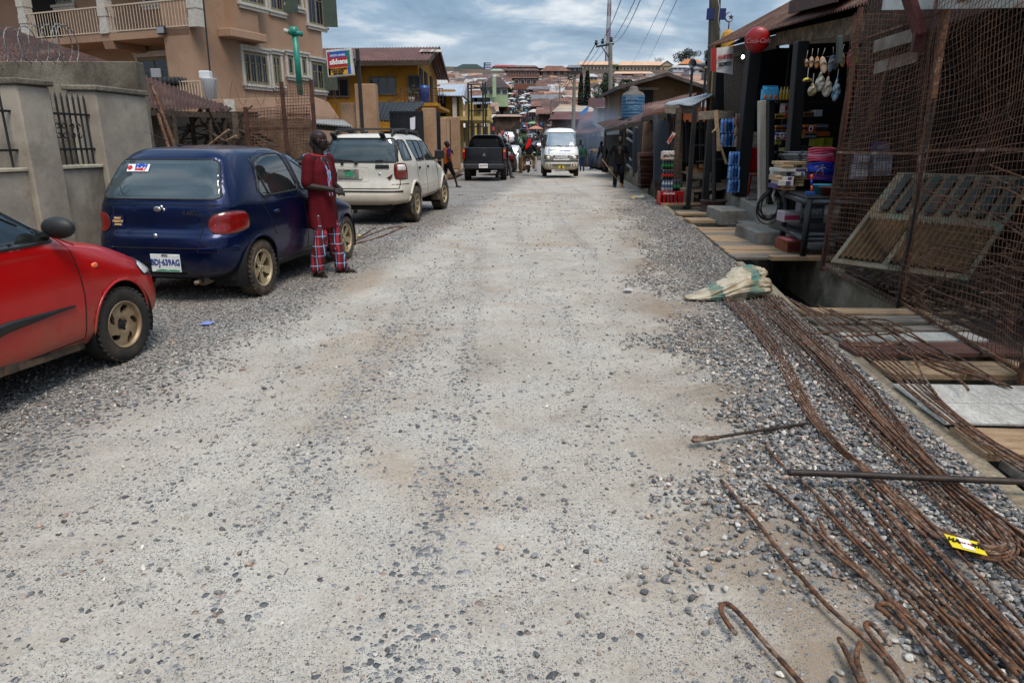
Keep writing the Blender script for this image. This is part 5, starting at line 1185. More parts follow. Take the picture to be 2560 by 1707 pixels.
# higher stained wall behind, perpendicular to the street
hw=thing('boundary_wall','tall stained cement wall topped with razor wire at the left','wall');Yh=9.7
a,b,c=P(-200,154,Yh),P(338,154,Yh),P(300,154,Yh)
mb=MB();mb.box(((a.x+b.x)/2,Yh+.11,b.z/2),(b.x-a.x,.22,b.z));mb.build('wall',CONCD,hw,bevel=.012,jit=.012)
def coil(name,label,pts,R,pitch,mat,group=None,barbs=True,r=.007,cat='razor wire'):
 mb=SMB();pts=[Vector(p)for p in pts];path=[];L_=sum((q-p).length for p,q in zip(pts,pts[1:]));n=int(L_/pitch*16)
 for i in range(n+1):
  q=Vector(catmull([tuple(p)for p in pts],i/n));d=(pts[-1]-pts[0]).normalized();u=Vector((0,0,1));v=d.cross(u);a=i/16*2*math.pi;rr=R*(1+.15*nz(i*.05,1));path.append(q+u*rr*math.cos(a)+v*rr*math.sin(a)+d*.12*nz(i*.03,4))
 mb.tube(path,r,4)
 if barbs:
  for i in range(0,n,1):
   p=path[i];t=Vector((RS.normal(),RS.normal(),RS.normal())).normalized();mb.beam(p-t*.022,p+t*.022,.010,.003)
 o=mb.build(name,mat);tag(o,label,cat,group);return o
coil('razor_wire','silver razor wire coiled along the tall stained wall',[P(-80,130,Yh+.1),P(60,118,Yh+.1),P(185,112,Yh+.1)],.25,.15,WIRE)
# rust roofs behind
rf=thing('shed','rust red corrugated shed roof behind the razor wire at top left','shed')
A,B_,C_,D=P(-260,165,10.4),P(275,160,10.6),P(30,76,14.5),P(-260,30,14.5)
mb=MB();mb.corr(A,B_,D,C_,34,.018,4,sag=.02);mb.build('roof',RUST,rf)
mb=MB();mb.box(((A.x+B_.x)/2-.4,12.5,1.2),(B_.x-A.x-1.2,3.0,2.4));mb.build('wall',CONCD,rf)
# lean-to with scrap beneath
ls=thing('lean_to_shed','brown rusty lean-to roof on leaning poles with scrap beneath, beyond the grey wall','shed')
e0,e1,r0,r1=P(350,269,12.6),P(566,279,14.6),P(330,180,15.2),P(585,272,17.4)
mb=MB();mb.corr(e0,e1,r0,r1,24,.022,3,sag=.05);mb.build('roof',RUST,ls)
mb=MB()
for px,pz in((362,12.9),(430,13.3),(520,14.2),(556,14.6)):q=P(px,272,pz);mb.cyl((q.x,pz,0),q,.045,n=8)
mb.build('post',WOODD,ls);mb=MB();mb.beam(e0-Vector((0,-.1,.08)),e1-Vector((0,-.1,.08)),.07,.10);mb.build('eave_beam',WOODD,ls)
mb=MB();q=P(330,300,17.6);q2=P(640,300,17.6);mb.box(((q.x+q2.x)/2,17.7,1.15),(q2.x-q.x,.12,2.3));mb.build('back_wall',M('shade_dark_wall',(.02,.015,.012),(.045,.033,.025),scale=3),ls)  # deep shade under the lean-to is put into this near-black colour
for k,(px0,py0,px1,py1,yy,r,m_)in enumerate(((378,210,440,375,12.6,.032,REB),(395,285,425,380,12.5,.03,REB),(432,290,440,390,13.2,.03,WOODD),(500,380,572,325,14,.02,WOODL),(505,385,590,340,14.1,.02,WOODL),(520,300,560,390,14.3,.03,WOODD),(600,300,560,390,14.6,.03,WOODD),(470,310,450,392,13.8,.025,WOODD))):
 mb=MB();mb.cyl(P(px0,py0,yy+.2),P(px1,py1,yy),r,n=6);o=mb.build('leaning_pole',m_);tag(o,['long rust brown pole leaning on the lean-to roof edge','shorter rusty pole beside the long leaning one','dark upright pole under the lean-to','pale stick lying slantwise under the lean-to','second pale stick just below the first under the lean-to','dark board leaning left beneath the lean-to eave','dark board leaning right by the mesh fence','dark pole leaning inside the shed behind the car aerial'][k],'pole')
mb=MB()
for k in range(46):
 px,py=RS.uniform(470,640),RS.uniform(310,385);q=P(px,py,RS.uniform(14,16.5));d=Vector((RS.normal(),RS.normal()*.5,RS.normal()*.7)).normalized()*RS.uniform(.2,.7);mb.beam(q-d,q+d,RS.uniform(.03,.12),.02)
tag(mb.build('scrap_pile',WOODD),'jumble of dark scrap boards heaped in the shed behind the blue car','scrap',kind='stuff')
# mesh fence behind the cars
def meshpanel(mb,p00,p10,p01,p11,nu,nv,r,jit=.006,n=4,wob=.02):
 p00,p10,p01,p11=map(Vector,(p00,p10,p01,p11));nrm=(p10-p00).cross(p01-p00).normalized()
 def pt(u,v):
  q=(p00*(1-u)+p10*u)*(1-v)+(p01*(1-u)+p11*u)*v
  return q+nrm*wob*noise.noise(q*1.3+Vector((7,3,1)))+Vector(noise.noise_vector(q*4))*jit
 for i in range(nu+1):mb.tube([pt(i/nu,j/10)for j in range(11)],r,n,close=False)
 for j in range(nv+1):mb.tube([pt(i/10,j/nv)for i in range(11)],r,n,close=False)
mf=thing('mesh_fence','rusty square mesh fence on dark posts behind the blue car','fence');mb=MB();Yf=14.0
meshpanel(mb,P(612,400,Yf),P(775,400,Yf),P(612,275,Yf),P(775,262,Yf),20,17,.0055);meshpanel(mb,P(690,300,Yf+.3),P(775,300,Yf+.3),P(690,215,Yf+.3),P(775,210,Yf+.3),12,12,.0045);mb.build('wire_mesh',WIRER,mf)
for px,py in((613,268),(703,205),(777,200)):mb=MB();q=P(px,py,Yf);mb.beam((q.x,Yf,0),q,.07,.05);mb.build('post',RUSTD,mf)
for y_ in(322,287):mb=MB();mb.beam(P(612 if y_>300 else 720,y_,Yf),P(775,y_,Yf),.03,.04);mb.build('rail',RUSTD,mf)
mb=MB();mb.sm=False;q0,q1=P(610,290,16),P(780,290,16);mb.box(((q0.x+q1.x)/2,16,1.05),(q1.x-q0.x,.3,2.1));tag(mb.build('brick_pile',M('brown_block',(.13,.085,.055),(.22,.15,.10),scale=3,rough=.95,bump=.03,bscale=8),jit=.06),'brown mud block wall stump behind the mesh fence','wall')
# pink compound wall and coil
cw=thing('compound_wall','dusty pink compound wall with broken right end, coil of wire along its top','wall');Yc=20.5
mb=MB();q0,q1=P(430,252,Yc),P(845,242,Yc+1.2);mb.prism([(q0.x,Yc,-.1),(q1.x,Yc+1.2,-.1),(q1.x-.05,Yc+1.2,q1.z-.6),(q1.x-.35,Yc+1.2,q1.z-.15),(q1.x-.75,Yc+1.1,q1.z),(q0.x,Yc,q0.z)],(0,.22,0));mb.build('wall',PNKW,cw,bevel=.01)
mb=MB();mb.box((P(575,270,Yc).x,Yc-.02,P(575,264,Yc).z),(.30,.03,.32));mb.build('panel',WMLD,cw)
coil('razor_wire','thin rusty wire coils running along the pink compound wall',[P(512,236,Yc),P(680,230,Yc+.5),P(830,226,Yc+1.0)],.33,.42,WIRER,r=.005,barbs=False)
coil('razor_wire','loose wire coil drooping at the broken end of the pink wall',[P(830,215,Yc+.9),P(842,260,Yc+.9),P(838,300,Yc+.9)],.30,.35,WIRER,r=.005,barbs=False)
# small tin canopy in front of the wall
tc_=thing('canopy','low canopy with pale corrugated edge above the man leaning behind the cars','canopy');mb=MB();Yt=16
mb.corr(P(735,305,Yt),P(882,318,Yt),P(735,299,Yt+1.8),P(855,300,Yt+1.8),22,.015,2);mb.build('roof',M('pale_tin',(.45,.45,.44),(.58,.58,.57),scale=3,rough=.4,metal=.4),tc_)
for px in(740,845,875):mb=MB();q=P(px,318,Yt+.2);mb.beam((q.x,Yt+.2,0),q,.08,.08);mb.build('post',WOODD,tc_)
mb=MB();mb.beam(P(738,312,Yt+.1),P(878,324,Yt+.1),.05,.14);mb.build('fascia',WOODD,tc_)
og=farcar('faded green car mostly hidden between the blue and white cars',M('faded_green_paint',(.12,.14,.10),(.16,.17,.13),rough=.4),GLV);og.location=(P(800,352,17.5).x-.4,18.3,0);og.rotation_euler=(0,0,rad(-5))
# ---- tan block of flats ----
K0=Vector((-12.15,28,0));DR=Vector((math.sin(rad(22)),math.cos(rad(22)),0));DL=Vector((-math.cos(rad(22)),math.sin(rad(22)),0));NR=Vector((DR.y,-DR.x,0));NL=Vector((-DR.x*-1,0,0))
NLf=-DR        # outward normal of the left facade
def onface(px,py,D_,O=K0):
 n_=Vector((D_.y,-D_.x,0));d=ray(px,py);t=(O-Vector((0,0,HC))).dot(n_)/d.dot(n_);p=Vector((0,0,HC))+d*t;return(p-O).dot(D_),p.z
def fpt(O,D_,N_,u,z,off=0.0):return O+D_*u+N_*off+Vector((0,0,z))
flats=thing('apartment_building','tan rendered three storey block of flats with cream balcony railings and white window mouldings','building')
RL=onface(812,200,DR)[0]
TANB=M('tan_flats_render',(.36,.245,.17),(.41,.285,.205),scale=.5,rough=.9,col3=(.30,.20,.14),bump=.003,bscale=20)
mb=MB();ZT=14;DL_=18
mb.prism([K0+DR*RL,K0,K0+DL*1.35,K0+DL*1.35+DR*1.7,K0+DL*DL_+DR*1.7,K0+DL*DL_+DR*RL],(0,0,ZT));mb.build('wall',TANB,flats,bevel=0)
def fwin(px0,py0,px1,py1,D_,N_,sign=1,O=K0,panes=2,sill=True,head_=True,open_=0,name='window',bars=True,off=0.0):
 u0,z1=onface(px0,py0,D_,O);u1,_=onface(px1,py0,D_,O);_,z0=onface((px0+px1)/2,py1,D_,O);u0,u1=min(u0,u1),max(u0,u1)
 z1=onface((px0+px1)/2,py0,D_,O)[1]
 f=lambda u,z,o_=0.0:fpt(O,D_,N_,u,z,o_+off)
 mb=MB();fr=.09
 def bar(ua,za,ub,zb,w_,d0,d1):mb.prism([f(ua,za,d0),f(ub,za,d0),f(ub,zb,d0),f(ua,zb,d0)],N_*(d1-d0))
 bar(u0,z0,u0+fr,z1,0,-.05,.04);bar(u1-fr,z0,u1,z1,0,-.05,.04);bar(u0+fr,z1-fr,u1-fr,z1,0,-.05,.04);bar(u0+fr,z0,u1-fr,z0+fr,0,-.05,.04)
 for k in range(1,panes):
  u=u0+(u1-u0)*k/panes;bar(u-fr*.5,z0+fr,u+fr*.5,z1-fr,0,-.04,.035)
 wn=mb.build(name,SASH,flats)
 mb=MB();mb.prism([f(u0+.02,z0+.02,.006),f(u1-.02,z0+.02,.006),f(u1-.02,z1-.02,.006),f(u0+.02,z1-.02,.006)],N_*.004);mb.build('pane',BGLS,wn)
 if bars:
  mb=MB()
  for k in range(panes):
   uc=u0+(u1-u0)*(k+.5)/panes;zz_=z0+(z1-z0)*.66;bar2=lambda ua,za,ub,zb:mb.prism([f(ua,za,.012),f(ub,za,.012),f(ub,zb,.012),f(ua,zb,.012)],N_*.012)
   w2=(u1-u0)/panes/2-fr;bar2(uc-w2,zz_,uc+w2,zz_+.03);bar2(uc-.012,z0+fr,uc+.012,zz_)
  mb.build('glazing_bar',SASH,wn)
 mb=MB()
 if head_:
  for e,(za,zb)in enumerate(((z1+.05,z1+.18),(z1+.18,z1+.26))):bar(u0-.16-.06*e,za,u1+.16+.06*e,zb,0,0,.09+.05*e)
  bar(u0-.14,z0-.02,u0-.01,z1+.05,0,0,.06);bar(u1+.01,z0-.02,u1+.14,z1+.05,0,0,.06)
 if sill:
  for e,(za,zb)in enumerate(((z0-.12,z0-.02),(z0-.24,z0-.12))):bar(u0-.2+.06*e,za,u1+.2-.06*e,zb,0,0,.14-.05*e)
 if head_ or sill:mb.build('moulding',WMLD,wn)
 if open_:
  hp=f(u1 if open_>0 else u0,z0,.04);d=(D_*open_*.35+N_*.55).normalized()*.62;mb=MB();mb.prism([hp,hp+d,hp+d+Vector((0,0,z1-z0)),hp+Vector((0,0,z1-z0))],d.cross(Vector((0,0,1))).normalized()*.04);mb.build('open_sash',M('green_grey_sash',(.06,.085,.06),(.09,.11,.08),rough=.4),wn)
# right face windows
fwin(606,134,664,210,DR,NR,panes=4);fwin(678,140,698,213,DR,NR,panes=2);fwin(717,142,730,187,DR,NR,panes=1,bars=False);fwin(752,146,763,188,DR,NR,panes=1,bars=False);fwin(776,158,806,224,DR,NR,panes=2,open_=1)
fwin(668,-60,700,26,DR,NR,panes=2,open_=1);fwin(707,-60,718,8,DR,NR,panes=1,bars=False);fwin(734,-60,746,16,DR,NR,panes=1,bars=False);fwin(764,-30,803,62,DR,NR,panes=2,open_=1)
# upper bay with its slab
u0=onface(563,50,DR)[0];u1=onface(634,50,DR)[0];z0=onface(600,82,DR)[1];z1=14
mb=MB();bay=[fpt(K0,DR,NR,u0,0),fpt(K0,DR,NR,u0+.15,0,.45),fpt(K0,DR,NR,u1-.25,0,.45),fpt(K0,DR,NR,u1,0)]
mb.prism([p+Vector((0,0,z0))for p in bay],(0,0,z1-z0));mb.build('bay',TANB,flats)
mb=MB();sl=[fpt(K0,DR,NR,u0-.5,0),fpt(K0,DR,NR,u0-.4,0,.62),fpt(K0,DR,NR,u1+.0,0,.62),fpt(K0,DR,NR,u1+.1,0)];mb.prism([p+Vector((0,0,z0-.32))for p in sl],(0,0,.32));mb.build('bay_slab',TANB,flats,bevel=.03)
fwin(572,-60,632,12,DR,NR,panes=3,off=.455)
# balcony on the left facade
zsl=onface(505,87,DL)[1];ztop=onface(505,66,DL)[1]
mb=MB();mb.prism([K0+DL*.01+Vector((0,0,zsl)),K0+DL*DL_+Vector((0,0,zsl)),K0+DL*DL_+DR*1.69+Vector((0,0,zsl)),K0+DL*.01+DR*1.69+Vector((0,0,zsl))],(0,0,ztop-zsl));mb.build('balcony_slab',TANB,flats,bevel=.02)
mb=MB();mb.prism([K0+DL*.01+DR*.01+Vector((0,0,zsl+3.4)),K0+DL*DL_+DR*.01+Vector((0,0,zsl+3.4)),K0+DL*DL_+DR*1.69+Vector((0,0,zsl+3.4)),K0+DL*.01+DR*1.69+Vector((0,0,zsl+3.4))],(0,0,.4));mb.build('upper_slab',TANB,flats)
up0=onface(483,40,DL)[0];ups=[up0,onface(257,40,DL)[0],onface(257,40,DL)[0]*2-up0]
CREAM=M('cream_rail_paint',(.50,.42,.33),(.56,.48,.39),scale=9,rough=.7)
for u in ups:
 mb=MB()
 for k in range(12):e=.02 if k%2 else 0;mb.prism([fpt(K0,DL,-DR,u-.22+e,ztop+.32*k,.06-e),fpt(K0,DL,-DR,u+.22-e,ztop+.32*k,.06-e),fpt(K0,DL,-DR,u+.22-e,ztop+.32*k,-.34+e),fpt(K0,DL,-DR,u-.22+e,ztop+.32*k,-.34+e)],(0,0,.32))
 mb.build('pillar',WMLD,flats)
for ua,ub in((ups[0]+.22,ups[1]-.22),(ups[1]+.22,ups[2]-.22)):
 mb=MB();q=lambda u,z,o_=0:fpt(K0,DL,-DR,u,z,o_)
 mb.beam(q(ua,ztop+.98),q(ub,ztop+.98),.05,.05);mb.beam(q(ua,ztop+.06),q(ub,ztop+.06),.04,.04)
 n_=int((ub-ua)/.16)
 for k in range(1,n_):u=ua+(ub-ua)*k/n_;mb.beam(q(u,ztop+.06),q(u,ztop+.98),.022,.022)
 mb.build('balcony_railing',CREAM,flats)
for u in(up0+4.6,up0+9.4):
 mb=MB();mb.prism([fpt(K0,DL,-DR,u-.25,zsl-.28,-.02),fpt(K0,DL,-DR,u+.25,zsl-.28,-.02),fpt(K0,DL,-DR,u+.25,zsl,.05),fpt(K0,DL,-DR,u-.25,zsl,.05)],DR*1.6);mb.build('slab_beam',TANB,flats)
# recessed wall: windows and doors of the left facade
OR=K0+DR*1.7
fwin(346,146,420,240,DL,-DR,O=OR,panes=2,sill=False);fwin(128,-60,172,12,DL,-DR,O=OR,panes=2);fwin(356,-60,432,8,DL,-DR,O=OR,panes=3)
ud,_=onface(88,50,DL,OR);mb=MB();mb.prism([fpt(OR,DL,-DR,ud,ztop,.01),fpt(OR,DL,-DR,ud-1.55,ztop,.01),fpt(OR,DL,-DR,ud-1.55,ztop+2.6,.01),fpt(OR,DL,-DR,ud,ztop+2.6,.01)],-DR*.05);mb.build('door',DARK,flats)
# lower balcony rail and things on it
zl=onface(500,245,DL)[1];q=lambda u,z,o_=0:fpt(K0,DL,-DR,u,z,o_+.1)
mb=MB();ua,ub=onface(508,230,DL)[0],onface(430,230,DL)[0];ua,ub=min(ua,ub),max(ua,ub)
mb.beam(q(ua,zl+.6),q(ub,zl+.6),.05,.05)
for k in range(12):u=ua+(ub-ua)*k/11;mb.beam(q(u,zl-.5),q(u,zl+.6),.03,.03)
mb.build('lower_railing',CREAM,flats)
mb=MB();mb.prism([q(-.0,zl-.9,-.1),q(14,zl-.9,-.1),q(14,zl-.9,-1.75),q(0,zl-.9,-1.75)],(0,0,.35));mb.build('lower_floor',TANB,flats)
mb=MB();mb.cyl(P(528,210,27.7),P(508,0,27.7),.03,n=6);mb.build('cable',BLK,flats)
mb=MB();c=fpt(K0,DL,-DR,onface(410,77,DL)[0],onface(410,77,DL)[1],.12);mb.box(c,(.42,.08,.30),math.atan2(DL.y,DL.x));lp=mb.build('floodlight',BLK,flats,bevel=.02);mb=MB();mb.box(c-DR*.05,(.34,.02,.22),math.atan2(DL.y,DL.x));mb.build('lens',M('grey_lens',(.3,.32,.33),rough=.2),lp)
sf=thing('sofa','dark grey ribbed cushions standing on end on the lower balcony of the tan flats','sofa');Ys=28.6
mb=SMB();a,b=P(424,145,Ys),P(462,190,Ys)
for k in range(5):z=b.z+(a.z-b.z)*(k+.5)/5;mb.ell(((a.x+b.x)/2,Ys,z),((b.x-a.x)/2,.12,(a.z-b.z)/10*1.15),14)
mb.build('cushion',M('dark_grey_upholstery',(.035,.04,.045),(.05,.055,.06)),sf)
mb=SMB();a,b=P(398,192,Ys-.3),P(475,217,Ys-.3)
for k in range(7):mb.ell((a.x+(b.x-a.x)*(k+.5)/7,Ys-.3,(a.z+b.z)/2),((b.x-a.x)/14*1.1,.2,(a.z-b.z)/2),12)
mb.build('backrest',MATS['dark_grey_upholstery'],sf);mb=MB();a,b=P(376,172,Ys-.2),P(404,195,Ys-.2);mb.box(((a.x+b.x)/2,Ys-.2,(a.z+b.z)/2),(b.x-a.x,.08,a.z-b.z));o=mb.build('board',M('pale_grey_board',(.3,.31,.33)),bevel=.02);tag(o,'pale grey board propped beside the ribbed cushions','board')
wt=thing('water_tank','white plastic tub with lid standing at the end of the lower balcony','tub');a,b=P(507,197,27.2),P(543,252,27.2)
mb=SMB();cx_=(a.x+b.x)/2;mb.lathe([(.22,0),(.27,.75),(.29,.78)],c=(cx_,27.2,b.z),n=20);mb.build('tub',M('white_plastic',(.6,.62,.64),rough=.4),wt);mb=MB();mb.box((cx_-.1,27.2,b.z+.9),(.4,.3,.28));mb.build('lid',MATS['white_plastic'],wt,bevel=.03)
# teal pipe
tp=thing('vent_pipe','teal green vertical pipe with cross fitting on top rising behind the pink wall','pipe');TEAL=M('teal_pvc',(.015,.22,.17),(.02,.28,.21),scale=5,rough=.4);Yp=25.2
mb=SMB();a,b=P(751,238,Yp),P(736,76,Yp);mb.cyl(a,b,.10,n=16);mb.build('pipe',TEAL,tp);mb=SMB();mb.cyl(P(735,90,Yp),P(735,68,Yp),.14,n=14);mb.cyl(P(719,80,Yp),P(756,86,Yp),.085,n=12);mb.build('cross_fitting',TEAL,tp)
mb=SMB();mb.cyl(P(718,74,Yp),P(716,84,Yp),.11,n=12);mb.build('pipe_end',WMLD,tp)
# ---- street wall: pillars, gates ----
def gpillar(px0,px1,pyt,Y,label,depth=.45,zb=0.0,base=None):
 a,b=P(px0,pyt,Y),P(px1,pyt,Y);mb=MB();mb.box(((a.x+b.x)/2,Y+depth/2,(a.z+zb)/2),(b.x-a.x,depth,a.z-zb));o=mb.build('gate_pillar',TANW,bevel=.02,jit=.01);tag(o,label,'pillar',None);return o
gpillar(885,937,210,22.0,'tallest tan pillar, behind the roof of the white car')
mb=MB();a,b=P(848,257,22.1),P(889,257,22.1);mb.box(((a.x+b.x)/2,22.3,a.z/2),(b.x-a.x,.25,a.z));tag(mb.build('tan_wall',TANW,bevel=.02,jit=.01),'low tan wall joined to the left of the tallest pillar','wall')
gpillar(1054,1087,270,25.0,'tan pillar right of the black gate with the paper notice');gpillar(1097,1114,296,30.0,'narrow tan pillar, first of the close pair');gpillar(1107,1122,294,32.5,'narrow tan pillar, second of the close pair');gpillar(1123,1148,293,34.0,'broad tan pillar beside the raised pavement, nearest the pickup',zb=.3)
GATE=M('black_gate_paint',(.010,.011,.015),(.018,.02,.026),scale=4,rough=.4)
gt=thing('sheet_gate','black sheet metal gate with a white paper notice tied to it','gate');Yg=24.6;a,b=P(975,278,Yg),P(1056,276,Yg)
mb=MB();mb.box(((a.x+b.x)/2,Yg+.05,a.z/2),(b.x-a.x,.04,a.z));mb.build('gate_leaf',GATE,gt,bevel=.005);mb=MB()
for k in range(5):x=a.x+(b.x-a.x)*k/4;mb.beam((x,Yg,.05),(x,Yg,a.z),.05,.03)
for z in(.3,a.z*.6,a.z-.03):mb.beam((a.x,Yg-.03,z),(b.x,Yg-.03,z),.03,.05)
mb.build('gate_frame',GATE,gt);a2,b2=P(1025,296,Yg-.1),P(1038,329,Yg-.1);mb=MB();mb.prism([a2,P(1038,292,Yg-.1),P(1038,322,Yg-.1),P(1026,330,Yg-.1)],(0,-.01,0));mb.build('paper_notice',M('paper',(.62,.63,.66)),gt)
g2=thing('sheet_gate','black gate with railing panel between the two middle tan pillars','gate');Yg=27;a,b=P(1083,280,Yg),P(1100,280,Yg);mb=MB();mb.box(((a.x+b.x)/2,Yg,a.z/2),(b.x-a.x,.04,a.z));mb.build('gate_leaf',GATE,g2);mb=MB();[mb.beam((a.x,Yg-.05,z),(b.x,Yg-.05,z),.03,.03)for z in(.9,1.05,1.2)];mb.build('rail',WIRE,g2)
mb=MB();a,b=P(1112,300,33),P(1126,300,33);mb.box(((a.x+b.x)/2,33,a.z/2),(b.x-a.x,.05,a.z));tag(mb.build('gate_leaf',GATE,bevel=.004),'narrow dark gate strip between the farthest pillars','gate')
# raised pavement beside the pickup
mb=MB();mb.prism([(-5.4,24.5,.0),(-3.25,26.5,.0),(-2.55,32,0),(-2.6,40,0),(-6,40,0)],(0,0,.28));struct(mb.build('pavement',M('dirt_pavement',(.30,.22,.15),(.38,.29,.21),scale=3,rough=.95,bump=.02),bevel=.05,jit=.03))
# ---- yellow house ----
YEL=M('mustard_yellow_wall',(.40,.215,.012),(.46,.26,.02),scale=.8,rough=.85,col3=(.30,.16,.02),fine=20)
yh=thing('yellow_house','mustard yellow two storey house with rust red roof and small balcony','house')
x0,x1=P(700,300,40).x,-5.15;mb=MB();mb.prism([(x0,40,0),(x1,40,0),(x1,50,0),(x0,50,0)],(0,0,5.75));mb.prism([(x1-.03,40,5.75),(x1-.03,50,5.75),(x1-.03,45,6.85)],(-.3,0,0));mb.build('wall',YEL,yh)
mb=MB();mb.corr((x0-1,39,5.62),(-4.45,39,5.72),(x0-1,45.1,7.0),(-4.45,45.1,7.1),50,.03,3);mb.corr((x0-1,51,5.6),(-4.45,51,5.7),(x0-1,45.1,7.0),(-4.45,45.1,7.1),50,.03,2,per=4);ro=mb.build('roof',M('brown_red_roof',(.13,.05,.035),(.19,.075,.05),scale=1.2,rough=.7,col3=(.24,.12,.075),fine=8),yh)
mb=MB()
for px,py in((1062,150),(1080,146),(1095,146),(1068,165)):q=P(px,py,42.5);mb.box((q.x,q.y,5.72+(q.y-39)*.223+.09),(.5,1.2,.02),Matrix.Rotation(.22,3,'X'))
mb.build('pale_sheet',M('pale_tin2',(.45,.38,.33),rough=.5),ro)
mb=MB();mb.beam((-4.43,38.95,5.62),(-4.43,45.1,7.02),.04,.26);mb.beam((-4.43,51.0,5.62),(-4.43,45.1,7.02),.04,.26);mb.beam((x0-1,38.95,5.5),(-4.45,38.95,5.58),.04,.24);mb.build('fascia',WOODD,yh)
def rwin(parent,px0,py0,px1,py1,Y,fm,gm=BGLS,n=2,fw=.08,nm='window',n_=-1):
 a,b=P(px0,py0,Y),P(px1,py1,Y);cx_,cz=(a.x+b.x)/2,(a.z+b.z)/2;w_,h_=b.x-a.x,a.z-b.z;mb=MB()
 for sx in[-1,1]:mb.box((a.x if sx<0 else b.x,Y-.03,cz),(fw,.10,h_+fw))
 for z in(a.z,b.z):mb.box((cx_,Y-.03,z),(w_-fw,.09,fw))
 for k in range(1,n):mb.box((a.x+w_*k/n,Y-.03,cz),(fw*.7,.06,h_-fw))
 o=mb.build(nm,fm,parent);mb=MB();mb.box((cx_,Y-.012,cz),(w_,.02,h_));mb.build('pane',gm,o);return o
WFG=M('grey_window_frame',(.16,.14,.13),(.22,.2,.18),scale=10)
rwin(yh,924,194,990,236,40,WFG,n=3);rwin(yh,800,198,873,242,40,WFG,n=3);rwin(yh,1020,190,1052,250,40,WFG,M('dark_curtain',(.05,.05,.055),(.1,.1,.11),scale=8,stretch=(8,1,1)),n=2,fw=.05,nm='door')
mb=MB()
for y in(41.2,43.4,46.2):mb.box((x1+.03,y,4.55),(.06,1.2,1.9));
mb.build('side_opening',DARK,yh)
bl=MB();a,b=P(1000,258,38.2),P(1106,253,38.2);bl.box(((a.x+x1)/2+.45,39.3,a.z-.05),(b.x-a.x,1.5,.16));bl.box((x1+.5,44,a.z-.05),(1.0,8,.16));bo=bl.build('balcony',YEL,yh)
mb=MB();mb.beam((a.x,38.6,a.z+.75),(b.x,38.6,a.z+.75),.04,.04);n=12
for k in range(n+1):x=a.x+(b.x-a.x)*k/n;mb.beam((x,38.6,a.z),(x,38.6,a.z+.75),.03,.03)
for z in(.2,.38,.56):mb.beam((a.x,38.6,a.z+z),(b.x,38.6,a.z+z),.02,.02)
mb.build('railing',RUSTD,bo);mb=MB();mb.beam(P(960,262,38.5),P(1000,235,38.5),.05,.05);mb.beam(P(968,262,38.5),P(1000,242,38.5),.05,.05);mb.build('stair_rail',RUSTD,yh)
q=P(1061,250,38.9);mb=SMB();mb.lathe([(.27,0),(.28,.03),(.27,.3),(.28,.33),(.27,.6),(.28,.87),(.26,.88)],c=(q.x,39.0,a.z+.04),n=20);tag(mb.build('drum',M('blue_drum',(.02,.10,.30),rough=.4)),'blue plastic drum on the balcony of the yellow house','drum')
mb=SMB();mb.lathe([(.14,0),(.18,.3)],c=(P(1029,250,39).x,39,a.z+.04),n=12);pp=thing('potted_plant','small leafy plant in a pot on the yellow house balcony','plant');mb.build('pot',WMLD,pp);mb=MB()
LEAF=M('leaf_green',(.03,.07,.015),(.06,.12,.03),scale=8,rough=.7)
for _ in range(70):c=Vector((P(1029,250,39).x,39,a.z+.6))+Vector((RS.normal(0,.16),RS.normal(0,.16),RS.normal(0,.16)));d=Vector((RS.normal(),RS.normal(),RS.normal())).normalized()*.09;e=d.orthogonal().normalized()*.03;mb.add([c-d,c+e,c+d,c-e],[(0,1,2,3)])
mb.build('leaves',LEAF,pp)
# dark tiled roof in front of it
dt=thing('porch','low porch with black wavy roof tiles behind the sheet gate','porch');mb=MB();mb.sm=True
e0,e1,r0,r1=P(934,308,30),P(1000,310,30),P(934,264,35),P(1060,262,35)
def tile(u,v):
 p=(e0*(1-u)+e1*u)*(1-v)+(r0*(1-u)+r1*u)*v;return p+Vector((0,0,.07*abs(math.sin(u*10*math.pi))+.10*(1-(v*8)%1)))
mb.grid(tile,100,48,thick=(0,0,-.05));mb.build('roof',M('black_roof_tile',(.012,.012,.014),(.03,.03,.033),scale=4,rough=.5),dt);mb=MB();mb.box(((e0.x+e1.x)/2,33,1.0),(e1.x-e0.x+1,5,2.0));mb.build('wall',DARK,dt)
# sign box
sg=thing('shop_sign','square lightbox sign in red, blue, green and yellow on a black pole','sign');Ys=21.5
a,b,c,d=P(814,127,Ys),P(878,121,Ys),P(885,188,Ys),P(820,194,Ys);ux=(b-a).normalized();uy=(a-d).normalized();W_,H_=(b-a).length,(a-d).length
mb=MB();mb.prism([a,b,c,d],(0,.18,0));mb.build('frame',M('sign_frame_white',(.55,.55,.53),(.45,.44,.42),scale=6,rough=.5),sg,bevel=.01)
def sq(u0,v0,u1,v1):return[a+(b-a)*u+(d-a)*v-Vector((0,.012,0))for u,v in((u0,v0),(u1,v0),(u1,v1),(u0,v1))]
SR,SB,SGn,SY=M('sign_red',(.40,.015,.02),rough=.4),M('sign_blue',(.02,.11,.40),rough=.4),M('sign_green',(.01,.20,.12),rough=.4),M('sign_yellow',(.62,.34,.01),rough=.4)
for nm,r,m_ in(('panel_blue',(.13,.07,.80,.29),SB),('panel_red',(.05,.07,.13,.93),SR),('panel_red',(.13,.29,.80,.66),SR),('panel_green',(.80,.07,.92,.66),SGn),('panel_yellow',(.05,.67,.80,.94),SY),('panel_blue',(.80,.66,.92,.93),SB)):
 mb=MB();mb.prism(sq(*r),(0,.01,0));mb.build(nm,m_,sg)
ctr=lambda u,v:a+(b-a)*u+(d-a)*v-Vector((0,.02,0));WT=M('sign_white',(.75,.75,.75))
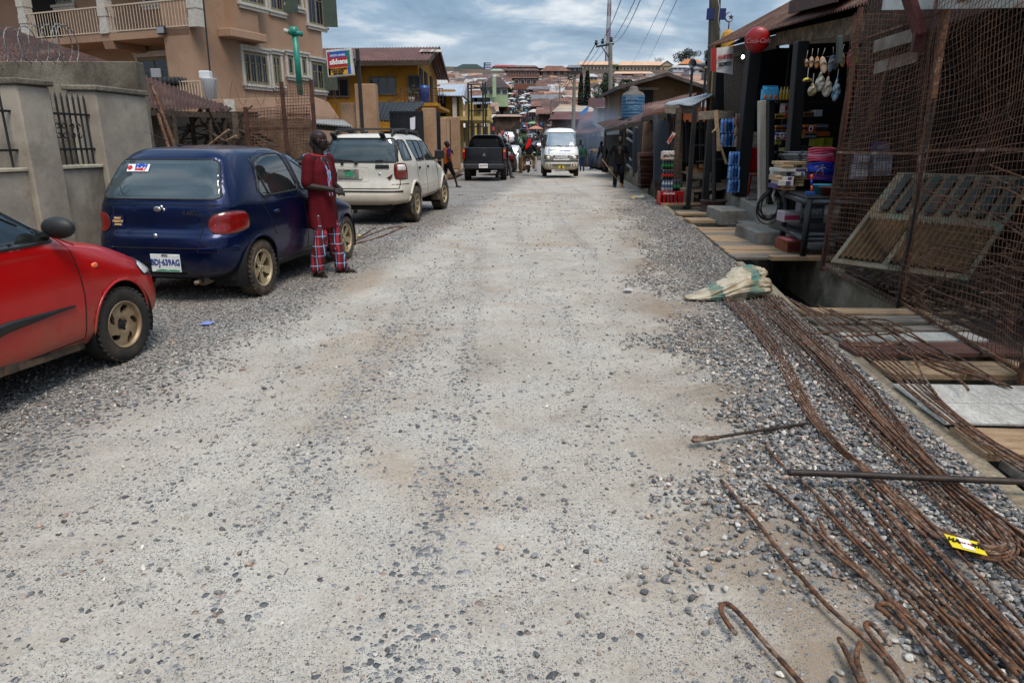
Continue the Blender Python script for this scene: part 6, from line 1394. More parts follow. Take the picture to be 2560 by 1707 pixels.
lettering('lettering','sikkens',H_*.27,WT,sg,frame(ctr(.47,.46),ux,uy),bold=.006,xs=.92);lettering('lettering','AKZO NOBEL',H_*.10,WT,sg,frame(ctr(.46,.22),ux,uy),bold=.001)
for k,tx in enumerate(('BOSTON AUTOMOBILE','PARTS LIMITED','08037120322')):lettering('lettering',tx,H_*.085,DARK,sg,frame(ctr(.42,.73+.085*k),ux,uy),bold=.004,xs=.85)
mb=MB();q0,q1=P(900,212,Ys+.5),P(893,123,Ys+.5);mb.beam(Vector((q0.x,Ys+.5,0)),q0,.10,.10);mb.beam(q0,q1,.10,.10);mb.beam(P(884,150,Ys+.1),P(898,150,Ys+.5),.05,.05);mb.build('pole',BLK,sg)
# ---- houses farther down on the left ----
TIN=M('bright_tin',(.52,.56,.62),(.66,.70,.75),scale=1.5,rough=.38,metal=.3,col3=(.42,.42,.43));COLM=M('cream_yellow_column',(.42,.33,.12),(.5,.4,.18),scale=4)
ph=thing('porch_house','two storey porch house with pale tin roof and yellow columns beyond the yellow house','house');Y=52
a,b=P(1102,211,60),P(1168,211,60);c,d=P(1160,240,50),P(1095,239,50);mb=MB();mb.corr(d,c,a,b,18,.04,3);mb.build('roof',TIN,ph);mb=MB();mb.prism([c,b,(c.x,60,c.z)],(-.2,0,0));mb.build('gable',M('grey_gable',(.3,.3,.32),rough=.8),ph)
zf=P(1150,297,51).z
for k,px in enumerate((1136,1152,1167,1179)):q=P(px,242,50.5+2.2*k);mb=MB();mb.beam((q.x,q.y,0),(q.x,q.y,c.z-.1),.28,.28);mb.build('column',WMLD if k==0 else COLM,ph)
mb=MB();q0=P(1105,300,51);mb.box((q0.x+1.1,55,zf),(4.6,9,.25));mb.build('balcony_floor',COLM,ph);mb=MB();mb.box((q0.x-1.5,57,2.6),(4.6,8,5.2));mb.build('wall',YEL,ph);mb=MB();mb.box((q0.x-.6,52.96,4.0),(1.4,.06,1.6));mb.box((q0.x+.82,55,4.0),(.06,2.4,1.7));mb.box((q0.x-.3,52.96,1.3),(1.6,.06,2.2));mb.build('opening',DARK,ph)
mb=MB();[mb.beam((q0.x+3.3,51+k*.35,zf+.1),(q0.x+3.3,51+k*.35,zf+.9),.04,.04)for k in range(24)];mb.beam((q0.x+3.3,51,zf+.9),(q0.x+3.3,59.3,zf+.9),.06,.06);mb.build('railing',COLM,ph)
p2=thing('porch_house','smaller balcony house with blue grey tin roof past the metal frame','house');a,b,c,d=P(1150,241,80),P(1206,240,80),P(1232,258,70),P(1160,262,68);mb=MB();mb.corr(d,c,a,b,16,.05,3);mb.build('roof',TIN,p2)
q0,q1=P(1172,262,70),P(1222,262,70);zb_=hill(72);mb=MB();mb.box(((q0.x+q1.x)/2-.4,75,(q0.z+zb_)/2),(q1.x-q0.x-1.2,8,q0.z-zb_));mb.build('wall',M('ochre_wall',(.20,.14,.07),(.28,.2,.11),scale=1),p2)
mb=MB();zm=P(1200,300,70).z;mb.box(((q0.x+q1.x)/2,70.5,zm),(q1.x-q0.x,1.6,.3));[mb.beam((q0.x+(q1.x-q0.x)*k/14,69.8,zm),(q0.x+(q1.x-q0.x)*k/14,69.8,zm+1),.05,.05)for k in range(15)];mb.beam((q0.x,69.8,zm+1),(q1.x,69.8,zm+1),.1,.08);mb.build('balcony',COLM,p2)
for k in range(4):x=q0.x+(q1.x-q0.x)*k/3;mb=MB();mb.beam((x,69.9,zb_),(x,69.9,q0.z),.2,.2);mb.build('column',COLM,p2)
mb=MB();[mb.box((q0.x+(q1.x-q0.x)*(k+.5)/3,70.95,zz_),(.9,.06,1.6))for k in range(3)for zz_ in(zm+1.3,zb_+1.3)];mb.build('opening',DARK,p2)
ff=thing('metal_frame','tall bare black metal frame standing by the pavement beyond the pillars','frame');mb=MB()
T_=[(1170,208),(1178,210),(1207,205),(1213,205)]
for k,(px,py)in enumerate(T_):q=P(px,py,44+k%2*1.5);mb.beam((q.x,q.y,0),q,.10,.10)
for py in(212,222,278,318):mb.beam(P(1170,py,44),P(1207,py-1,44),.07,.07)
mb.build('post',IRON,ff);mb=MB();mb.beam(P(1181,218,43),P(1213,222,45.5),.05,.05);mb.build('brace',IRON,ff)
# ---------------- right side: drain, boards, bars, fence, shops ----------------
K_=2560/2352
def D(x,y,z=0.0):return G(x*K_,y*K_,z)        # reading off the 2352-wide view
DRAINC=M('drain_concrete',(.27,.22,.155),(.38,.32,.24),scale=2.5,rough=.95,col3=(.10,.09,.05),bump=.012,bscale=10,fine=50)
MUD=M('drain_mud',(.03,.024,.018),(.06,.045,.03),scale=4,rough=.7)
WHB=M('whitish_board',(.50,.47,.42),(.60,.57,.52),scale=3,rough=.8,stretch=(5,1,5),col3=(.36,.31,.25),fine=30)
dch=[]
ys_=[1.2,2,2.75,4,5,6.15,7,8,9,10,11.5,12.88,14,16,18,19.5,21,23,25,27,30,34,40,46]
def dw(y):return 1.15 if y<16 else max(.42,1.15-(y-16)*.22)
def strip_mesh(mb,f0,f1,z0,z1,ys=ys_):
 vs=[]
 for y in ys:a,b=f0(y),f1(y);vs+=[(a,y,z0(y)),(b,y,z0(y)),(b,y,z1(y)),(a,y,z1(y))]
 n=len(ys);fs=[]
 for i in range(n-1):
  for k in range(4):fs.append((4*i+k,4*i+(k+1)%4,4*i+4+(k+1)%4,4*i+4+k))
 fs+=[(3,2,1,0),(4*n-4,4*n-3,4*n-2,4*n-1)];mb.add(vs,fs)
mb=MB();strip_mesh(mb,lambda y:edge(y)-.01,lambda y:edge(y)+.12,lambda y:-.75,lambda y:.012+.02*nz(y*2));struct(mb.build('drain_wall',DRAINC,bevel=.01,jit=.03))
mb=MB();strip_mesh(mb,lambda y:edge(y)+.1,lambda y:edge(y)+dw(y)+.02,lambda y:-.80,lambda y:-.62);struct(mb.build('drain_floor',MUD))
ys2=[y for y in ys_ if y<=19.5];mb=MB();strip_mesh(mb,lambda y:edge(y)+dw(y),lambda y:edge(y)+dw(y)+.16,lambda y:-.75,lambda y:.0,ys2);struct(mb.build('drain_wall',DRAINC,bevel=.01,jit=.03))
# low retaining wall where the drain narrows
ys3=[y for y in ys_ if y>=18];mb=MB();strip_mesh(mb,lambda y:edge(y)+dw(y)-.02,lambda y:edge(y)+dw(y)+.14,lambda y:-.7,lambda y:.42+.004*(y-18)+.02*nz(y),ys3);o=mb.build('retaining_wall',DRAINC,bevel=.015,jit=.04);tag(o,'low mossy concrete wall along the far side of the drain','wall')
SOIL=M('dark_brown_soil',(.065,.042,.028),(.13,.088,.06),scale=6,rough=.95,bump=.03,bscale=25,fine=70,col3=(.20,.145,.10))
SOIL2=M('tan_dumped_soil',(.20,.14,.09),(.30,.22,.15),scale=4,rough=.95,bump=.03,bscale=20,fine=50)
mb=MB();mb.sm=True
def soil_(u,v):
 y=18+30*v;x=edge(y)+dw(y)+.13+u*5;return(x,y,.34+.16*abs(nz(x*2,y*1.2,2))*min(1,u*12)+.1*u*3)
mb.grid(soil_,40,90);struct(mb.build('earth_bank',SOIL2))
mb=MB();mb.sm=True
def yard_(u,v):
 y=-1+20*v;x0_=edge(y)+dw(y)+.10;x=x0_+u*u*14;m_=max(0,1-abs(y-7.2)/1.6)*max(0,1-u*u*14/1.4)
 return(x,y,-.02+.02*nz(x*3,y*3)+.14*m_*(.5+abs(nz(x*2.2,y*2.2,8)))+(.0 if y>9 else .02))
mb.grid(yard_,60,160);struct(mb.build('yard_ground',SOIL))
mb=MB()   # litter and clods on the soil
for _ in range(260):
 y=RS.uniform(5.9,8.6);x=edge(y)+dw(y)+RS.uniform(.0,1.0);mb.ell((x,y,.05+RS.uniform(0,.08)),(RS.uniform(.01,.05),RS.uniform(.01,.04),RS.uniform(.006,.02)),6,Matrix.Rotation(RS.uniform(0,6),3,'Z'))
tag(mb.build('rubble',SOIL2),'small clods and chips of rubble on the soil at the foot of the mesh fence','rubble',kind='stuff')
# boards over the drain
def board(y,wy_,x0,x1,z,th,mat,label,rot=0.0,group='boards laid across the drain',tilt=0.0):
 mb=MB();n=10
 mb.box((0,0,0),(x1-x0,wy_,th));o=mb.build('board',mat,bevel=.004,jit=.006);o.location=((x0+x1)/2,y,z);o.rotation_euler=(tilt,0,rot);tag(o,label,'board',group);return o
e=edge
board(6.42,.22,e(6.4)+.03,e(6.4)+1.25,.03,.03,WOODL,'worn tan board nearest the dark drain gap by the sack',rad(-2))
board(6.08,.24,e(6.1)+.02,e(6.1)+1.25,.035,.03,WOODG,'grey board just this side of the worn tan one',rad(2));board(5.73,.16,e(5.9)-.02,e(5.9)+1.25,.045,.03,WOODG,'warped grey board under the bars, farthest of the near crossing',rad(2))
board(5.49,.25,e(5.6)+.05,e(5.6)+1.25,.04,.028,WHB,'whitish worn board next to the red-brown one',rad(1));board(5.15,.30,e(5.3)+.02,e(5.3)+1.3,.04,.035,WOODR,'red-brown board across the drain',rad(.5))
board(4.65,.30,e(4.8)+.10,e(4.8)+1.45,.035,.045,WOODL,'pale brown plank with dark gaps either side, just beyond the white slabs',rad(-1))
board(4.11,.33,e(4.2)+.06,e(4.2)+1.5,.05,.02,WHB,'whitish slab, upper of the pair over the drain',rad(-3));board(3.77,.31,e(3.9)+.06,e(3.9)+1.5,.052,.02,WHB,'whitish slab, lower of the pair over the drain',rad(-3))
board(3.37,.34,e(3.5)+.08,e(3.5)+1.5,.035,.05,WOODL,'brown thick plank just below the white slabs',rad(-4));board(2.97,.32,e(3.1)+.14,e(3.1)+1.5,.03,.05,WOODG,'brown plank crossed by the long pipe',rad(-5))
board(2.61,.24,e(2.7)+.10,e(2.7)+1.5,.03,.05,WOODL,'light brown plank at the right edge below the pipe',rad(-6));board(2.27,.26,e(2.4)+.10,e(2.4)+1.5,.03,.05,WOODG,'plank at the right edge nearest the camera',rad(-6))
yy_=9.45
for k in range(9):
 wv=RS.uniform(.30,.42);board(yy_+wv/2,wv,e(yy_)+.02,e(yy_)+1.32+RS.uniform(-.06,.10),.035+RS.uniform(0,.012),.035,WOODL if k%3 else WOODG,['plank of the boarded crossing before the shop, nearest the drain hole','second plank from the drain hole on the boarded crossing','third plank from the drain hole on the boarded crossing','fourth plank from the drain hole on the boarded crossing','middle plank of the boarded crossing','fourth plank from the far end of the crossing','third plank from the far end of the crossing','second plank from the far end of the crossing','far end plank of the boarded crossing'][k],rad(RS.uniform(-1.5,1.5)));yy_+=wv+.025
board(9.28,.15,e(9.3)+.45,e(9.3)+1.45,.085,.06,WOODL,'thick beam end lying over the edge of the drain hole',rad(1))
board(14.15,.55,e(14.1)+.02,e(14.1)+1.25,.05,.06,WOODL,'single wide board across the drain past the boarded crossing',rad(1));board(15.6,.42,e(15.6)+.02,e(15.6)+1.6,.04,.05,WOODL,'board holding the rusty wheel rim',rad(2));board(16.1,.30,e(16)+.1,e(16)+1.5,.03,.05,WOODG,'grey board behind the wheel rim board',rad(-1))
board(18.1,.62,e(18)-.05,e(18)+1.15,.045,.06,WOODL,'board under the red bottle crate',rad(1))
# concrete apron, steps, platform
CAP=M('worn_apron_concrete',(.22,.195,.165),(.31,.285,.25),scale=2,rough=.95,col3=(.15,.12,.09),bump=.008,bscale=20,fine=40)
mb=MB();mb.prism([(e(8.9)+1.28,8.95,-.05),(5.1,8.9,-.05),(5.4,14.6,-.05),(e(14.6)+1.28,14.6,-.05)],(0,0,.09));struct(mb.build('pavement',CAP,bevel=.02,jit=.03))
def cblock(px0,pyt,px1,pyb,zt_,dep,label):
 f0=G(px0,pyb,.02);Y=f0.y;a,b=P(px0,pyt,Y),P(px1,pyt,Y);mb=MB();mb.box(((a.x+b.x)/2,Y+dep/2,zt_/2),(b.x-a.x,dep,zt_));o=mb.build('concrete_block',CAP,bevel=.02,jit=.02);tag(o,label,'step');return o
cblock(1800,540,1868,562,.30,1.0,'raised concrete step block left of the shop platform');cblock(1895,574,1960,618,.26,1.1,'concrete step block behind the black table legs')
mb=MB();mb.box((4.9,13.3,.06),(.9,.7,.10));tag(mb.build('concrete_block',CAP,bevel=.02,jit=.02),'low flat concrete slab between the two steps','step')
# rust bars: each bar is its own object
def rbar(pts,z,r,label,mat=REB,group=None,cat='steel bar',ripple=.004,n=40,name='steel_bar'):
 zz_=z if isinstance(z,(list,tuple))else[z]*len(pts)
 P3=[D(x,y,q)for(x,y),q in zip(pts,zz_)];path=smoothpath(P3,n);k0=RS.uniform(0,99)
 path=[p+Vector((noise.noise(p*2.3+Vector((k0,0,0))),noise.noise(p*2.3+Vector((0,k0,3))),0))*ripple*2.2 for p in path]
 path=[Vector((p.x,p.y,p.z+.034 if ripple==0 else(max(p.z+.034*max(0,min(1,(p.x-.115*p.y-.5)/.5)),gz(p.x,p.y)+r)if p.x<edge(p.y)else p.z)))for p in path]
 mb=SMB();mb.tube(path,[r*(1+.06*math.sin(i*2.1))for i in range(len(path))],7);o=mb.build(name,mat);tag(o,label,cat,group);return o
GB='rusty bars bundled on the right shoulder'
for k in range(7):      # left bundle ending in the U-bends
 o_=k*7;w_=RS.uniform(-4,4)
 rbar([(1655+o_,686+k*1.5),(1752+o_*.8+w_,800),(1832+o_*.6,935+w_),(1905+o_*.4,1030),(1990+o_*.5,1105),(2085+o_*.6,1200+w_*.5),(2165+o_*.8,1262-k*2),(2250+o_*.5,1298-k*4),(2318-k*2,1300-k*6),(2334-k*9,1262-k*3),(2290-k*9,1208-k*4),(2190-k*6+w_,1120-k*4),(2040-k*4,985-k*2),(1930-k*3,862+w_),(1830-k*2+w_,755),(1752+k*7,686)],[.02+.009*(k%4),.02,.025,.03+.006*k,.03,.03,.03,.03+.008*k,.03,.035,.03,.03,.03,.025+.006*k,.02,.02],.0062,'rusty hairpin bent bar, '+['leftmost','second','third','fourth','fifth','sixth','seventh','eighth','ninth'][k]+' strand at the upper end of the gravel bundle',group='rusty hairpin bars bundled on the gravel',n=110)
for k in range(9):
 o_=k*9;w_=RS.uniform(-5,5)
 rbar([(1722+o_,690),(1830+o_+w_,800),(1925+o_,893+w_),(2030+o_*.8,1010),(2150+o_*.5+w_,1120),(2260+o_*.6,1210+w_*.5),(2380+o_,1330)],[.02+.010*(k%3)]*7,.0062,'straight rusty bar beside the drain edge, '+['leftmost','second','third','fourth','fifth','sixth','seventh','eighth','ninth'][k]+' of nine from the road side',group='straight rusty bars beside the drain edge',n=40)
for k in range(6):
 o_=k*12;w_=RS.uniform(-5,5)
 rbar([(1808+o_*.8,682+o_*.4),(1900+o_,752+w_),(2010+o_,835),(2130+o_*.8,930+w_),(2250+o_*.6,1015),(2400+o_,1110)],[.06,.08,.085,.08,.09,.09+.008*k],.0065,'rusty bar stretched over the planks, '+['leftmost','second','third','fourth','fifth','sixth','seventh','eighth','ninth'][k]+' of six from the road side',group='rusty bars lying over the planks',n=40)
for k in range(8):
 a0=RS.uniform(-10,10)
 rbar([(1870+k*16+a0,700+k*5),(1975+k*10,745+a0),(2060+k*12-a0,790+(k%3)*12),(2150+k*8,830+a0),(2260+k*9,870+k*3)],[.07,.09+.012*k,.10+.01*(k%3),.09,.08],.007,'kinked rusty bar at the mesh fence foot, '+['leftmost','second','third','fourth','fifth','sixth','seventh','eighth','ninth'][k]+' of eight from the drain',group='kinked bars at the foot of the mesh fence',ripple=.010,n=44)
rbar([(1935,792),(2005,796),(2060,790),(2085,800),(2125,870),(2150,905)],.12,.008,'orange rusty bar with a sharp elbow on top of the tangle',ripple=.002);rbar([(2042,742),(2065,770),(2120,830),(2200,872),(2222,895)],.13,.009,'thick pale rusty bar crossing the tangle diagonally',ripple=.003);rbar([(1860,775),(1990,770),(2095,760),(2040,742)],[.08,.10,.11,.12],.007,'bent bar pointing left from the tangle',ripple=.003)
S_=[([(1655,1108),(1690,1150),(1735,1200),(1810,1300),(1900,1405),(1990,1490),(2070,1580)],.010,'leftmost long pale rusty bar lying alone on gravel and dirt'),
   ([(1758,1038),(1792,1078),(1850,1130),(1935,1225),(2040,1335),(2150,1440),(2290,1585)],.009,'rusty bar starting at the left end of the long pipe'),
   ([(1762,1125),(1812,1165),(1880,1240),(1985,1345),(2080,1430),(2220,1585)],.0095,'rusty bar just right of the leftmost long one'),
   ([(1838,1222),(1900,1275),(1990,1350),(2110,1460),(2260,1590)],.008,'thin rusty bar starting mid gravel below the pipe'),
   ([(1878,1205),(1890,1240),(1925,1280),(1990,1345),(2060,1430),(2180,1580)],.008,'dark rusty bar with a crook at its upper end'),
   ([(1920,1140),(1990,1220),(2080,1320),(2180,1420),(2330,1570)],.0085,'rusty bar running parallel below the hairpin bundle'),
   ([(1955,1128),(2030,1215),(2110,1300),(2220,1420),(2370,1580)],.0085,'rusty bar hugging the left side of the lower bundle'),
   ([(1975,1122),(2060,1215),(2140,1310),(2250,1430),(2390,1570)],.0085,'rusty bar in the middle of the lower bundle'),
   ([(1992,1112),(2075,1195),(2165,1300),(2270,1405),(2400,1540)],.0085,'rusty bar on the right side of the lower bundle'),
   ([(2010,1275),(2080,1340),(2150,1420),(2230,1500),(2300,1580)],.008,'short starting rusty bar between the lower bars')]
for pts,r,lb in S_:rbar(pts,.022,r*.86,lb,ripple=.004,n=50)
for k in range(12):
 x0_,y0_=1880+k*22,1135+RS.uniform(-25,120);w_=RS.uniform(-12,12);L_=RS.uniform(250,460);q=[(x0_+L_*f*.92+w_*math.sin(f*3),y0_+L_*f)for f in(0,.25,.5,.75,1,1.3)]
 rbar(q,.024+.008*(k%3),.0062,'thin rusty bar in the loose lower fan, %s from the left'%['first','second','third','fourth','fifth','sixth','seventh','eighth','ninth','tenth','eleventh','twelfth'][k],group='thin bars fanned out at the lower right',ripple=.003,n=34)
for k in range(5):
 o_=k*13;w_=RS.uniform(-5,5)
 rbar([(1700+o_,696),(1810+o_,815+w_),(1920+o_,935),(2040+o_,1060+w_),(2160+o_,1180),(2330+o_,1345)],.026+.008*(k%2),.006,'straight thin bar between the two gravel bundles, %s of five'%['first','second','third','fourth','fifth'][k],group='thin straight bars between the bundles',ripple=.002,n=34)
for pts,lb in(([(1690,1456),(1668,1425),(1656,1400),(1662,1388),(1676,1390),(1705,1418),(1752,1475),(1800,1530),(1850,1590)],'walking-stick shaped rusty hook bar on the bare dirt'),([(2068,1462),(2030,1425),(2012,1412),(2020,1405),(2045,1412),(2100,1470),(2190,1590)],'hooked rusty bar low in the right foreground'),([(2040,1500),(2010,1462),(1990,1448),(1985,1456),(2000,1480),(2030,1520),(2080,1590)],'small hooked bar beside the larger hook in the foreground'),([(1925,1480),(1945,1520),(1975,1585)],'short bar stub at the bottom edge left of the hooks'),([(1972,1492),(1965,1530),(1985,1590)],'second bar stub at the bottom edge'),([(2105,1390),(2120,1402),(2170,1432),(2230,1470),(2330,1560)],'bar with curled tip between the lower bars')):
 rbar(pts,.02,.009,lb,ripple=.001,n=60)
PIPEM=M('dark_iron_pipe',(.045,.035,.03),(.085,.06,.045),scale=12,rough=.6,metal=.3,fine=80)
rbar([(1808,1099),(1950,1104),(2080,1110),(2220,1116),(2420,1124)],.075,.0165,'long dark iron pipe lying across the bars',PIPEM,cat='pipe',ripple=.0,name='iron_pipe')
rbar([(1640,1018),(1720,1005),(1800,992),(1852,984)],.03,.009,'short dark rod with a flattened rusty end on the gravel',PIPEM,cat='rod',ripple=0,name='iron_rod');rd=bpy.data.objects['iron_rod']
mb=MB();U3=Vector((0,0,.034));mb.beam(D(1588,1026,.03)+U3,D(1648,1017,.03)+U3,.032,.014);mb.beam(D(1590,1018,.035)+U3,D(1625,1016,.035)+U3,.014,.02);mb.build('flat_end',REB,rd,bevel=.003)
tg_=thing('label_tag','yellow card tag with dark print caught in the hairpin bend','tag');a,b,c,d=D(2172,1232,.06),D(2256,1268,.05),D(2262,1280,.06),D(2184,1243,.075)
a,b,c,d=D(2168,1236,.05),D(2215,1232,.075),D(2262,1268,.075),D(2212,1276,.05)
mb=MB();a,b,c,d=D(2168,1226,.10),D(2248,1246,.10),D(2268,1276,.09),D(2188,1256,.09);mb.prism([a,b,c,d],(0,0,.002));mb.build('card',M('tag_yellow',(.72,.60,.02),(.66,.54,.02),scale=20),tg_)
mb=MB();l_=lambda u,v:(a*(1-u)+b*u)*(1-v)+(d*(1-u)+c*u)*v+Vector((0,0,.004));mb.prism([l_(.33,.1),l_(.68,.1),l_(.68,.9),l_(.33,.9)],(0,0,.001));mb.build('white_patch',WT,tg_)
lettering('lettering','HA',.03,DARK,tg_,frame(l_(.18,.45)+Vector((0,0,.002)),b-a,a-d),bold=.001);lettering('lettering','FITE',.024,DARK,tg_,frame(l_(.85,.5)+Vector((0,0,.002)),b-a,a-d),bold=.001);lettering('lettering','steel bar',.014,M('sign_red',(.4,.02,.02)),tg_,frame(l_(.5,.5)+Vector((0,0,.002)),b-a,a-d))
for pts,lb in(([(815,553),(890,525),(935,520)],'thin bar on the ground behind the maroon man'),([(812,560),(870,545),(930,520)],'second thin bar on the ground in front of the white car'),([(822,548),(850,530),(862,524)],'stub of dark bar lying near the yellow scrap')):rbar(pts,.02,.012,lb,WOODD if 'stub' in lb else REB)
# sack
sk=thing('sack','crumpled cream sack with green bands slumped over the drain edge','sack',(0,0,0));SKM=bpy.data.materials.new('woven_sack');SKM.use_nodes=True;T=SKM.node_tree;n=T.nodes;l=T.links;bs=n['Principled BSDF'];bs.inputs['Roughness'].default_value=.75
t_=n.new('ShaderNodeTexCoord');s_=n.new('ShaderNodeSeparateXYZ');l.new(t_.outputs['Object'],s_.inputs[0]);wv=n.new('ShaderNodeTexNoise');wv.inputs['Scale'].default_value=6;l.new(t_.outputs['Object'],wv.inputs[0])
m1=n.new('ShaderNodeMath');m1.operation='MULTIPLY_ADD';m1.inputs[1].default_value=.30;l.new(wv.outputs[0],m1.inputs[0]);l.new(s_.outputs[0],m1.inputs[2]);fr=n.new('ShaderNodeMath');fr.operation='PINGPONG';fr.inputs[1].default_value=.21;l.new(m1.outputs[0],fr.inputs[0])
r_=n.new('ShaderNodeValToRGB');r_.color_ramp.interpolation='CONSTANT';r_.color_ramp.elements[0].color=(.06,.15,.12,1);r_.color_ramp.elements[1].position=.06;r_.color_ramp.elements[1].color=(.44,.38,.28,1);l.new(fr.outputs[0],r_.inputs[0])
n2=n.new('ShaderNodeTexNoise');n2.inputs['Scale'].default_value=9;n2.inputs['Detail'].default_value=8;l.new(t_.outputs['Object'],n2.inputs[0]);mr_=n.new('ShaderNodeMapRange');mr_.inputs[1].default_value=.42;mr_.inputs[2].default_value=.62;mr_.inputs[4].default_value=.8;l.new(n2.outputs[0],mr_.inputs[0])
mx_=n.new('ShaderNodeMix');mx_.data_type='RGBA';l.new(mr_.outputs[0],mx_.inputs[0]);l.new(r_.outputs[0],mx_.inputs[6]);mx_.inputs[7].default_value=(.26,.19,.11,1);l.new(mx_.outputs[2],bs.inputs['Base Color'])
def cloth_blob(parts,name,mat,parent,vox=.012,amp=.02,fr_=7,it=3):
 mb=MB();[mb.ell(c,r,16,R)for c,r,R in parts];o=fuse(mb,name,mat,parent,vox,it)
 o.data.calc_loop_triangles()
 for v in o.data.vertices:
  p=v.co;d_=v.normal;q=amp*(abs(noise.noise(p*fr_))*1.6+.8*abs(noise.noise(p*fr_*2.3))-.6);v.co=p+d_*q
 return o
c0=D(1665,660,.11);c1=D(1725,600,.30);R_=Matrix.Rotation
sk.location=c0;z_=Vector((0,0,0));d1=c1-c0
sk.location=(c0.x,c0.y,.0)
def sacktube(name,pts,wd,ht,seed,flare=1.0):
 P_=[Vector(catmull(pts,i/44))for i in range(45)];vs=[];na=72
 for i,p in enumerate(P_):
  f=i/44;w_=catmull([(v,)for v in wd],f)[0];h_=catmull([(v,)for v in ht],f)[0];t=(P_[min(44,i+1)]-P_[max(0,i-1)]).normalized();sd_=t.cross(Vector((0,0,1)));sd_=sd_.normalized()if sd_.length>.1 else Vector((0,-1,0));up_=sd_.cross(t)
  for k in range(na):
   a=2*math.pi*k/na;cr=abs(noise.noise(Vector((math.cos(a)*3.2,math.sin(a)*3.2,f*2.2+seed))))*1.5+abs(noise.noise(Vector((math.cos(a)*7,math.sin(a)*7,f*4.5+seed))))*.8;g=1+.30*(cr-.55);q=p+sd_*w_*math.cos(a)*g+up_*h_*math.sin(a)*g+Vector((0,0,.015*nz(p.x*9,a*2,seed)));q.z=max(q.z,.012+.012*abs(nz(q.x*14,q.y*14,seed)));vs.append(q)
 mb=MB();mb.add(vs,[(i*na+k,i*na+(k+1)%na,(i+1)*na+(k+1)%na,(i+1)*na+k)for i in range(44)for k in range(na)]);o=mb.build(name,SKM,sk,smooth=True);so=o.modifiers.new('s','SOLIDIFY');so.thickness=.005;return o
sacktube('sack_body',[(-.45,-.12,.02),(-.28,-.08,.03),(-.08,-.03,.07),(.10,.0,.11),(.27,.03,.12),(.42,.08,.10),(.52,.10,.06)],[.06,.15,.22,.26,.24,.17,.06],[.008,.02,.07,.12,.13,.10,.03],1.0)
sacktube('sack_mouth',[(.10,.05,.12),(.22,.12,.18),(.33,.18,.23),(.43,.22,.25)],[.16,.20,.19,.14],[.10,.10,.08,.05],5.0)
sk2=thing('sack','small white and yellow plastic bag crumpled at the drain edge below the red crate','bag');sk2.location=D(1462,455,.05);cloth_blob([((0,0,0),(.20,.12,.07),None),((.16,.05,.02),(.12,.10,.05),None)],'bag',M('white_yellow_bag',(.55,.53,.48),(.50,.36,.08),scale=7,lo=.5,hi=.55),sk2,vox=.02,amp=.03)
for(x,y,c_,lb)in((1443,667,(.5,.48,.47),'small white paper scrap on the gravel left of the sack'),(825,543,(.6,.5,.05),'yellow plastic scrap on the ground behind the maroon man'),(1992,1033,(.15,.4,.12),'tiny green wrapper on the gravel between the bars'),(476,745,(.25,.3,.55),'tiny blue paper scrap on the gravel left of the red car nose')):
 mb=MB();p=D(x,y,.012);mb.grid(lambda u,v:(p.x+(u-.5)*.09,p.y+(v-.5)*.11,.012+.012*nz(u*7+x,v*6,2)+.012),5,5,thick=(0,0,.0015));tag(mb.build('litter',M('lit%d'%x,c_)),lb,'litter')
# rubbish stones / lumps near gravel
# ---- mesh fence cage ----
cg=thing('mesh_fence','tall rusty square mesh fence enclosing scrap iron at the right','fence')
f0,f1,f2=Vector((4.04,8.80,.0)),Vector((3.93,6.75,.0)),Vector((3.50,4.42,.02));f3=f2+(f2-f1).normalized()*1.6;f3=Vector((3.15,2.6,0));fb=Vector((7.2,9.3,0));H4=Vector((0,0,3.9))
mb=MB();lean=Vector((-.10,0,0))
meshpanel(mb,f0,f1,f0+H4*.78+Vector((.05,0,0)),f1+H4*.88+lean,32,52,.0032,wob=.10);mb.build('wire_mesh',WIRER,cg)
mb=MB();meshpanel(mb,f1,f2,f1+H4*.88+lean,f2+H4+lean,40,62,.0029,wob=.12);mb.build('wire_mesh',WIRER,cg)
mb=MB();meshpanel(mb,f2,f3,f2+H4+lean,f3+H4+lean,24,60,.0029,wob=.08);mb.build('wire_mesh',WIRER,cg)
mb=MB();meshpanel(mb,f0,fb,f0+H4*.78,fb+H4*.8,46,50,.003,wob=.06);mb.build('wire_mesh',WIRER,cg)
for a,tp_,w_,m_ in((f0,f0+H4*.80+Vector((.06,0,0)),.05,RUSTD),(f1+Vector((.03,.05,0)),f1+H4*.9+Vector((-.02,0,0)),.055,REB),(f1+Vector((-.05,-.06,0)),f1+Vector((.0,-.02,2.0)),.022,IRON),(f2,f2+H4*1.02,.05,REB)):mb=MB();mb.beam(a,tp_,w_,w_);mb.build('post',m_,cg)
for a,b,z in((f0,f1,2.73),(f1,f2,2.78),(f0,f1,1.48),(f1,f2,1.53),(f0,f1,.04),(f1,f2,.055)):mb=MB();mb.beam(a+Vector((0,0,z)),b+Vector((0,0,z+.02)),.025,.025);mb.build('rail',REB,cg)
MARO=M('maroon_steel',(.10,.025,.02),(.15,.045,.035),scale=5,rough=.7,fine=40);mb=MB();mb.beam(P(2255,-60,6.9),P(2300,85,6.9),.14,.06);mb.beam(P(2300,80,6.92),P(2290,130,6.92),.10,.05);mb.build('brace',MARO,cg)
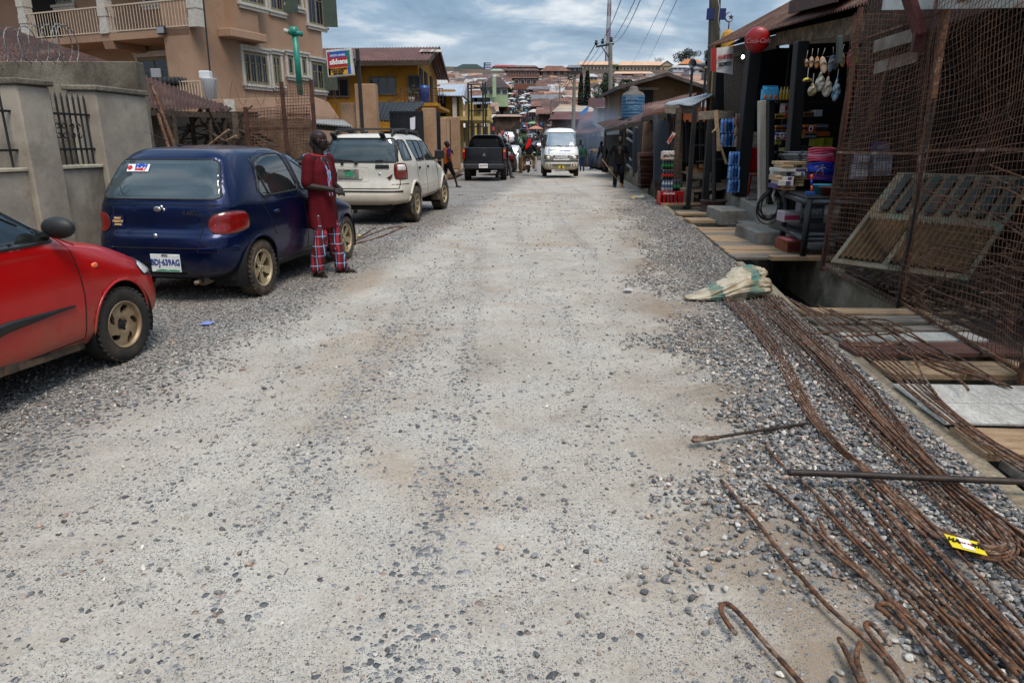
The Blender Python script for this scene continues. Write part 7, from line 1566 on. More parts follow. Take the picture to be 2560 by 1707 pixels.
# interior of the cage
MINT=M('peeling_mint_paint',(.20,.155,.10),(.27,.24,.17),scale=3.5,rough=.8,col3=(.16,.25,.19),fine=60,lo=.45,hi=.62)
def wallslab(mb,a,b,z0,z1,th=.06):mb.prism([Vector((a[0],a[1],z0)),Vector((b[0],b[1],z0)),Vector((b[0],b[1],z1)),Vector((a[0],a[1],z1))],Vector((b[1]-a[1],-(b[0]-a[0]),0)).normalized()*th)
lv=thing('louvred_metal_door','peeling mint green metal door with slanting vent slots leaning inside the mesh fence','door')
O=P(2075,655,7.4);U=(P(2420,700,6.4)-O);V_=(P(2245,430,8.1)-O)
Nn=U.cross(V_).normalized();Q=lambda u,v,o_=0:O+U*u+V_*v-Nn*o_
def slabq(mb,u0,v0,u1,v1,d0=0,d1=.03):mb.prism([Q(u0,v0,d0),Q(u1,v0,d0),Q(u1,v1,d0),Q(u0,v1,d0)],-Nn*(d1-d0))
mb=MB();slabq(mb,0,0,.04,1.0);slabq(mb,.96,0,1,1.0);slabq(mb,.04,.94,.96,1.0);slabq(mb,.04,.46,.96,.55);slabq(mb,.04,0,.96,.05);slabq(mb,.38,.05,.43,.46)
for k in range(8):u=.04+.92*k/8;slabq(mb,u,.55,u+.055,.94)
mb.build('frame',MINT,lv,bevel=.004);mb=MB()
for k in range(8):u=.04+.92*k/8+.055;mb.prism([Q(u,.55,-.05),Q(u+.06,.55,-.05),Q(u+.06,.94,-.05),Q(u,.94,-.05)],-Nn*.006)
mb.build('back_sheet',M('dark_green_sheet',(.008,.02,.014),(.01,.05,.035),scale=5,rough=.6),lv);mb=MB()
mb.grid(lambda u,v:Q(.04+.34*u,.05+.41*v,-.03+.018*math.cos(u*50)),60,1,thick=Nn*.004);mb.grid(lambda u,v:Q(.43+.53*u,.05+.41*v,-.03+.018*math.cos(u*75)),90,1,thick=Nn*.004);mb.build('corrugated_panel',M('ochre_rust_sheet',(.13,.08,.035),(.20,.13,.06),scale=7,rough=.8,col3=(.07,.042,.025)),lv)
# rusty sheets and beams standing behind
rng=np.random.RandomState(5)
for k in range(34):
 x=rng.uniform(5.0,9.2);y=rng.uniform(3.4,8.6);h_=rng.uniform(1.5,3.4);d=Vector((rng.normal(0,.18),rng.normal(0,.12),1)).normalized()
 if x<5.8 and y<7:continue
 mb=MB();w_=rng.uniform(.05,.26);
 if k%3:mb.box((0,0,0),(w_,rng.uniform(.02,.06),h_))
 else:mb.tube([(0,0,-h_/2),(.02,0,0),(0,0,h_/2)],w_*.22,8)
 o=mb.build('scrap_beam',[RUSTD,WOODD,REB,M('rust_pink_steel',(.16,.07,.055),(.22,.1,.08),scale=5)][k%4],bevel=.003);o.rotation_euler=d.to_track_quat('Z','Y').to_euler();o.location=(x,y,h_/2*d.z);tag(o,'rusty scrap %s standing upright among others behind the mesh fence'%('pipe' if k%3==0 else 'beam'),'scrap metal','upright %s behind the mesh fence'%('scrap pipes' if k%3==0 else 'scrap beams'))
sh=thing('scrap_shed','dark rusty sheet iron shed behind the mesh fence with pale tin strip on its eave','shed')
mb=MB();mb.corr((9.6,2,0),(9.6,9.6,0),(9.6,2,4.4),(9.6,9.6,4.4),60,.02,2,up=(1,0,0));mb.corr((5.2,9.7,0),(9.6,9.7,0),(5.2,9.7,4.0),(9.6,9.7,4.0),36,.02,2,up=(0,1,0));mb.build('wall',RUSTD,sh)
mb=MB();mb.corr((4.75,9.2,3.35),(4.55,2.0,3.45),(9.9,9.6,4.6),(9.9,2.0,4.7),60,.02,2);mb.build('roof',RUSTD,sh)
mb=MB();mb.beam((4.62,8.6,3.05),(4.50,2.0,3.25),.05,.55);mb.build('eave_sheet',M('dark_red_iron',(.06,.022,.016),(.11,.045,.03),scale=4,rough=.8,fine=50),sh);mb=MB();a,b=P(2205,15,7.6),P(2620,0,5.6);mb.prism([a+Vector((0,0,-.04)),b+Vector((0,0,-.05)),b+Vector((0,0,.5)),a+Vector((0,0,.5))],(.02,.02,0));mb.build('tin_strip',M('rust_spotted_tin',(.48,.48,.44),(.55,.56,.53),scale=6,rough=.6,col3=(.35,.16,.06)),sh)
for z,yy in((2.55,8.0),(2.85,7.8)):mb=MB();a=P(2185,195-(z-2.5)*180,yy);b=P(2290,165-(z-2.5)*180,yy-.8);mb.grid(lambda u,v:a+(b-a)*u+Vector((0,0,.12*v))+Vector((0,.03*math.sin(u*60),0)),50,2,thick=(0,.01,0));tag(mb.build('tin_offcut',M('dull_tin_offcut',(.17,.13,.10),(.28,.24,.2),scale=4,rough=.5)),'%s strip of dull ribbed tin hung high behind the mesh'%('lower' if z<2.7 else 'upper'),'tin sheet')
mb=MB()
for k in range(52):      # tangle of bent rebar
 p=[Vector((rng.uniform(4.2,6.0),rng.uniform(3.4,7.0),rng.uniform(.1,.9)))];d=Vector((rng.normal(),rng.normal(),rng.normal()*.4)).normalized()
 for _ in range(5):d=(d+Vector((rng.normal(),rng.normal(),rng.normal()*.5))*.55).normalized();p.append(p[-1]+d*.32)
 p=[Vector((max(4.0,q.x),q.y,max(.03,q.z)))for q in p];mb.tube(smoothpath(p,18),.008,6)
mb.sm=True
for k in range(46):
 a=Vector((rng.uniform(4.05,4.9),rng.uniform(3.2,6.6),rng.uniform(.05,1.1)));d=Vector((rng.normal(0,.5),rng.normal(),rng.normal(0,.45))).normalized();L_=rng.uniform(.5,1.3);p=[a-d*L_,a-d*L_*.3+Vector((0,0,rng.normal()*.1)),a+d*L_*.4+Vector((0,0,rng.normal()*.12)),a+d*L_];p=[Vector((max(q.x,3.75+.06*(q.y-4)+.15),q.y,max(q.z,.04)))for q in p];mb.tube(smoothpath(p,12),.009,6)
tag(mb.build('rebar_tangle',REB,smooth=True),'tangle of bent rusty bars heaped inside the mesh fence','scrap',kind='stuff')
mb=MB()
for k in range(60):
 p=[Vector((rng.uniform(5.0,7.5),rng.uniform(4.5,8.8),rng.uniform(1.2,2.9)))];d=Vector((rng.normal(),rng.normal()*.5,rng.normal())).normalized()
 for _ in range(6):d=(d+Vector((rng.normal(),rng.normal(),rng.normal()))*.6).normalized();p.append(p[-1]+d*.16)
 mb.tube(smoothpath(p,18),.005,5)
tag(mb.build('wire_tangle',REB,smooth=True),'loose curls of rusty wire hanging high behind the mesh','scrap',kind='stuff')
mb=MB()
for k in range(60):p=Vector((rng.uniform(4.3,7),rng.uniform(3.2,6.5),rng.uniform(.02,.35)));mb.box(p,(rng.uniform(.05,.5),rng.uniform(.03,.3),rng.uniform(.01,.05)),R_(rng.uniform(0,3),3,'Z')@R_(rng.normal()*.3,3,'X'))
tag(mb.build('scrap_pile',RUSTD),'heap of dark rusty plates on the ground inside the mesh fence','scrap',kind='stuff')

# ---------------- shop ----------------
BLKP=M('black_painted_wood',(.005,.005,.006),(.013,.013,.014),scale=6,rough=.6,stretch=(1,1,.3))
shp=thing('shop','open fronted store with rusty iron roof, black posts and a dark interior full of goods','shop')
def fx(y):return 2.62+.17*y      # front line of the shop
CEM=M('platform_cement',(.26,.23,.19),(.35,.315,.27),scale=1.6,rough=.95,col3=(.18,.14,.10),bump=.006,bscale=20)
PZ=.40
mb=MB();mb.prism([(fx(12.2)-.15,12.2,0),(fx(12.2)+5,12.2,0),(fx(21)+5,21,0),(fx(21)-.15,21,0)],(0,0,PZ));mb.build('platform',CEM,shp,bevel=.02,jit=.02)
p1=P(1845,485,16.2)
def post(pt,pb,w_,m_,nm='post',par=shp):mb=MB();mb.beam(pb,pt,w_,w_);return mb.build(nm,m_,par,bevel=.01,jit=.01)
post(P(1885,128,15.9),Vector((P(1848,488,15.9).x,15.9,PZ)),.27,BLKP)
post(P(1800,160,20.2),Vector((P(1790,420,20.2).x,20.2,PZ)),.27,BLKP);post(P(2004,105,12.6),Vector((P(1984,395,12.6).x,12.6,.3)),.20,BLKP)
post(P(1905,252,13.6),Vector((P(1905,500,13.6).x,13.6,PZ)),.13,M('pale_painted_post',(.42,.38,.32),(.50,.46,.40),scale=3,stretch=(6,6,.6),col3=(.30,.26,.22)),'white_post');post(P(1928,252,13.9),Vector((P(1928,480,13.9).x,13.9,PZ)),.12,BLKP)
mb=MB();a=G(1890,500,PZ);mb.box((a.x+.1,a.y,PZ+.03),(.62,.2,.05));mb.build('sill_board',WOODG,shp)
post(P(2100,90,9.8),P(2098,160,9.8),.07,M('green_grey_post',(.08,.10,.09)),'hanger_post')
# roof: near eave runs from upper right down to far left
e1,e0=P(2180,4,9.6),P(1768,118,21.5);b1=e1+Vector((4.2,.6,2.5));b0=e0+Vector((4.6,.6,2.4))
mb=MB();mb.corr(e0,e1,b0,b1,110,.022,3,per=5);mb.build('roof',RUST,shp)
mb=MB();q0,q1=P(1932,98,15.4),P(2180,52,9.75);mb.beam(q0+Vector((.12,0,.0)),q1+Vector((.12,0,0)),.10,.24);mb.build('fascia',M('mottled_fascia_wood',(.10,.07,.045),(.26,.20,.13),scale=5,rough=.95,fine=30,bump=.02),shp,jit=.02)
mb=MB();q2=P(1835,130,19);mb.beam(q0+Vector((.12,0,-.05)),q2,.08,.26);mb.build('eave_board',WOODD,shp)
mb=MB();mb.prism([q0+Vector((0.1,0,-.12)),q1+Vector((.1,0,-.12)),q1+Vector((1.3,.1,-.06)),q0+Vector((1.4,.1,-.06))],(0,0,.02));mb.build('soffit',WMLD,shp)
mb=MB();mb.corr(P(1975,5,14.5),P(2090,-30,10.8),P(1975,5,14.5)+Vector((3,0,.8)),P(2090,-30,10.8)+Vector((3,0,.8)),24,.02,1);mb.beam(P(1975,20,14.4),P(2095,-16,10.7),.05,.22);mb.build('upper_roof',RUSTD,shp)
DK=M('shade_dark_interior',(.012,.010,.009),(.022,.018,.015),scale=2,rough=.95)  # near-black colour stands in for the shade inside shop and sheds
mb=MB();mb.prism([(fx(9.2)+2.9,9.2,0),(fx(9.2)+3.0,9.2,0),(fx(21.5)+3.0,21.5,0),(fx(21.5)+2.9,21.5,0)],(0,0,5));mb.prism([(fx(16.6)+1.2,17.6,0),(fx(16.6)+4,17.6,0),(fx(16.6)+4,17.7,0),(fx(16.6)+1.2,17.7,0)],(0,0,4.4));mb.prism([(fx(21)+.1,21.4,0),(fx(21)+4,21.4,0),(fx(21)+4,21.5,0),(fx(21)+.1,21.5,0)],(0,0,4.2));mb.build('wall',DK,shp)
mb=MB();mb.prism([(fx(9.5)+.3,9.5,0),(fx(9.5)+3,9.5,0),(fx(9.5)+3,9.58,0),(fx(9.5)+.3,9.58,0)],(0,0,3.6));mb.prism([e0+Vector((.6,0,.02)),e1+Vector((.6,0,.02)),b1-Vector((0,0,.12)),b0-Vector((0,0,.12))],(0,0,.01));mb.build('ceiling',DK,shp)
mb=MB();a,b=P(1812,165,19.6),P(1872,165,18.2);mb.prism([P(1812,140,19.6),P(1872,132,18.4),P(1868,300,18.4),P(1812,275,19.6)],(0,.08,0));mb.build('brown_partition',WOODD,shp)
mb=MB()
for k in range(9):mb.beam(P(1850,340+18*k,17.2),P(1912,338+18*k,16.8),.03,.16)
mb.build('slatted_partition',WOODG,shp)
# goods: helper that makes a real package standing at depth Y
def carton(px0,py0,px1,py1,Y,dep,col,label,band=None,name='carton',cat='box',group=None,txt=None,tcol=(.8,.8,.8),spout=False,lid=True):
 a,b=P(px0,py0,Y),P(px1,py1,Y);w_,h_=b.x-a.x,a.z-b.z;c=Vector(((a.x+b.x)/2,Y+dep/2,(a.z+b.z)/2));t=thing(name,label,cat,(c.x,c.y,b.z),rad(RS.uniform(-3,3)),group)
 mb=MB();mb.box((0,0,h_/2),(w_,dep,h_));mb.build('box',M('card_%s'%str(col),col,tuple(v*.8 for v in col),scale=12,rough=.6),t,bevel=min(w_,h_)*.04)
 if band:mb=MB();mb.box((0,-dep/2-.004,h_*.45),(w_*.96,.006,h_*.42));mb.build('label_band',M('card_%s'%str(band),band,rough=.6),t)
 if lid:mb=MB();mb.box((0,0,h_+.002),(w_*.3,dep*.98,.004));mb.build('tape',M('parcel_tape',(.3,.24,.15),rough=.4),t)
 if txt:lettering('lettering',txt,min(h_*.4,w_*1.4/max(len(txt),3)),M('ink_%s'%str(tcol),tcol),t,facing((0,-dep/2-.010,h_*.5),(0,-1,0)),bold=.002)
 return t
# milk cartons with gable tops, oil bottles
for k,(x0,x1)in enumerate(((1907,1919),(1921,1932),(1933,1945))):
 t=carton(x0,224,x1,250,13.7,.09,(.10,.42,.62),'light blue drink carton with orange foot on the shelf top, %s of three'%('left','middle','right')[k],lid=False,name='drink_carton',cat='carton',group='blue drink cartons on the shelf top');a,b=P(x0,217,13.7),P(x1,224,13.7);w_=b.x-a.x
 zt_=P(x0,224,13.7).z-t.location.z;mb=MB();mb.prism([(-w_/2,-.045,zt_),(w_/2,-.045,zt_),(w_/2,0,zt_+.05),(-w_/2,0,zt_+.05)],(0,.004,0));mb.prism([(-w_/2,.045,zt_),(w_/2,.045,zt_),(w_/2,0,zt_+.05),(-w_/2,0,zt_+.05)],(0,-.004,0));mb.prism([(-w_/2,-.002,zt_+.045),(w_/2,-.002,zt_+.045),(w_/2,-.002,zt_+.07),(-w_/2,-.002,zt_+.07)],(0,.005,0));mb.build('gable_top',M('carton_blue_dark',(.05,.30,.5)),t)
 mb=SMB();mb.ell((0,-.05,.05),(w_*.35,.01,.04),10);mb.build('fruit_print',M('fruit_orange',(.6,.16,.03)),t)
def bottle(parent,c,h,r,body,cap,liquid=None,band=None):
 c=Vector(c);mb=SMB();mb.lathe([(r*.9,0),(r,.02*h),(r*.97,.3*h),(r,.6*h),(r*.55,.78*h),(r*.32,.86*h),(r*.32,.93*h)],c=c,n=12);mb.build('bottle_glass',body,parent)
 mb=SMB();mb.lathe([(r*.4,.92*h),(r*.4,h)],c=c,n=10);mb.build('cap',cap,parent)
 if band:mb=SMB();mb.lathe([(r*1.02,.30*h),(r*1.03,.31*h),(r*1.03,.56*h),(r*1.02,.57*h)],c=c,n=12,cap=False);mb.build('label',band,parent)
OIL=M('cooking_oil',(.42,.30,.03),rough=.15,coat=.6);YCAP=M('cap_yellow',(.5,.38,.02),rough=.4);WCAP=M('cap_white',(.6,.6,.6),rough=.4);GLG=M('dark_green_bottle',(.004,.022,.012),(.006,.03,.018),scale=10,rough=.12,coat=.5);COLA=M('cola_bottle',(.012,.004,.003),rough=.12,coat=.6);CLRB=M('clear_bottle',(.32,.34,.36),(.45,.47,.5),scale=10,rough=.12,coat=.5);GLAB=M('green_label',(.02,.25,.08));RLAB=M('red_label',(.42,.01,.02));BCAP=M('cap_blue',(.05,.15,.45),rough=.4);CARB=M('dark_blue_bottle',(.01,.015,.04),rough=.15,coat=.5)
for k in range(5):
 q=P(1951+7.5*k,250,13.8);t=thing('oil_bottle',['first','second','third','fourth','fifth'][k]+' small yellow oil bottle right of the blue cartons','bottle',q,0,'yellow oil bottles on the shelf top');bottle(t,(0,0,0),.23,.032,OIL,YCAP)
# shelves
mb=MB()
for z0,z1,in((252,256),(319,323),(379,383),(421,425)):a,b=P(1938,z0,14.1),P(2130,z1,14.1);mb.box(((a.x+b.x)/2,14.3,(a.z+b.z)/2),(b.x-a.x,.5,.035))
mb.build('shelf',BLKP,shp)
GD=[(1940,285,1965,297,(.62,.38,.02),(.03,.03,.03),'flat black and yellow box on the second shelf'),(1965,283,1981,296,(.45,.03,.02),None,'small red box beside the black and yellow one'),(1940,314,1966,327,(.62,.26,.02),None,'orange box on the third shelf, left'),(1966,312,1979,320,(.02,.06,.30),None,'thin blue box beside the orange one'),
   (1940,329,1965,338,(.03,.08,.42),(.6,.6,.6),'blue box with white print under the orange box'),(1966,326,1978,336,(.58,.25,.03),None,'small orange box right of the blue printed one'),(1940,339,1965,350,(.55,.50,.45),(.45,.02,.03),'white box with red ring logo'),(2010,280,2036,292,(.30,.14,.02),(.04,.03,.02),'dark orange flat box behind the second post'),(2039,275,2056,291,(.45,.46,.48),None,'pale grey box with black square'),
   (2014,312,2040,334,(.55,.22,.05),(.40,.02,.03),'orange box with red ring logo behind the second post'),(2041,311,2070,325,(.22,.23,.25),(.35,.35,.35),'grey printed box right of the orange ring box'),(2005,334,2012,346,(.52,.24,.03),None,'tiny orange box left of the black box'),(2013,335,2040,347,(.02,.025,.04),(.25,.25,.3),'black box under the orange ring box'),(2041,329,2074,341,(.42,.12,.03),None,'red orange box under the grey printed box'),
   (2036,346,2059,373,(.36,.36,.02),None,'olive yellow box, left of the pair'),(2060,345,2080,371,(.36,.36,.02),None,'olive yellow box, right of the pair'),(1940,352,1954,362,(.32,.30,.06),None,'small olive box on the lower shelf'),(1960,370,1974,380,(.40,.38,.12),None,'pale yellow packet on the lowest shelf'),(2002,366,2034,378,(.02,.02,.022),(.05,.05,.05),'low black box behind the pipes'),(1963,258,1976,282,(.45,.40,.40),(.40,.05,.05),'tin of milk powder standing on the shelf')]
for x0_,y0_,x1_,y1_,c_,b_,lb in GD:
 t=carton(x0_,y0_,x1_,y1_,14.05+RS.uniform(-.05,.05),.25,c_,lb,b_)
 if 'ring logo' in lb:
  w_=P(x1_,y0_,14).x-P(x0_,y0_,14).x;mb=SMB();mb.tube([(.3*w_*.6*math.cos(a),-.15,.085+.05*math.sin(a))for a in np.linspace(0,6.28,16)],.010,5);mb.build('ring_logo',WT,t)
# table with pipes, timber, hoses, hammer
tb=thing('table','black metal display table on pipe legs in front of the shop','table');tz=.90
TL=[P(1950,478,11.1),P(2052,496,9.7)];cor=[Vector((4.14,10.55,tz)),Vector((3.93,9.25,tz)),Vector((5.2,9.25,tz)),Vector((5.4,10.9,tz))]
mb=MB();mb.prism([c-Vector((0,0,.03))for c in cor],(0,0,.03));mb.build('table_top',BLKP,tb,bevel=.006)
for c in cor:mb=SMB();mb.cyl(Vector((c.x+.03,c.y,.04)),Vector((c.x+.03,c.y,tz-.03)),.042,n=14);mb.build('leg',BLKP,tb)
mb=SMB();[mb.cyl(Vector((a.x,a.y,z)),Vector((b.x,b.y,z)),.035,n=10)for a,b,z in((cor[0],cor[1],.34),(cor[1],cor[2],.34),(cor[0],cor[1],tz-.07),(cor[1],cor[2],tz-.07),(cor[1],cor[2],.40))];mb.build('rail',M('pipe_rail',(.03,.035,.04),(.06,.065,.07),scale=8,rough=.45),tb)
mb=MB();mb.prism([Vector((c.x+.04,c.y,.37))for c in cor],(0,0,.02));mb.build('lower_shelf',BLKP,tb)
def onT(px,py,z):d=ray(px,py);t=(z-HC)/d.z;return Vector((d.x*t,d.y*t,z))
PVC=M('grey_pvc',(.14,.14,.145),(.20,.20,.205),scale=8,rough=.45)
k=0
for py,x0_,x1_,r in((388,1950,2033,.020),(394,1955,2036,.022),(401,1960,2030,.018),(398,1966,2040,.024),(382,1962,2034,.016)):
 a,b=P(x0_,py,10.9),P(x1_,py-1,10.4);t=thing('plastic_pipe',['grey plastic pipe, second from top of the pile on the table','thicker grey pipe with end collar in the pile','lowest grey pipe of the pile resting on the timber','grey pipe with two round fittings in the pile','topmost thin grey pipe of the pile'][k],'pipe');mb=SMB();mb.cyl(a,b,r,n=12);mb.build('tube',PVC,t);mb=SMB();mb.cyl(a,a+(b-a)*.08,r*1.35,n=12);mb.cyl(a+(b-a)*.6,a+(b-a)*.68,r*1.6,n=12);mb.build('collar',M('dark_fitting',(.05,.05,.055)),t);k+=1
PKW=M('packaging_white',(.45,.43,.40),(.55,.53,.5),scale=12,rough=.5);PKT=M('raw_timber_block',(.42,.30,.18),(.52,.39,.25),scale=6)
TB_=[(1954,404,2031,412,PKT,'long timber batten, top of the stacked pile'),(1957,413,1987,420,PKT,'short timber end below the top batten, left'),(2011,412,2031,420,PKT,'short timber end below the top batten, right'),(1947,421,2034,430,PKW,'long white printed packet with purple patch in the stacked pile'),(1949,431,1984,443,PKW,'white wrapped block below the printed packet'),(1993,431,2012,440,PKW,'grey wrapped short packet in the middle of the pile'),(2010,431,2036,441,PKW,'white and purple packet end near the hammer'),(1944,439,1956,452,PKT,'timber block end at the left of the pile'),(1957,442,1986,452,PKW,'pale wrapped bundle in the fourth layer'),(1984,441,2026,449,WOODL,'brown batten running behind the hammer'),(1950,452,1986,465,PKW,'pinkish wrapped bundle in the fifth layer'),(1990,450,2010,466,PKT,'timber offcut beside the pinkish bundle'),(1943,461,1954,472,M('purple_pack',(.10,.06,.18)),'small purple packet at the bottom left of the pile'),(1958,464,1988,476,PKT,'wide timber block at the bottom of the pile')]
for x0_,y0_,x1_,y1_,m_,lb in TB_:
 Y=10.35+RS.uniform(-.05,.15);a,b=P(x0_,y0_,Y),P(x1_,y1_,Y);t=thing('timber_block' if m_ in(PKT,WOODL)else 'packet',lb,'timber' if m_ in(PKT,WOODL)else 'packet',((a.x+b.x)/2,Y+.2,b.z),rad(RS.uniform(-4,4)));w_,h_=b.x-a.x,a.z-b.z
 mb=MB();mb.box((0,0,h_/2),(w_,.36,h_));mb.build('block',m_,t,bevel=.004)
 if m_ is PKW:mb=MB();mb.box((w_*.15,-.182,h_/2),(w_*.3,.004,h_*.8));mb.build('label',M('purple_print',(.09,.06,.16)),t)
 else:mb=MB();mb.box((0,-.182,h_*.5),(w_*.9,.003,h_*.12));mb.build('grain_line',WOODD,t)
PNK=M('pink_hose',(.55,.03,.09),(.62,.12,.2),scale=5,rough=.4);BLH=M('blue_hose',(.01,.05,.40),(.02,.08,.5),scale=5,rough=.4)
def hose(label,px,py0,py1,Y,R,n_,m_,tie=None):
 a,b=P(px,py0,Y),P(px,py1,Y);t=thing('hose_coil',label,'hose',(a.x,Y+.1,b.z));h_=a.z-b.z
 for k in range(n_):
  mb=SMB();rr=R*(1-.05*RS.rand());mb.tube([(rr*math.cos(q)+.02*RS.normal()*0,rr*.8*math.sin(q),h_*(k+.5)/n_+.012*math.sin(q*2+k))for q in np.linspace(0,6.2832,28)],h_/n_*.46,8);mb.build('loop',m_ if not(k%4==3 and tie)else M('white_red_stripe',(.5,.3,.33)),t)
 return t
hose('pink hose coil, top of the coils on the table',2064,370,405,10.3,.19,7,PNK,True);hose('bright blue hose coil under the pink one',2064,407,432,10.3,.21,6,BLH);hose('blue and red cable coil lowest on the table',2062,434,452,10.3,.20,5,M('blue_red_cable',(.02,.04,.32),(.35,.02,.05),scale=3,lo=.5,hi=.52))
mb=SMB();c=P(2052,420,10.08);[mb.tube([c,c+Vector((math.cos(a)*.06,-.01,math.sin(a)*.04)),c+Vector((math.cos(a)*.10,0,math.sin(a)*.08-.03))],.004,5)for a in(0,1.2,2.6,4,5.2)];tag(mb.build('string_tie',YCAP),'yellow string tie on the blue hose coil','string')
hm=thing('hammer','orange and blue handled hammer standing on its head on the table','hammer');mb=SMB();a,b=P(2029,436,9.5),P(2029,480,9.5);mb.cyl(a,a.lerp(b,.3),.016,n=10);mb.cyl(a.lerp(b,.62),b,.013,n=10);mb.build('grip',M('orange_grip',(.75,.12,.02),rough=.4),hm);mb=SMB();mb.cyl(a.lerp(b,.3),a.lerp(b,.62),.015,n=10);mb.build('blue_sleeve',BLH,hm);mb=MB();mb.box(b+Vector((-.02,0,-.02)),(.12,.04,.05));mb.build('head',M('hammer_blue',(.03,.12,.35)),hm,bevel=.006)
def tub(label,px,py,Y,r,h,col,name='tub'):
 q=P(px,py,Y);t=thing(name,label,name,(q.x,q.y,tz+.002));mb=SMB();mb.lathe([(0,0),(r*.75,0),(r,h),(r+.012,h),(r+.012,h-.015),(r-.01,h-.008),(r*.72,.012),(0,.012)],n=24,cap=False);mb.build('bowl',M('plastic_%s'%label[:6],col,rough=.4),t);mb=SMB();[mb.ell((RS.uniform(-r,r)*.5,RS.uniform(-r,r)*.5,h*.7),(.035,.02,.02),8)for _ in range(8)];mb.build('contents',M('mixed_fittings',(.04,.04,.04),(.3,.2,.1),scale=30),t)
tub('light blue plastic tub of fittings beside the hammer',2058,475,9.85,.16,.13,(.04,.30,.40),'tub');tub('brown plastic bowl at the table corner',2072,482,9.5,.13,.12,(.16,.06,.045),'bowl')
mb=MB()
for k in range(26):q=Vector((RS.uniform(4.35,4.8),RS.uniform(9.4,9.9),tz+.02));d=Vector((RS.normal(),RS.normal(),.25)).normalized()*.05;mb.cyl(q-d,q+d,.008,n=5)
tag(mb.build('tools',M('small_tools',(.03,.03,.03),(.45,.14,.05),scale=3,lo=.5,hi=.53)),'scatter of small dark and orange hand tools on the table front','tools',kind='stuff')
cbl=thing('cable_coil','coil of black cable hanging from the table corner','cable');mb=SMB();c=P(1925,512,10.7)
for k in range(9):rx,rz_=.17+.02*RS.normal(),.21+.025*RS.normal();o_=Vector((RS.normal()*.015,RS.normal()*.015,RS.normal()*.02));mb.tube([c+o_+Vector((rx*math.cos(a),.02*math.sin(a*2),rz_*math.sin(a)))for a in np.linspace(0,6.283,30)],.009,6)
mb.build('loops',BLK,cbl);mb=SMB();mb.tube([P(1937,475,10.6),P(1932,490,10.6),P(1936,505,10.6)],.02,6);mb.build('tie',PALC,cbl)
# beneath the table
for args in((1962,548-18,2000,556,10.1,.3,(.45,.38,.40),'stack of pink and white wrapped bars on the low shelf',(.35,.04,.10)),(2005,500,2058,560,10.9,.2,(.20,.21,.23),'grey printed carton behind the table legs',(.4,.4,.42)),(1970,604,2012,632,9.9,.5,(.30,.10,.04),'orange brown cardboard box on the floor under the table',(.22,.03,.04))):carton(*args[:6],args[6],args[7],args[8],txt='PAINT' if 'grey printed' in args[7]else None)
mb=SMB();q=P(1988,598,9.9);mb.box(q,(.36,.4,.04));tag(mb.build('clear_cover',M('pink_translucent_lid',(.40,.12,.12),rough=.3),bevel=.01),'reddish clear plastic lid on the cardboard box','lid')
# hanging goods: soles and bags
SC=[(.40,.18,.05),(.42,.30,.20),(.35,.16,.04),(.45,.33,.24),(.16,.17,.19),(.10,.10,.12),(.40,.30,.10),(.35,.06,.06),(.30,.28,.10),(.42,.36,.30)]
for k,(px,py,hh)in enumerate(((2016,158,20),(2028,156,26),(2042,157,28),(2058,163,40),(2078,160,40),(2092,156,36),(2106,150,34),(2125,145,40),(2145,140,40),(2166,138,42))):
 Y=9.9-.12*max(0,k-6);q=P(px,py,Y);s_=hh/2/1779*Y;t=thing('hanging_sandal',['small orange sandal sole, leftmost on the hanging rack','tan sole second from the left on the hanging rack','brown sole third from the left on the hanging rack','beige oval sole above the crumpled bag','grey oval sole above the brush bag','black sole near the mesh edge','white rimmed yellow sole at the mesh edge','red sole first behind the mesh','olive sole second behind the mesh','pale sole third behind the mesh'][k],'sandal',q);R3=R_(rad(RS.uniform(-18,18)),3,'Y')
 mb=SMB();mb.ell((0,0,0),(s_*.42,.012,s_),16,R3);mb.build('sole',M('sole%d'%k,SC[k],rough=.6),t);mb=SMB();mb.tube([R3@Vector((-s_*.38,-.012,0)),R3@Vector((0,-.03,s_*.45)),R3@Vector((s_*.38,-.012,0))],.008,5);mb.tube([R3@Vector((0,0,s_)),Vector((0,0,s_+.10))],.003,4);mb.build('strap',M('strap_pale',(.4,.38,.35)),t)
for k,(px,py,w_,h_,c1,c2,lb)in enumerate(((2050,205,26,50,(.26,.25,.20),(.42,.42,.40),'crumpled clear plastic bag hanging under the soles'),(2030,225,22,34,(.24,.21,.08),(.34,.32,.25),'small crumpled yellowish bag hanging lowest on the left'),(2068,218,26,52,(.42,.36,.27),(.5,.46,.42),'bag of paint brushes with red tie hanging from the rack'),(2090,225,22,58,(.05,.30,.45),(.5,.5,.5),'light blue and white packet hanging at the mesh edge'),(2018,200,26,10,(.5,.42,.02),(.02,.02,.02),'black and yellow striped item hanging at the post'))):
 Y=10.3;q=P(px,py,Y);s1,s2=w_/2/1779*Y,h_/2/1779*Y;t=thing('hanging_bag',lb,'bag',q);cloth_blob([((0,0,-s2*.2),(s1,.05,s2*.75),None),((0,0,s2*.55),(s1*.4,.03,s2*.45),None)],'bag',M('bag%d'%k,c1,c2,scale=14,rough=.4,lo=.48,hi=.54),t,vox=.012,amp=.02,fr_=14);mb=MB();mb.tube([(0,0,s2*.8),(0,0,s2*.8+.14)],.006,5);mb.build('tie',REDL if k==2 else PALC,t)
mb=SMB();mb.tube([P(2008,150,10.35),P(2060,145,10.3),P(2110,135,9.9),P(2200,120,9.0)],.006,5);tag(mb.build('hanging_line',IRON),'dark line the sandals and bags hang from','line')
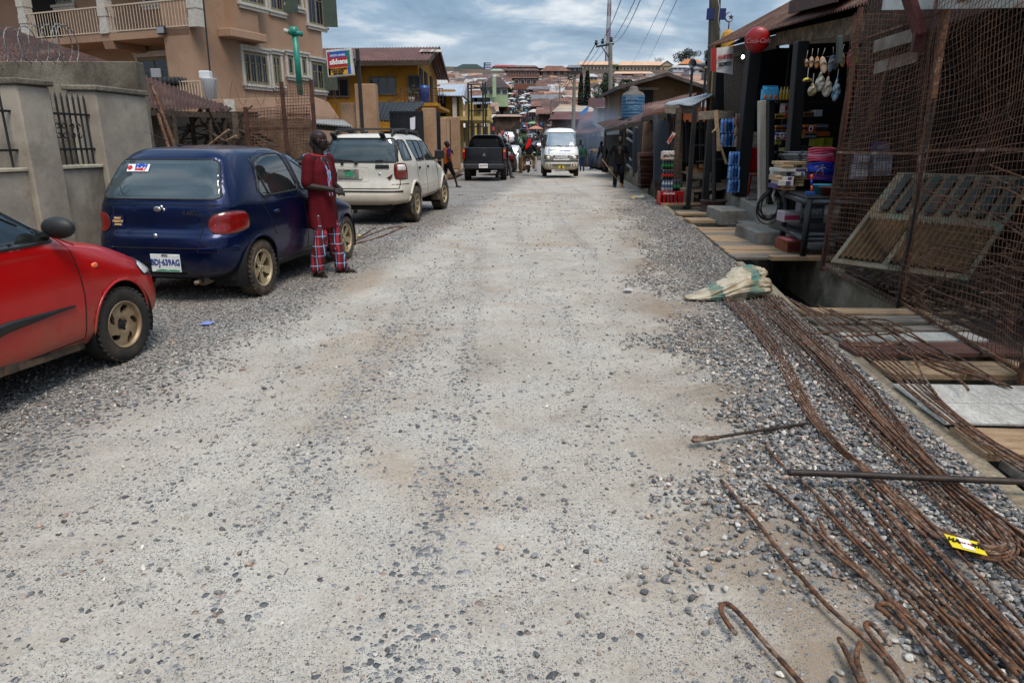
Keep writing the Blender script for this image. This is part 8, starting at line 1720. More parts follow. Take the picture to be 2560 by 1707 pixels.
# goods seen through the mesh
for a in((2195,355,2222,380,(.05,.07,.2),(.25,.27,.35),'dark blue packed bottles behind the mesh'),(2188,385,2226,440,(.28,.29,.33),(.4,.42,.46),'grey white sack standing behind the mesh'),(2150,380,2172,410,(.25,.25,.3),(.5,.5,.5),'grey packet behind the mesh near the hoses'),(2140,412,2168,450,(.3,.3,.32),(.5,.5,.5),'white label carton behind the mesh, lower')):carton(*a[:4],9.35,.2,a[4],a[6],a[5])
for px in(2150,2160,2168):mb=SMB();a,b=P(px,190,9.7),P(px-8,265,9.7);mb.tube([a,a.lerp(b,.5)+Vector((.01,0,0)),b],.018,6);tag(mb.build('ribbon',M('lilac_ribbon',(.40,.35,.45),(.45,.08,.1),scale=20)),{2150:'left',2160:'middle',2168:'right'}[px]+' hanging lilac ribbon strip behind the mesh','ribbon',None)
# water packs
WB=M('water_pack_plastic',(.10,.28,.58),(.30,.50,.78),scale=26,rough=.18,coat=.5,lo=.42,hi=.6)
def waterpack(px0,py0,px1,py1,Y,label):
 a,b=P(px0,py0,Y),P(px1,py1,Y);w_,h_=b.x-a.x,a.z-b.z;t=thing('water_pack',label,'water bottles',((a.x+b.x)/2,Y+.12,b.z));nx=4;r=w_/nx/2
 for i in range(nx):
  for j in range(2):mb=SMB();mb.lathe([(r*.9,0),(r,h_*.08),(r*.9,h_*.3),(r,h_*.36),(r*.93,h_*.6),(r,h_*.66),(r*.8,h_*.85),(r*.4,h_*.93),(r*.42,h_)],c=(-w_/2+r+2*r*i,(j-.5)*2*r,0),n=10);mb.build('bottle',WB,t)
 mb=SMB();mb.lathe([(1,.12*h_),(1.01,.5*h_),(1,.9*h_)],n=24,cap=False);mb.v=[(v[0]*w_*.52,v[1]*r*2.15,v[2])for v in mb.v];mb.build('shrink_wrap',glass_mat('wrap_%s'%label[:9],(.75,.85,.95),.05,.15),t);return t
for k,(a)in enumerate(((1806,297,1838,333,17.6,'blue water bottle pack, upper on the stall shelf'),(1806,334,1838,368,17.6,'blue water bottle pack, lower on the stall shelf'),(1827,380,1852,414,15.6,'blue water bottle pack, top of the floor stack by the post'),(1825,415,1852,447,15.6,'blue water bottle pack, middle of the floor stack'),(1824,448,1852,482,15.6,'blue water bottle pack, bottom of the floor stack'))):waterpack(*a)
def btlstack(px0,px1,rows,Y,dep=2,n=4):
 for(y0,y1,body,cap,band,lb)in rows:
  a,b=P(px0,y0,Y),P(px1,y1,Y);w_,h_=b.x-a.x,a.z-b.z;r=w_/n/2;t=thing('bottle_pack',lb,'bottles',((a.x+b.x)/2,Y+.1,b.z))
  for i in range(n):
   for j in range(dep):bottle(t,(-w_/2+r+2*r*i,j*2*r,0),h_,r*.96,body,cap,band=band)
YS=17.9
btlstack(1658,1684,((400,424,GLG,WCAP,GLAB,'green bottle pack, second layer of the drinks stack'),(425,449,COLA,WCAP,RLAB,'red labelled cola bottle pack, third layer of the drinks stack'),(450,478,CLRB,BCAP,M('slate_label',(.1,.12,.2)),'clear bottle pack, fourth layer just above the crate')),YS)
btlstack(1686,1702,((451,478,GLG,BCAP,GLAB,'small green bottle pack right of the clear bottles on the crate'),),YS,n=2);btlstack(1842,1856,((285,312,M('amber_tins',(.30,.14,.06),(.4,.3,.25),scale=20,rough=.3),WCAP,None,'amber jar pack, top of the column by the black post'),(313,340,MATS['amber_tins'],WCAP,None,'amber jar pack, second in the column by the black post'),(341,368,MATS['amber_tins'],WCAP,None,'amber jar pack, third in the column by the black post')),16.9,n=2)
t=thing('drink_pack','orange and white wrapped drink pack on top of the drinks stack','drinks',P(1671,400,YS));mb=MB();w_=P(1686,400,YS).x-P(1656,400,YS).x;h_=P(1670,379,YS).z-P(1670,400,YS).z
mb.box((0,.12,h_/2),(w_,.24,h_));mb.build('wrap',M('malt_wrap',(.55,.52,.50),(.60,.22,.03),scale=12,lo=.52,hi=.56,rough=.3),t,bevel=.02);lettering('lettering','MALTINA',h_*.36,DARK,t,facing((0.02,-.012,h_*.5),(0,-1,0)),bold=.003,shear=.1)
mb=SMB();[mb.ell((-w_/2+w_*(i+.5)/4,.03,h_),(w_/9,w_/9,.02),8)for i in range(4)];mb.build('can_top',WCAP,t)
cr_=thing('bottle_crate','red plastic bottle crate with slot windows at the foot of the drinks stack','crate',P(1678,513,17.9));a,b=P(1651,479,17.9),P(1705,513,17.9);w_,h_=b.x-a.x,a.z-b.z;CRR=M('crate_red',(.50,.006,.012),(.42,.006,.010),scale=6,rough=.35);mb=MB();dp=.38
cr_.location.z=b.z
for yy in(0,dp):
 mb.box((0,yy,h_*.86),(w_,.02,h_*.28));mb.box((0,yy,h_*.06),(w_,.02,h_*.12))
 for k in range(7):mb.box((-w_/2+w_*k/6,yy,h_*.42),(w_*.07,.02,h_*.62))
for xx in(-w_/2,w_/2):mb.box((xx,dp/2,h_/2),(.02,dp,h_))
mb.box((0,dp/2,.01),(w_,dp,.02));mb.build('crate_shell',CRR,cr_,bevel=.004)
for i in range(5):bottle(cr_,(-w_/2+w_*(i+.8)/5.8,.09,.02),h_*.95,.03,COLA,WCAP)
lettering('lettering','Coca-Cola',h_*.2,WT,cr_,facing((-.08,-.014,h_*.86),(0,-1,0)),bold=.002,shear=.3)
# red chair, stands, stall timbers
ch=thing('plastic_chair','red plastic chair behind the black post on the shop platform','chair');RC=M('red_plastic',(.40,.010,.012),rough=.35);Yc=16.4;a,b=P(1876,372,Yc),P(1902,436,Yc);cx_=(a.x+b.x)/2+.06
mb=SMB();mb.grid(lambda u,v:(cx_-.24+.48*u,Yc+.25+.04*math.sin(u*3.14)+.06*v,b.z+.02+(a.z-b.z)*v),8,8,thick=(0,.02,0));mb.build('backrest',RC,ch);mb=SMB();mb.grid(lambda u,v:(cx_-.24+.48*u,Yc-.2+.45*v,b.z-.02*math.sin(u*3.14)),6,6,thick=(0,0,-.02));mb.build('seat',RC,ch)
for sx in(-.22,.22):
 for yy in(-.18,.24):mb=MB();mb.beam((cx_+sx,Yc+yy,PZ),(cx_+sx*.9,Yc+yy,b.z),.04,.04);mb.build('leg',RC,ch)
# signs
dsc=thing('round_sign','round dark red button sign with white script on the roof edge','sign');c=P(1894,100,14.6);n_=Vector((-.22,-1,-.12)).normalized();F_=facing(c,n_);mb=SMB();r=29.5/1779*14.6
mb.lathe([(0,.055),(r*.5,.045),(r*.8,.02),(r*.95,-.01),(r,-.05),(r*.97,-.06),(0,-.06)],c=c,n=40,R=F_.to_3x3(),cap=False);mb.build('disc',M('button_red',(.30,.008,.010),(.36,.012,.012),scale=3,rough=.35),dsc);lettering('lettering','Coca-Cola',r*.52,M('faded_pink_script',(.42,.20,.20)),dsc,F_@Matrix.Translation((0,-.02,.058)),bold=.002,shear=.35,xs=.85)
bn=thing('banner','white shop banner with red left edge and red and black lettering','banner');Yb=18.2;a,b,c,d=P(1778,122,Yb),P(1834,116,Yb),P(1832,187,Yb),P(1777,178,Yb);ux=(b-a);
mb=MB();mb.grid(lambda u,v:(a*(1-u)+b*u)*(1-v)+(d*(1-u)+c*u)*v+Vector((0,.02*math.sin(u*7),0)),12,4,thick=(0,.01,0));mb.build('cloth',M('banner_white',(.62,.60,.58),(.55,.52,.5),scale=5),bn);mb=MB();mb.grid(lambda u,v:(a*(1-u*.25)+b*u*.25)*(1-v)+(d*(1-u*.25)+c*u*.25)*v+Vector((0,-.012+.02*math.sin(u*1.75),0)),4,4,thick=(0,.008,0));mb.build('red_edge',M('banner_red',(.35,.02,.02)),bn)
mid=lambda u,v:(a*(1-u)+b*u)*(1-v)+(d*(1-u)+c*u)*v+Vector((0,-.03,0))
lettering('lettering','NANA BIYI STORES',.135,M('ink_red',(.40,.02,.02)),bn,frame(mid(.62,.38),ux,a-d),bold=.006,xs=.32);lettering('lettering','08023987373',.13,DARK,bn,frame(mid(.62,.66),ux,a-d),bold=.005,xs=.46)
lb_=thing('light_bulb','lit white bulb under the eave beside the banner','lamp',P(1857,143,17.2));mb=SMB();mb.ell((0,0,0),(.035,.035,.045),12);mb.build('glass_bulb',M('lit_bulb',(1,1,1),emit=(.85,.93,1,9)),lb_);mb=MB();mb.cyl((0,0,.05),(0,0,.12),.025,n=8);mb.build('holder',BLK,lb_)
# utility post by the shop, dome behind
up=thing('utility_pole','dark square timber pole with wires rising behind the shop roof corner','pole');Yp_=22.2;a,b=P(1790,-80,Yp_),P(1792,240,Yp_);mb=MB();mb.beam(Vector((b.x,Yp_,0)),a,.27,.27);mb.build('pole',M('pole_timber',(.05,.045,.03),(.10,.085,.06),scale=3,stretch=(5,5,.5)),up);mb=MB();[mb.box(P(x,36,Yp_-.1),(.2,.1,.3))for x in(1776,1805)];mb.build('blue_box',M('blue_insulator_box',(.01,.03,.14)),up);mb=SMB();mb.tube([P(1793,-10,Yp_-.25),P(1799,20,Yp_-.25),P(1795,50,Yp_-.25),P(1802,80,Yp_-.25),P(1797,110,Yp_-.25)],.012,5);mb.build('loose_wire',PALC,up)
mb=MB();a,b=P(1775,112,21.5),P(1784,240,21.5);mb.beam(Vector((b.x,21.5,.4)),Vector((b.x,21.5,a.z)),.16,.16);tag(mb.build('yellow_post',M('yellow_post_paint',(.45,.24,.02),(.35,.2,.03),scale=4)),'yellow painted post left of the dark utility pole','post')
dm=thing('dome','yellow ribbed mosque dome topped by crescent and star','dome');Yd=42;c=P(1819,100,Yd);r=(1835-1803)/2/1779*Yd*1.05;mb=MB();mb.sm=False
pr=[(r,-1.0),(r,0),(r*.97,r*.4),(r*.8,r*.9),(r*.45,r*1.25),(0,r*1.4)];mb.lathe(pr,c=c,n=16,cap=False);mb.build('dome_shell',M('dome_yellow',(.52,.30,.02),(.42,.24,.02),scale=2,rough=.6),dm);mb=SMB();tpz=c+Vector((0,0,r*1.4));mb.cyl(tpz,tpz+Vector((0,0,.4)),.035,n=6)
q=tpz+Vector((0,0,.62));mb.tube([q+Vector((.24*math.cos(t),0,.24*math.sin(t)))for t in np.linspace(rad(80),rad(330),16)],[.012+.03*math.sin(i/15*3.14)for i in range(16)],5);st=[q+Vector((.10,0,0))+Vector((math.sin(k*math.pi/5)*(.16 if k%2==0 else .07),0,math.cos(k*math.pi/5)*(.16 if k%2==0 else .07)))for k in range(10)];mb.prism(st,(0,.04,0));mb.build('crescent_star',RUSTD,dm);mb=MB();mb.box((c.x,Yd+.2,c.z/2-.4),(r*1.7,r*1.7,c.z-.6));mb.build('tower',YEL,dm)
# loudspeakers
for k,(px,py,s_,dx)in enumerate(((1768,160,23,.1),(1738,160,20,-.85))):
 Yl=24+k*.5;c=P(px,py,Yl);t=thing('loudspeaker','grey horn loudspeaker %s on a thin pole'%('facing the camera' if k==0 else 'turned left'),'loudspeaker');n_=Vector((dx,-1,0)).normalized();R3=facing(c,n_).to_3x3();r=s_/2/1779*Yl;mb=MB();mb.sm=True
 mb.lathe([(r,.18),(r*1.02,.20),(r*.6,.08),(r*.28,-.05),(r*.2,-.2),(r*.5,-.22),(r*.5,-.40),(0,-.42)],c=c,n=28,R=R3,cap=False);mb.lathe([(r*.16,-.02),(r*.10,.16),(0,.17)],c=c,n=12,R=R3,cap=False);mb.build('horn',M('horn_grey',(.17,.19,.21),(.24,.26,.28),scale=6,rough=.5),t);mb=MB();bq=P(px-8+k*-4,240,Yl+.3);mb.cyl(Vector((bq.x,Yl+.3,1.5)),Vector((bq.x,Yl+.3,c.z-.1)),.045,n=8);mb.build('pole',IRON,t)
# ---- stall beside the shop ----
stl=thing('stall','timber stall with silver tin roof and grey hanging boards left of the shop','stall')
a,b,c,d=P(1662,262,18.6),P(1732,264,18.0),P(1795,229,21),P(1700,248,23.5);SILV=M('silver_tin',(.46,.50,.54),(.60,.64,.68),scale=2.5,rough=.38,metal=.4,col3=(.30,.31,.33));mb=MB();mb.corr(a,P(1737,263,17.8),P(1676,255,24.5),P(1803,227,22),20,.018,3,sag=.03);mb.build('roof',SILV,stl)
mb=MB();[mb.prism([P(x0_,263,18.3),P(x1_,264,18.2),P(x1_-2,286,18.2),P(x0_+1,283,18.3)],(0,.03,0))for x0_,x1_ in((1662,1700),(1701,1737))];mb.build('hanging_board',WOODG,stl,jit=.02)
for(px,py,Y,m_,w_)in((1698,270,18.2,WOODD,.12),(1738,262,17.2,BLKP,.10),(1777,300,16.4,BLKP,.13),(1672,285,21,WOODD,.12),(1785,255,19,BLKP,.12)):q=P(px,py,Y);mb=MB();mb.beam((q.x,Y,.0),q,w_,w_);mb.build('post',m_,stl)
mb=MB();mb.prism([P(1747,280,16.8),P(1790,276,16.9),P(1835,278,17),P(1835,297,17),P(1790,298,16.9),P(1747,300,16.8)],(0,.05,0));mb.build('counter_board',WOODG,stl)
mb=MB();[mb.beam(P(x,300,19.5),P(x,405,19.5),.08,.05)for x in(1706,1718,1752,1766)];mb.beam(P(1700,322,19.4),P(1780,318,19.4),.05,.06);mb.beam(P(1735,394-30,17.3),P(1805,360,17.0),.05,.03);mb.beam(P(1740,405,17.2),P(1810,398,17.0),.04,.03);mb.build('slat_rack',BLKP,stl)
mb=MB();a,b=P(1660,285,24.5),P(1790,325,24.5);mb.box(((a.x+b.x)/2,24.5,(a.z+0)/2+.2),(b.x-a.x,.1,a.z));mb.build('orange_wall',M('orange_wall',(.30,.10,.03),(.36,.13,.045),scale=1.5),stl)
mb=MB();a,b=P(1745,330,22),P(1780,400,22);mb.box(((a.x+b.x)/2,22,a.z/2),(b.x-a.x+1,.1,a.z));mb.build('cement_panel',CONCD,stl)
pl_=thing('timber_prop','pale timber batten leaning on the stall counter by the water packs','timber');mb=MB();mb.beam(P(1789,276,16.3),P(1797,378,16.2),.09,.04);mb.beam(P(1801,365,16.2),P(1816,410,16.2),.07,.04);mb.build('batten',WOODL,pl_)
wtb=thing('wooden_table','rough wooden table with open cardboard boxes behind the wheel rim','table');a,b=P(1714,435,18.6),P(1776,435,18.6)
mb=MB();mb.box(((a.x+b.x)/2,18.9,a.z+.02),(b.x-a.x,.8,.04));mb.box(((a.x+b.x)/2,18.5,a.z-.06),(b.x-a.x,.03,.14));mb.build('table_top',WOODG,wtb)
for x in(a.x+.05,b.x-.05):
 for y in(18.5,19.25):mb=MB();mb.beam((x,y,0),(x,y,a.z),.08,.06);mb.build('leg',WOODG,wtb)
mb=MB();mb.beam((a.x,18.45,.3),(b.x,18.45,.28),.03,.10);mb.beam((a.x-.05,18.3,.25),(a.x+.3,18.4,.1),.05,.08);mb.build('stretcher',WOODG,wtb)
for k,(x0_,y0_,x1_,y1_)in enumerate(((1722,412,1742,432),(1743,420,1768,433),(1755,408,1775,420))):
 a,b=P(x0_,y0_,18.6),P(x1_,y1_,18.6);w_,h_=b.x-a.x,a.z-b.z;t=thing('cardboard_box',['open brown cardboard box with raised flap on the wooden table','low brown cardboard tray on the wooden table','small cardboard box behind the tray'][k],'box',((a.x+b.x)/2,18.75,b.z));CB=M('cardboard',(.36,.20,.09),(.42,.25,.12),scale=8,rough=.85);mb=MB()
 for(cx2,cy2,dx2,dy2)in((0,-.12,w_,.01),(0,.12,w_,.01),(-w_/2,0,.01,.24),(w_/2,0,.01,.24)):mb.box((cx2,cy2,h_*.35),(dx2,dy2,h_*.7))
 mb.box((0,0,.01),(w_,.24,.01));mb.build('carton',CB,t);mb=MB();mb.prism([(-w_/2,-.12,h_*.7),(w_/2,-.12,h_*.7),(w_*.4,-.2,h_),(-w_*.4,-.2,h_)],(0,.006,0));mb.build('flap',CB,t)
rim=thing('wheel_rim','rusty truck wheel rim used as a stand, black pole rising from it','wheel rim',G(1782,528,.07));mb=SMB();mb.lathe([(.30,0),(.31,.03),(.27,.05),(.26,.19),(.30,.22),(.31,.25),(.28,.25),(.24,.20),(.22,.05),(0,.05)],n=28,cap=False);mb.build('rim',M('rusty_rim',(.05,.03,.022),(.11,.06,.04),scale=9,rough=.8),rim);mb=MB();mb.cyl((.02,0,.04),(-.08,.1,1.75),.045,n=10);mb.build('pole',BLKP,rim);mb=MB();mb.cyl((-.12,.1,1.72),(-.02,.1,1.84),.03,n=8);mb.build('top_wrap',WOODL,rim)
bnp=thing('hanging_poster','narrow red and white poster card tilted on the stall post','poster');mb=MB();mb.prism([P(1682,330,18.1),P(1690,334,18.1),P(1672,362,18.1),P(1667,356,18.1)],(0,.01,0));mb.build('card',M('poster_card',(.5,.45,.4),(.45,.08,.05),scale=10),bnp);mb=MB();mb.prism([P(1681,338,18.08),P(1684,340,18.08),P(1674,354,18.08),P(1672,351,18.08)],(0,.005,0));mb.build('print',M('ink_red',(.4,.02,.02)),bnp)
brw=thing('brown_post','two brown timber uprights behind the drinks stack','post');mb=MB();mb.beam(Vector((P(1690,470,18.9).x,18.9,0)),P(1687,325,18.9),.16,.10);mb.beam(Vector((P(1699,470,18.8).x,18.8,0)),P(1701,285,18.8),.12,.10);mb.build('upright',WOODD,brw)
# ---- grey sheet partitions ----
GS=M('grey_sheet_steel',(.085,.095,.115),(.12,.13,.15),scale=1.2,rough=.55,metal=.1,stretch=(1,1,.4))
for k,(pts,Y)in enumerate(((((1637,287),(1644,288),(1645,296),(1673,306),(1672,470),(1637,458)),19.9),(((1597,311),(1620,319),(1619,442),(1597,436)),24.5),(((1584,316),(1596,323),(1596,438),(1583,430)),28),(((1551,325),(1567,331),(1566,420),(1551,412)),34),(((1571,292),(1583,300),(1583,400),(1572,398)),31))):
 mb=MB();mb.prism([P(x,y,Y)for x,y in pts],(0,.02,0));t=thing('sheet_partition',['tallest grey sheet partition, nearest the drinks stack','second grey sheet partition with slanting top','third grey sheet partition, partly behind the walking man','farthest grey sheet partition by the man with the broom','slim grey sheet behind the third partition'][k],'partition');mb.build('sheet',GS,t);mb=MB();x0_=pts[0][0];mb.beam(P(x0_,pts[0][1]+2,Y+.05),P(x0_,pts[-1][1]+12,Y+.05),.06,.06);mb.beam(P(x0_,340,Y+.06),P(pts[2][0],346,Y+.06),.04,.05);mb.build('frame',GS,t)
mb=MB();mb.prism([P(1637,452,19.85),P(1672,462,19.85),P(1672,512,19.85),P(1637,500,19.85)],(0,.03,0));tag(mb.build('dark_boarding',WOODD),'dark vertical boarding below the tallest grey sheet','boarding')
for x0_,y0_,x1_,y1_,Y in((1568,326,1584,334,29),(1568,346,1584,356,29),(1568,392,1580,402,29),(1568,412,1580,422,29)):mb=SMB();mb.cyl(P(x0_,y0_,Y),P(x1_,y1_,Y-.5),.05,n=8);tag(mb.build('rail_bar',WIRE),'pale %s between the grey sheets'%{326:'topmost rail',346:'second rail',392:'third rail',412:'lowest rail'}[y0_],'rail')
mb=MB();[mb.box(P(1628,385+9*k,22+.2*k),(.8,.5,.10),R_(rad(4*k%7-3),3,'Y'))for k in range(10)];tag(mb.build('sheet_stack',RUST),'stack of rusty roofing sheets between the grey partitions','roofing sheets')
mb=MB();mb.box(P(1627,345,23.5),(.55,.2,1.0));tag(mb.build('mud_wall',M('brown_block',(.13,.085,.055)),bevel=.02),'stub of tan mud wall between grey partitions','wall')
# ---- tin roofed sheds behind ----
def tinshed(label,a,b,c,d,mat,waves,wallm=DK,zb=0.3,name='shed'):
 t=thing(name,label,'shed');mb=MB();mb.corr(a,b,c,d,waves,.025,3,sag=.04);mb.build('roof',mat,t);mb=MB();m_=(a+b+c+d)/4;zt_=min(a.z,b.z)-.25;x0_,x1_=min(a.x,c.x)+.8,max(b.x,d.x)-.2;y0_,y1_=min(a.y,b.y)+.8,max(c.y,d.y)-.2;mb.box(((x0_+x1_)/2,(y0_+y1_)/2,(zt_+zb)/2),(x1_-x0_,y1_-y0_,zt_-zb));mb.build('wall',wallm,t);mb=MB()
 for q in(a,b,a.lerp(b,.5)):mb.beam((q.x,q.y,zb),q-Vector((0,0,.05)),.10,.10)
 mb.beam(a-Vector((0,0,.1)),b-Vector((0,0,.1)),.08,.14);mb.build('post',WOODD,t);return t
RM=M('mixed_rust_tin',(.15,.065,.045),(.24,.11,.075),scale=1.2,rough=.65,col3=(.42,.32,.26),stretch=(1,1,1),fine=12)
tinshed('rusty patched tin roof shed between the blue tank and the silver stall roof',P(1608,290,24),P(1690,277,21),P(1606,262,29),P(1745,232,27),RM,26)
tinshed('long rusty tin roof shed below the blue tank, nearest the street',P(1514,322,34),P(1628,296,26),P(1492,308,40),P(1600,278,36),RM,30)
tinshed('dark red roof shed in the smoke left of the concrete pole',P(1440,334,60),P(1500,326,60),P(1448,300,70),P(1530,292,70),M('purple_red_roof',(.12,.05,.05),(.18,.085,.08),scale=1),20,zb=-.6)
t=thing('white_hut','pale walled hut with maroon roof standing behind the smoke','hut');mb=MB();Y=62;a,b=P(1500,270,Y),P(1524,300,Y);mb.box(((a.x+b.x)/2,Y+2,(a.z-.6)/2),(b.x-a.x+.3,4,a.z+.6));mb.build('wall',WMLD,t);mb=MB();a,b=P(1470,268,Y-1),P(1554,268,Y-1);mb.corr(a,b,P(1472,246,Y+5),P(1554,248,Y+5),20,.04,1);mb.build('roof',M('maroon_roof',(.10,.035,.03),(.14,.05,.045),scale=1),t);mb=MB();mb.prism([P(1517,256,Y-1.2),P(1554,256,Y-1.2),P(1554,270,Y-1.2),P(1519,267,Y-1.2)],(0,0.05,.02));mb.build('new_sheet',TIN,t)
# gable house
gh=thing('gable_house','brown mud walled house with broad dark gable roof behind the blue tank','house');Y=46;A_,L_,Rr=P(1670,181,Y),P(1541,216,Y),P(1780,220,Y);mb=MB();th_=Vector((0,0,.22))
mb.prism([L_,A_,A_-th_,L_-th_],(0,9,0));mb.prism([A_,Rr,Rr-th_,A_-th_],(0,9,0));mb.build('roof',M('dark_gable_roof',(.07,.055,.05),(.12,.10,.09),scale=2,rough=.8),gh)
mb=MB();x0_,x1_=P(1556,250,Y).x,P(1764,250,Y).x;mb.prism([(x0_,Y+1,0),(x1_,Y+1,0),(x1_,Y+1,Rr.z-.1),(A_.x,Y+1,A_.z-.25),(x0_,Y+1,L_.z-.1)],(0,7.5,0));mb.build('wall',M('brown_mud_wall',(.15,.095,.05),(.20,.13,.07),scale=1.2,rough=.95,col3=(.11,.075,.04)),gh);mb=MB();a,b=P(1610,224,Y+.9),P(1632,262,Y+.9);mb.box(((a.x+b.x)/2,Y+.97,(a.z+b.z)/2),(b.x-a.x,.08,a.z-b.z));mb.build('doorway',DARK,gh);mb=MB();mb.box(P(1600,222,Y+.9),(2.4,.1,.16));mb.build('lintel',WOODG,gh)
# tank
tk=thing('water_tank','large blue plastic water tank with grey domed top on a stand','water tank');Y=34;a,b=P(1555,240,Y),P(1609,297,Y);r=(b.x-a.x)/2;h_=a.z-b.z;cx_=(a.x+b.x)/2;mb=SMB();pr=[(r*.97,0)]
for k in range(7):z=h_*(k+.5)/7;pr+=[(r,z-h_*.06),(r,z+h_*.05),(r*.975,z+h_*.065)]
mb.lathe(pr,c=(cx_,Y,b.z),n=36);mb.build('tank',M('tank_blue',(.045,.13,.22),(.06,.17,.28),scale=2,rough=.5,lo=.4,hi=.6),tk);mb=SMB();mb.lathe([(r,0),(r*.85,.12),(r*.42,.24),(r*.40,.32),(r*.38,.36),(r*.25,.42),(0,.43)],c=(cx_,Y,b.z+h_),n=36,cap=False);mb.build('lid',M('tank_grey_lid',(.13,.12,.11),(.2,.18,.16),scale=5),tk)
lettering('lettering','ERVIN',.20,M('tank_print',(.22,.30,.36)),tk,facing((cx_-r*.28,Y-r*.98,b.z+h_*.86),(-.25,-1,0)),bold=.004);lettering('lettering','PURE',.16,MATS['tank_print'],tk,facing((cx_-r*.42,Y-r*.94,b.z+h_*.66),(-.4,-1,0)),bold=.004);lettering('lettering','+2348023 047 36',.08,MATS['tank_print'],tk,facing((cx_-.02,Y-r*1.01,b.z+h_*.46),(0,-1,0)),bold=.002)
mb=MB();[mb.beam((cx_+sx*r*.9,Y+sy*r*.8,0),(cx_+sx*r*.9,Y+sy*r*.8,b.z),.08,.08)for sx in(-1,1)for sy in(-1,1)];mb.box((cx_,Y,b.z-.03),(r*2.1,r*2.1,.06));mb.build('stand',IRON,tk)
mb=MB();mb.box((10.6,40,1.2),(7,.3,2.4));mb.box((7.4,37,1.1),(2.4,.3,2.2));tag(mb.build('shed_row',DK),'dark shed fronts behind the grey sheet partitions','shed')  # near-black slabs give the shaded shed interiors as colour
# ---------------- market hillside, ridge houses, poles ----------------
def X(px,Y):return(px-CXP)/1779*Y
def ZP(py,Y):return HC+(352-py)/1779*Y
RF=[M('tan_tin_roof',(.34,.22,.14),(.46,.33,.23),scale=.8,rough=.6,col3=(.20,.10,.06)),M('rust_tin_roof',(.16,.065,.035),(.25,.11,.065),scale=.8,rough=.7,col3=(.36,.25,.18)),M('brown_tin_roof',(.09,.045,.032),(.15,.08,.055),scale=.8,rough=.7,col3=(.24,.16,.11)),
   M('pale_tin_roof',(.42,.41,.40),(.54,.53,.51),scale=.8,rough=.5,col3=(.28,.2,.15)),M('orange_tan_roof',(.42,.22,.12),(.52,.33,.22),scale=.8,rough=.6,col3=(.25,.13,.08)),M('grey_tin_roof',(.16,.15,.15),(.26,.25,.25),scale=.8,rough=.55,col3=(.14,.08,.05))]
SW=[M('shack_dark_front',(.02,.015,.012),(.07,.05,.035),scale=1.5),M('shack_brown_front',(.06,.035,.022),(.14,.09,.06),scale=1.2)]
protos=[]
for k in range(6):
 t=thing('market_shack','x','shack',(0,0,-50),0,'tin roofed shacks packed on the market hillside');L2,D2,H2=3.6,2.9,1.75;s_=(1.5,1.2,1.35,1.6,.95,1.25)[k]
 mb=MB();mb.corr((-L2-.4,-D2-.7,H2),(L2+.4,-D2-.7,H2+.02),(-L2-.4,D2+.4,H2+s_),(L2+.4,D2+.4,H2+s_+.1),14,.05,1,per=4)
 if k%2:mb.corr((-L2*.5,-D2-.5,H2+.12),(L2*.6,-D2-.5,H2+.14),(-L2*.5,D2*.2,H2+s_*.6+.12),(L2*.6,D2*.2,H2+s_*.6+.12),8,.04,1,per=3)
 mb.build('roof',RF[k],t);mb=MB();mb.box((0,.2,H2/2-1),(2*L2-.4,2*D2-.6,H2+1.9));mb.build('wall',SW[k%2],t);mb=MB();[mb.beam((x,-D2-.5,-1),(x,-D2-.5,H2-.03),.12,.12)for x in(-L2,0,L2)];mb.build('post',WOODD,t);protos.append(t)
def street_x(Y):return interp([(50,1.5),(123,.6),(200,1.5),(300,4.5),(420,8)],Y)
LB=['tan','rust brown','dark brown','pale grey','orange tan','grey'];rs=np.random.RandomState(21);n_sh=0;Y=84;BULK=[SMB()for _ in range(6)];BW=MB()
while Y<352:
 x=X(1085,Y)+rs.uniform(0,3);
 while x<X(1720,Y):
  w_=rs.uniform(.45,1.05);x+=3.9*w_;yy_=Y+rs.uniform(-2.5,2.5)
  hid=(x>X(1500,Y)and Y<120)or(x<X(1160,Y)and Y<100)
  if abs(x-street_x(Y))>3.9*w_+2.2+(Y<140)*1.2 and not hid:
   k=rs.choice(6,p=[.20,.27,.23,.10,.08,.12])
   if n_sh>=286:
    z0=hill(yy_,x)+.1;L_=3.8*w_;D_=2.6*w_+.5;r_=rs.uniform(-.3,.3);sl=rs.uniform(1.0,1.7);q=lambda u,v,z:(x+u*L_*math.cos(r_)-v*D_*math.sin(r_),yy_+u*L_*math.sin(r_)+v*D_*math.cos(r_),z0+z)
    BULK[k].corr(q(-1,-1,1.7),q(1,-1,1.75),q(-1,1,1.7+sl),q(1,1,1.75+sl),10,.05,1,per=3);BW.box(q(0,.1,.4),(1.8*L_,1.6*D_,2.4),r_);x+=3.9*w_+rs.uniform(-1.6,.3);continue
   src=protos[k];first=src.location.z<-40
   lb='%s %s roofed shack %s %s of the crowded street, %s'%('small' if w_<.65 else 'wide' if w_>.88 else 'medium',LB[k],'just' if abs(x-street_x(Y))<14 else 'well' if abs(x-street_x(Y))<35 else 'far','left' if x<street_x(Y)else 'right','at the foot' if Y<125 else 'low down' if Y<170 else 'midway up' if Y<230 else 'high up' if Y<290 else 'near the top')
   o=src if first else dup(src);o.location=(x,yy_,hill(yy_,x)+.1);o.rotation_euler=(0,rs.uniform(-.05,.05),rs.uniform(-.35,.35));o.scale=(w_,rs.uniform(.5,.85),rs.uniform(.8,1.15));o['label']=lb;n_sh+=1
  x+=3.9*w_+rs.uniform(-.6,1.2)
 Y+=4.3+Y*.010 if n_sh<286 else 5.5
print('shacks',n_sh)
for k in range(6):tag(BULK[k].build('shack_roofs',RF[k]),LB[k]+' tin roofs crowding the upper hillside beyond the nearer shacks','roofs',kind='stuff')
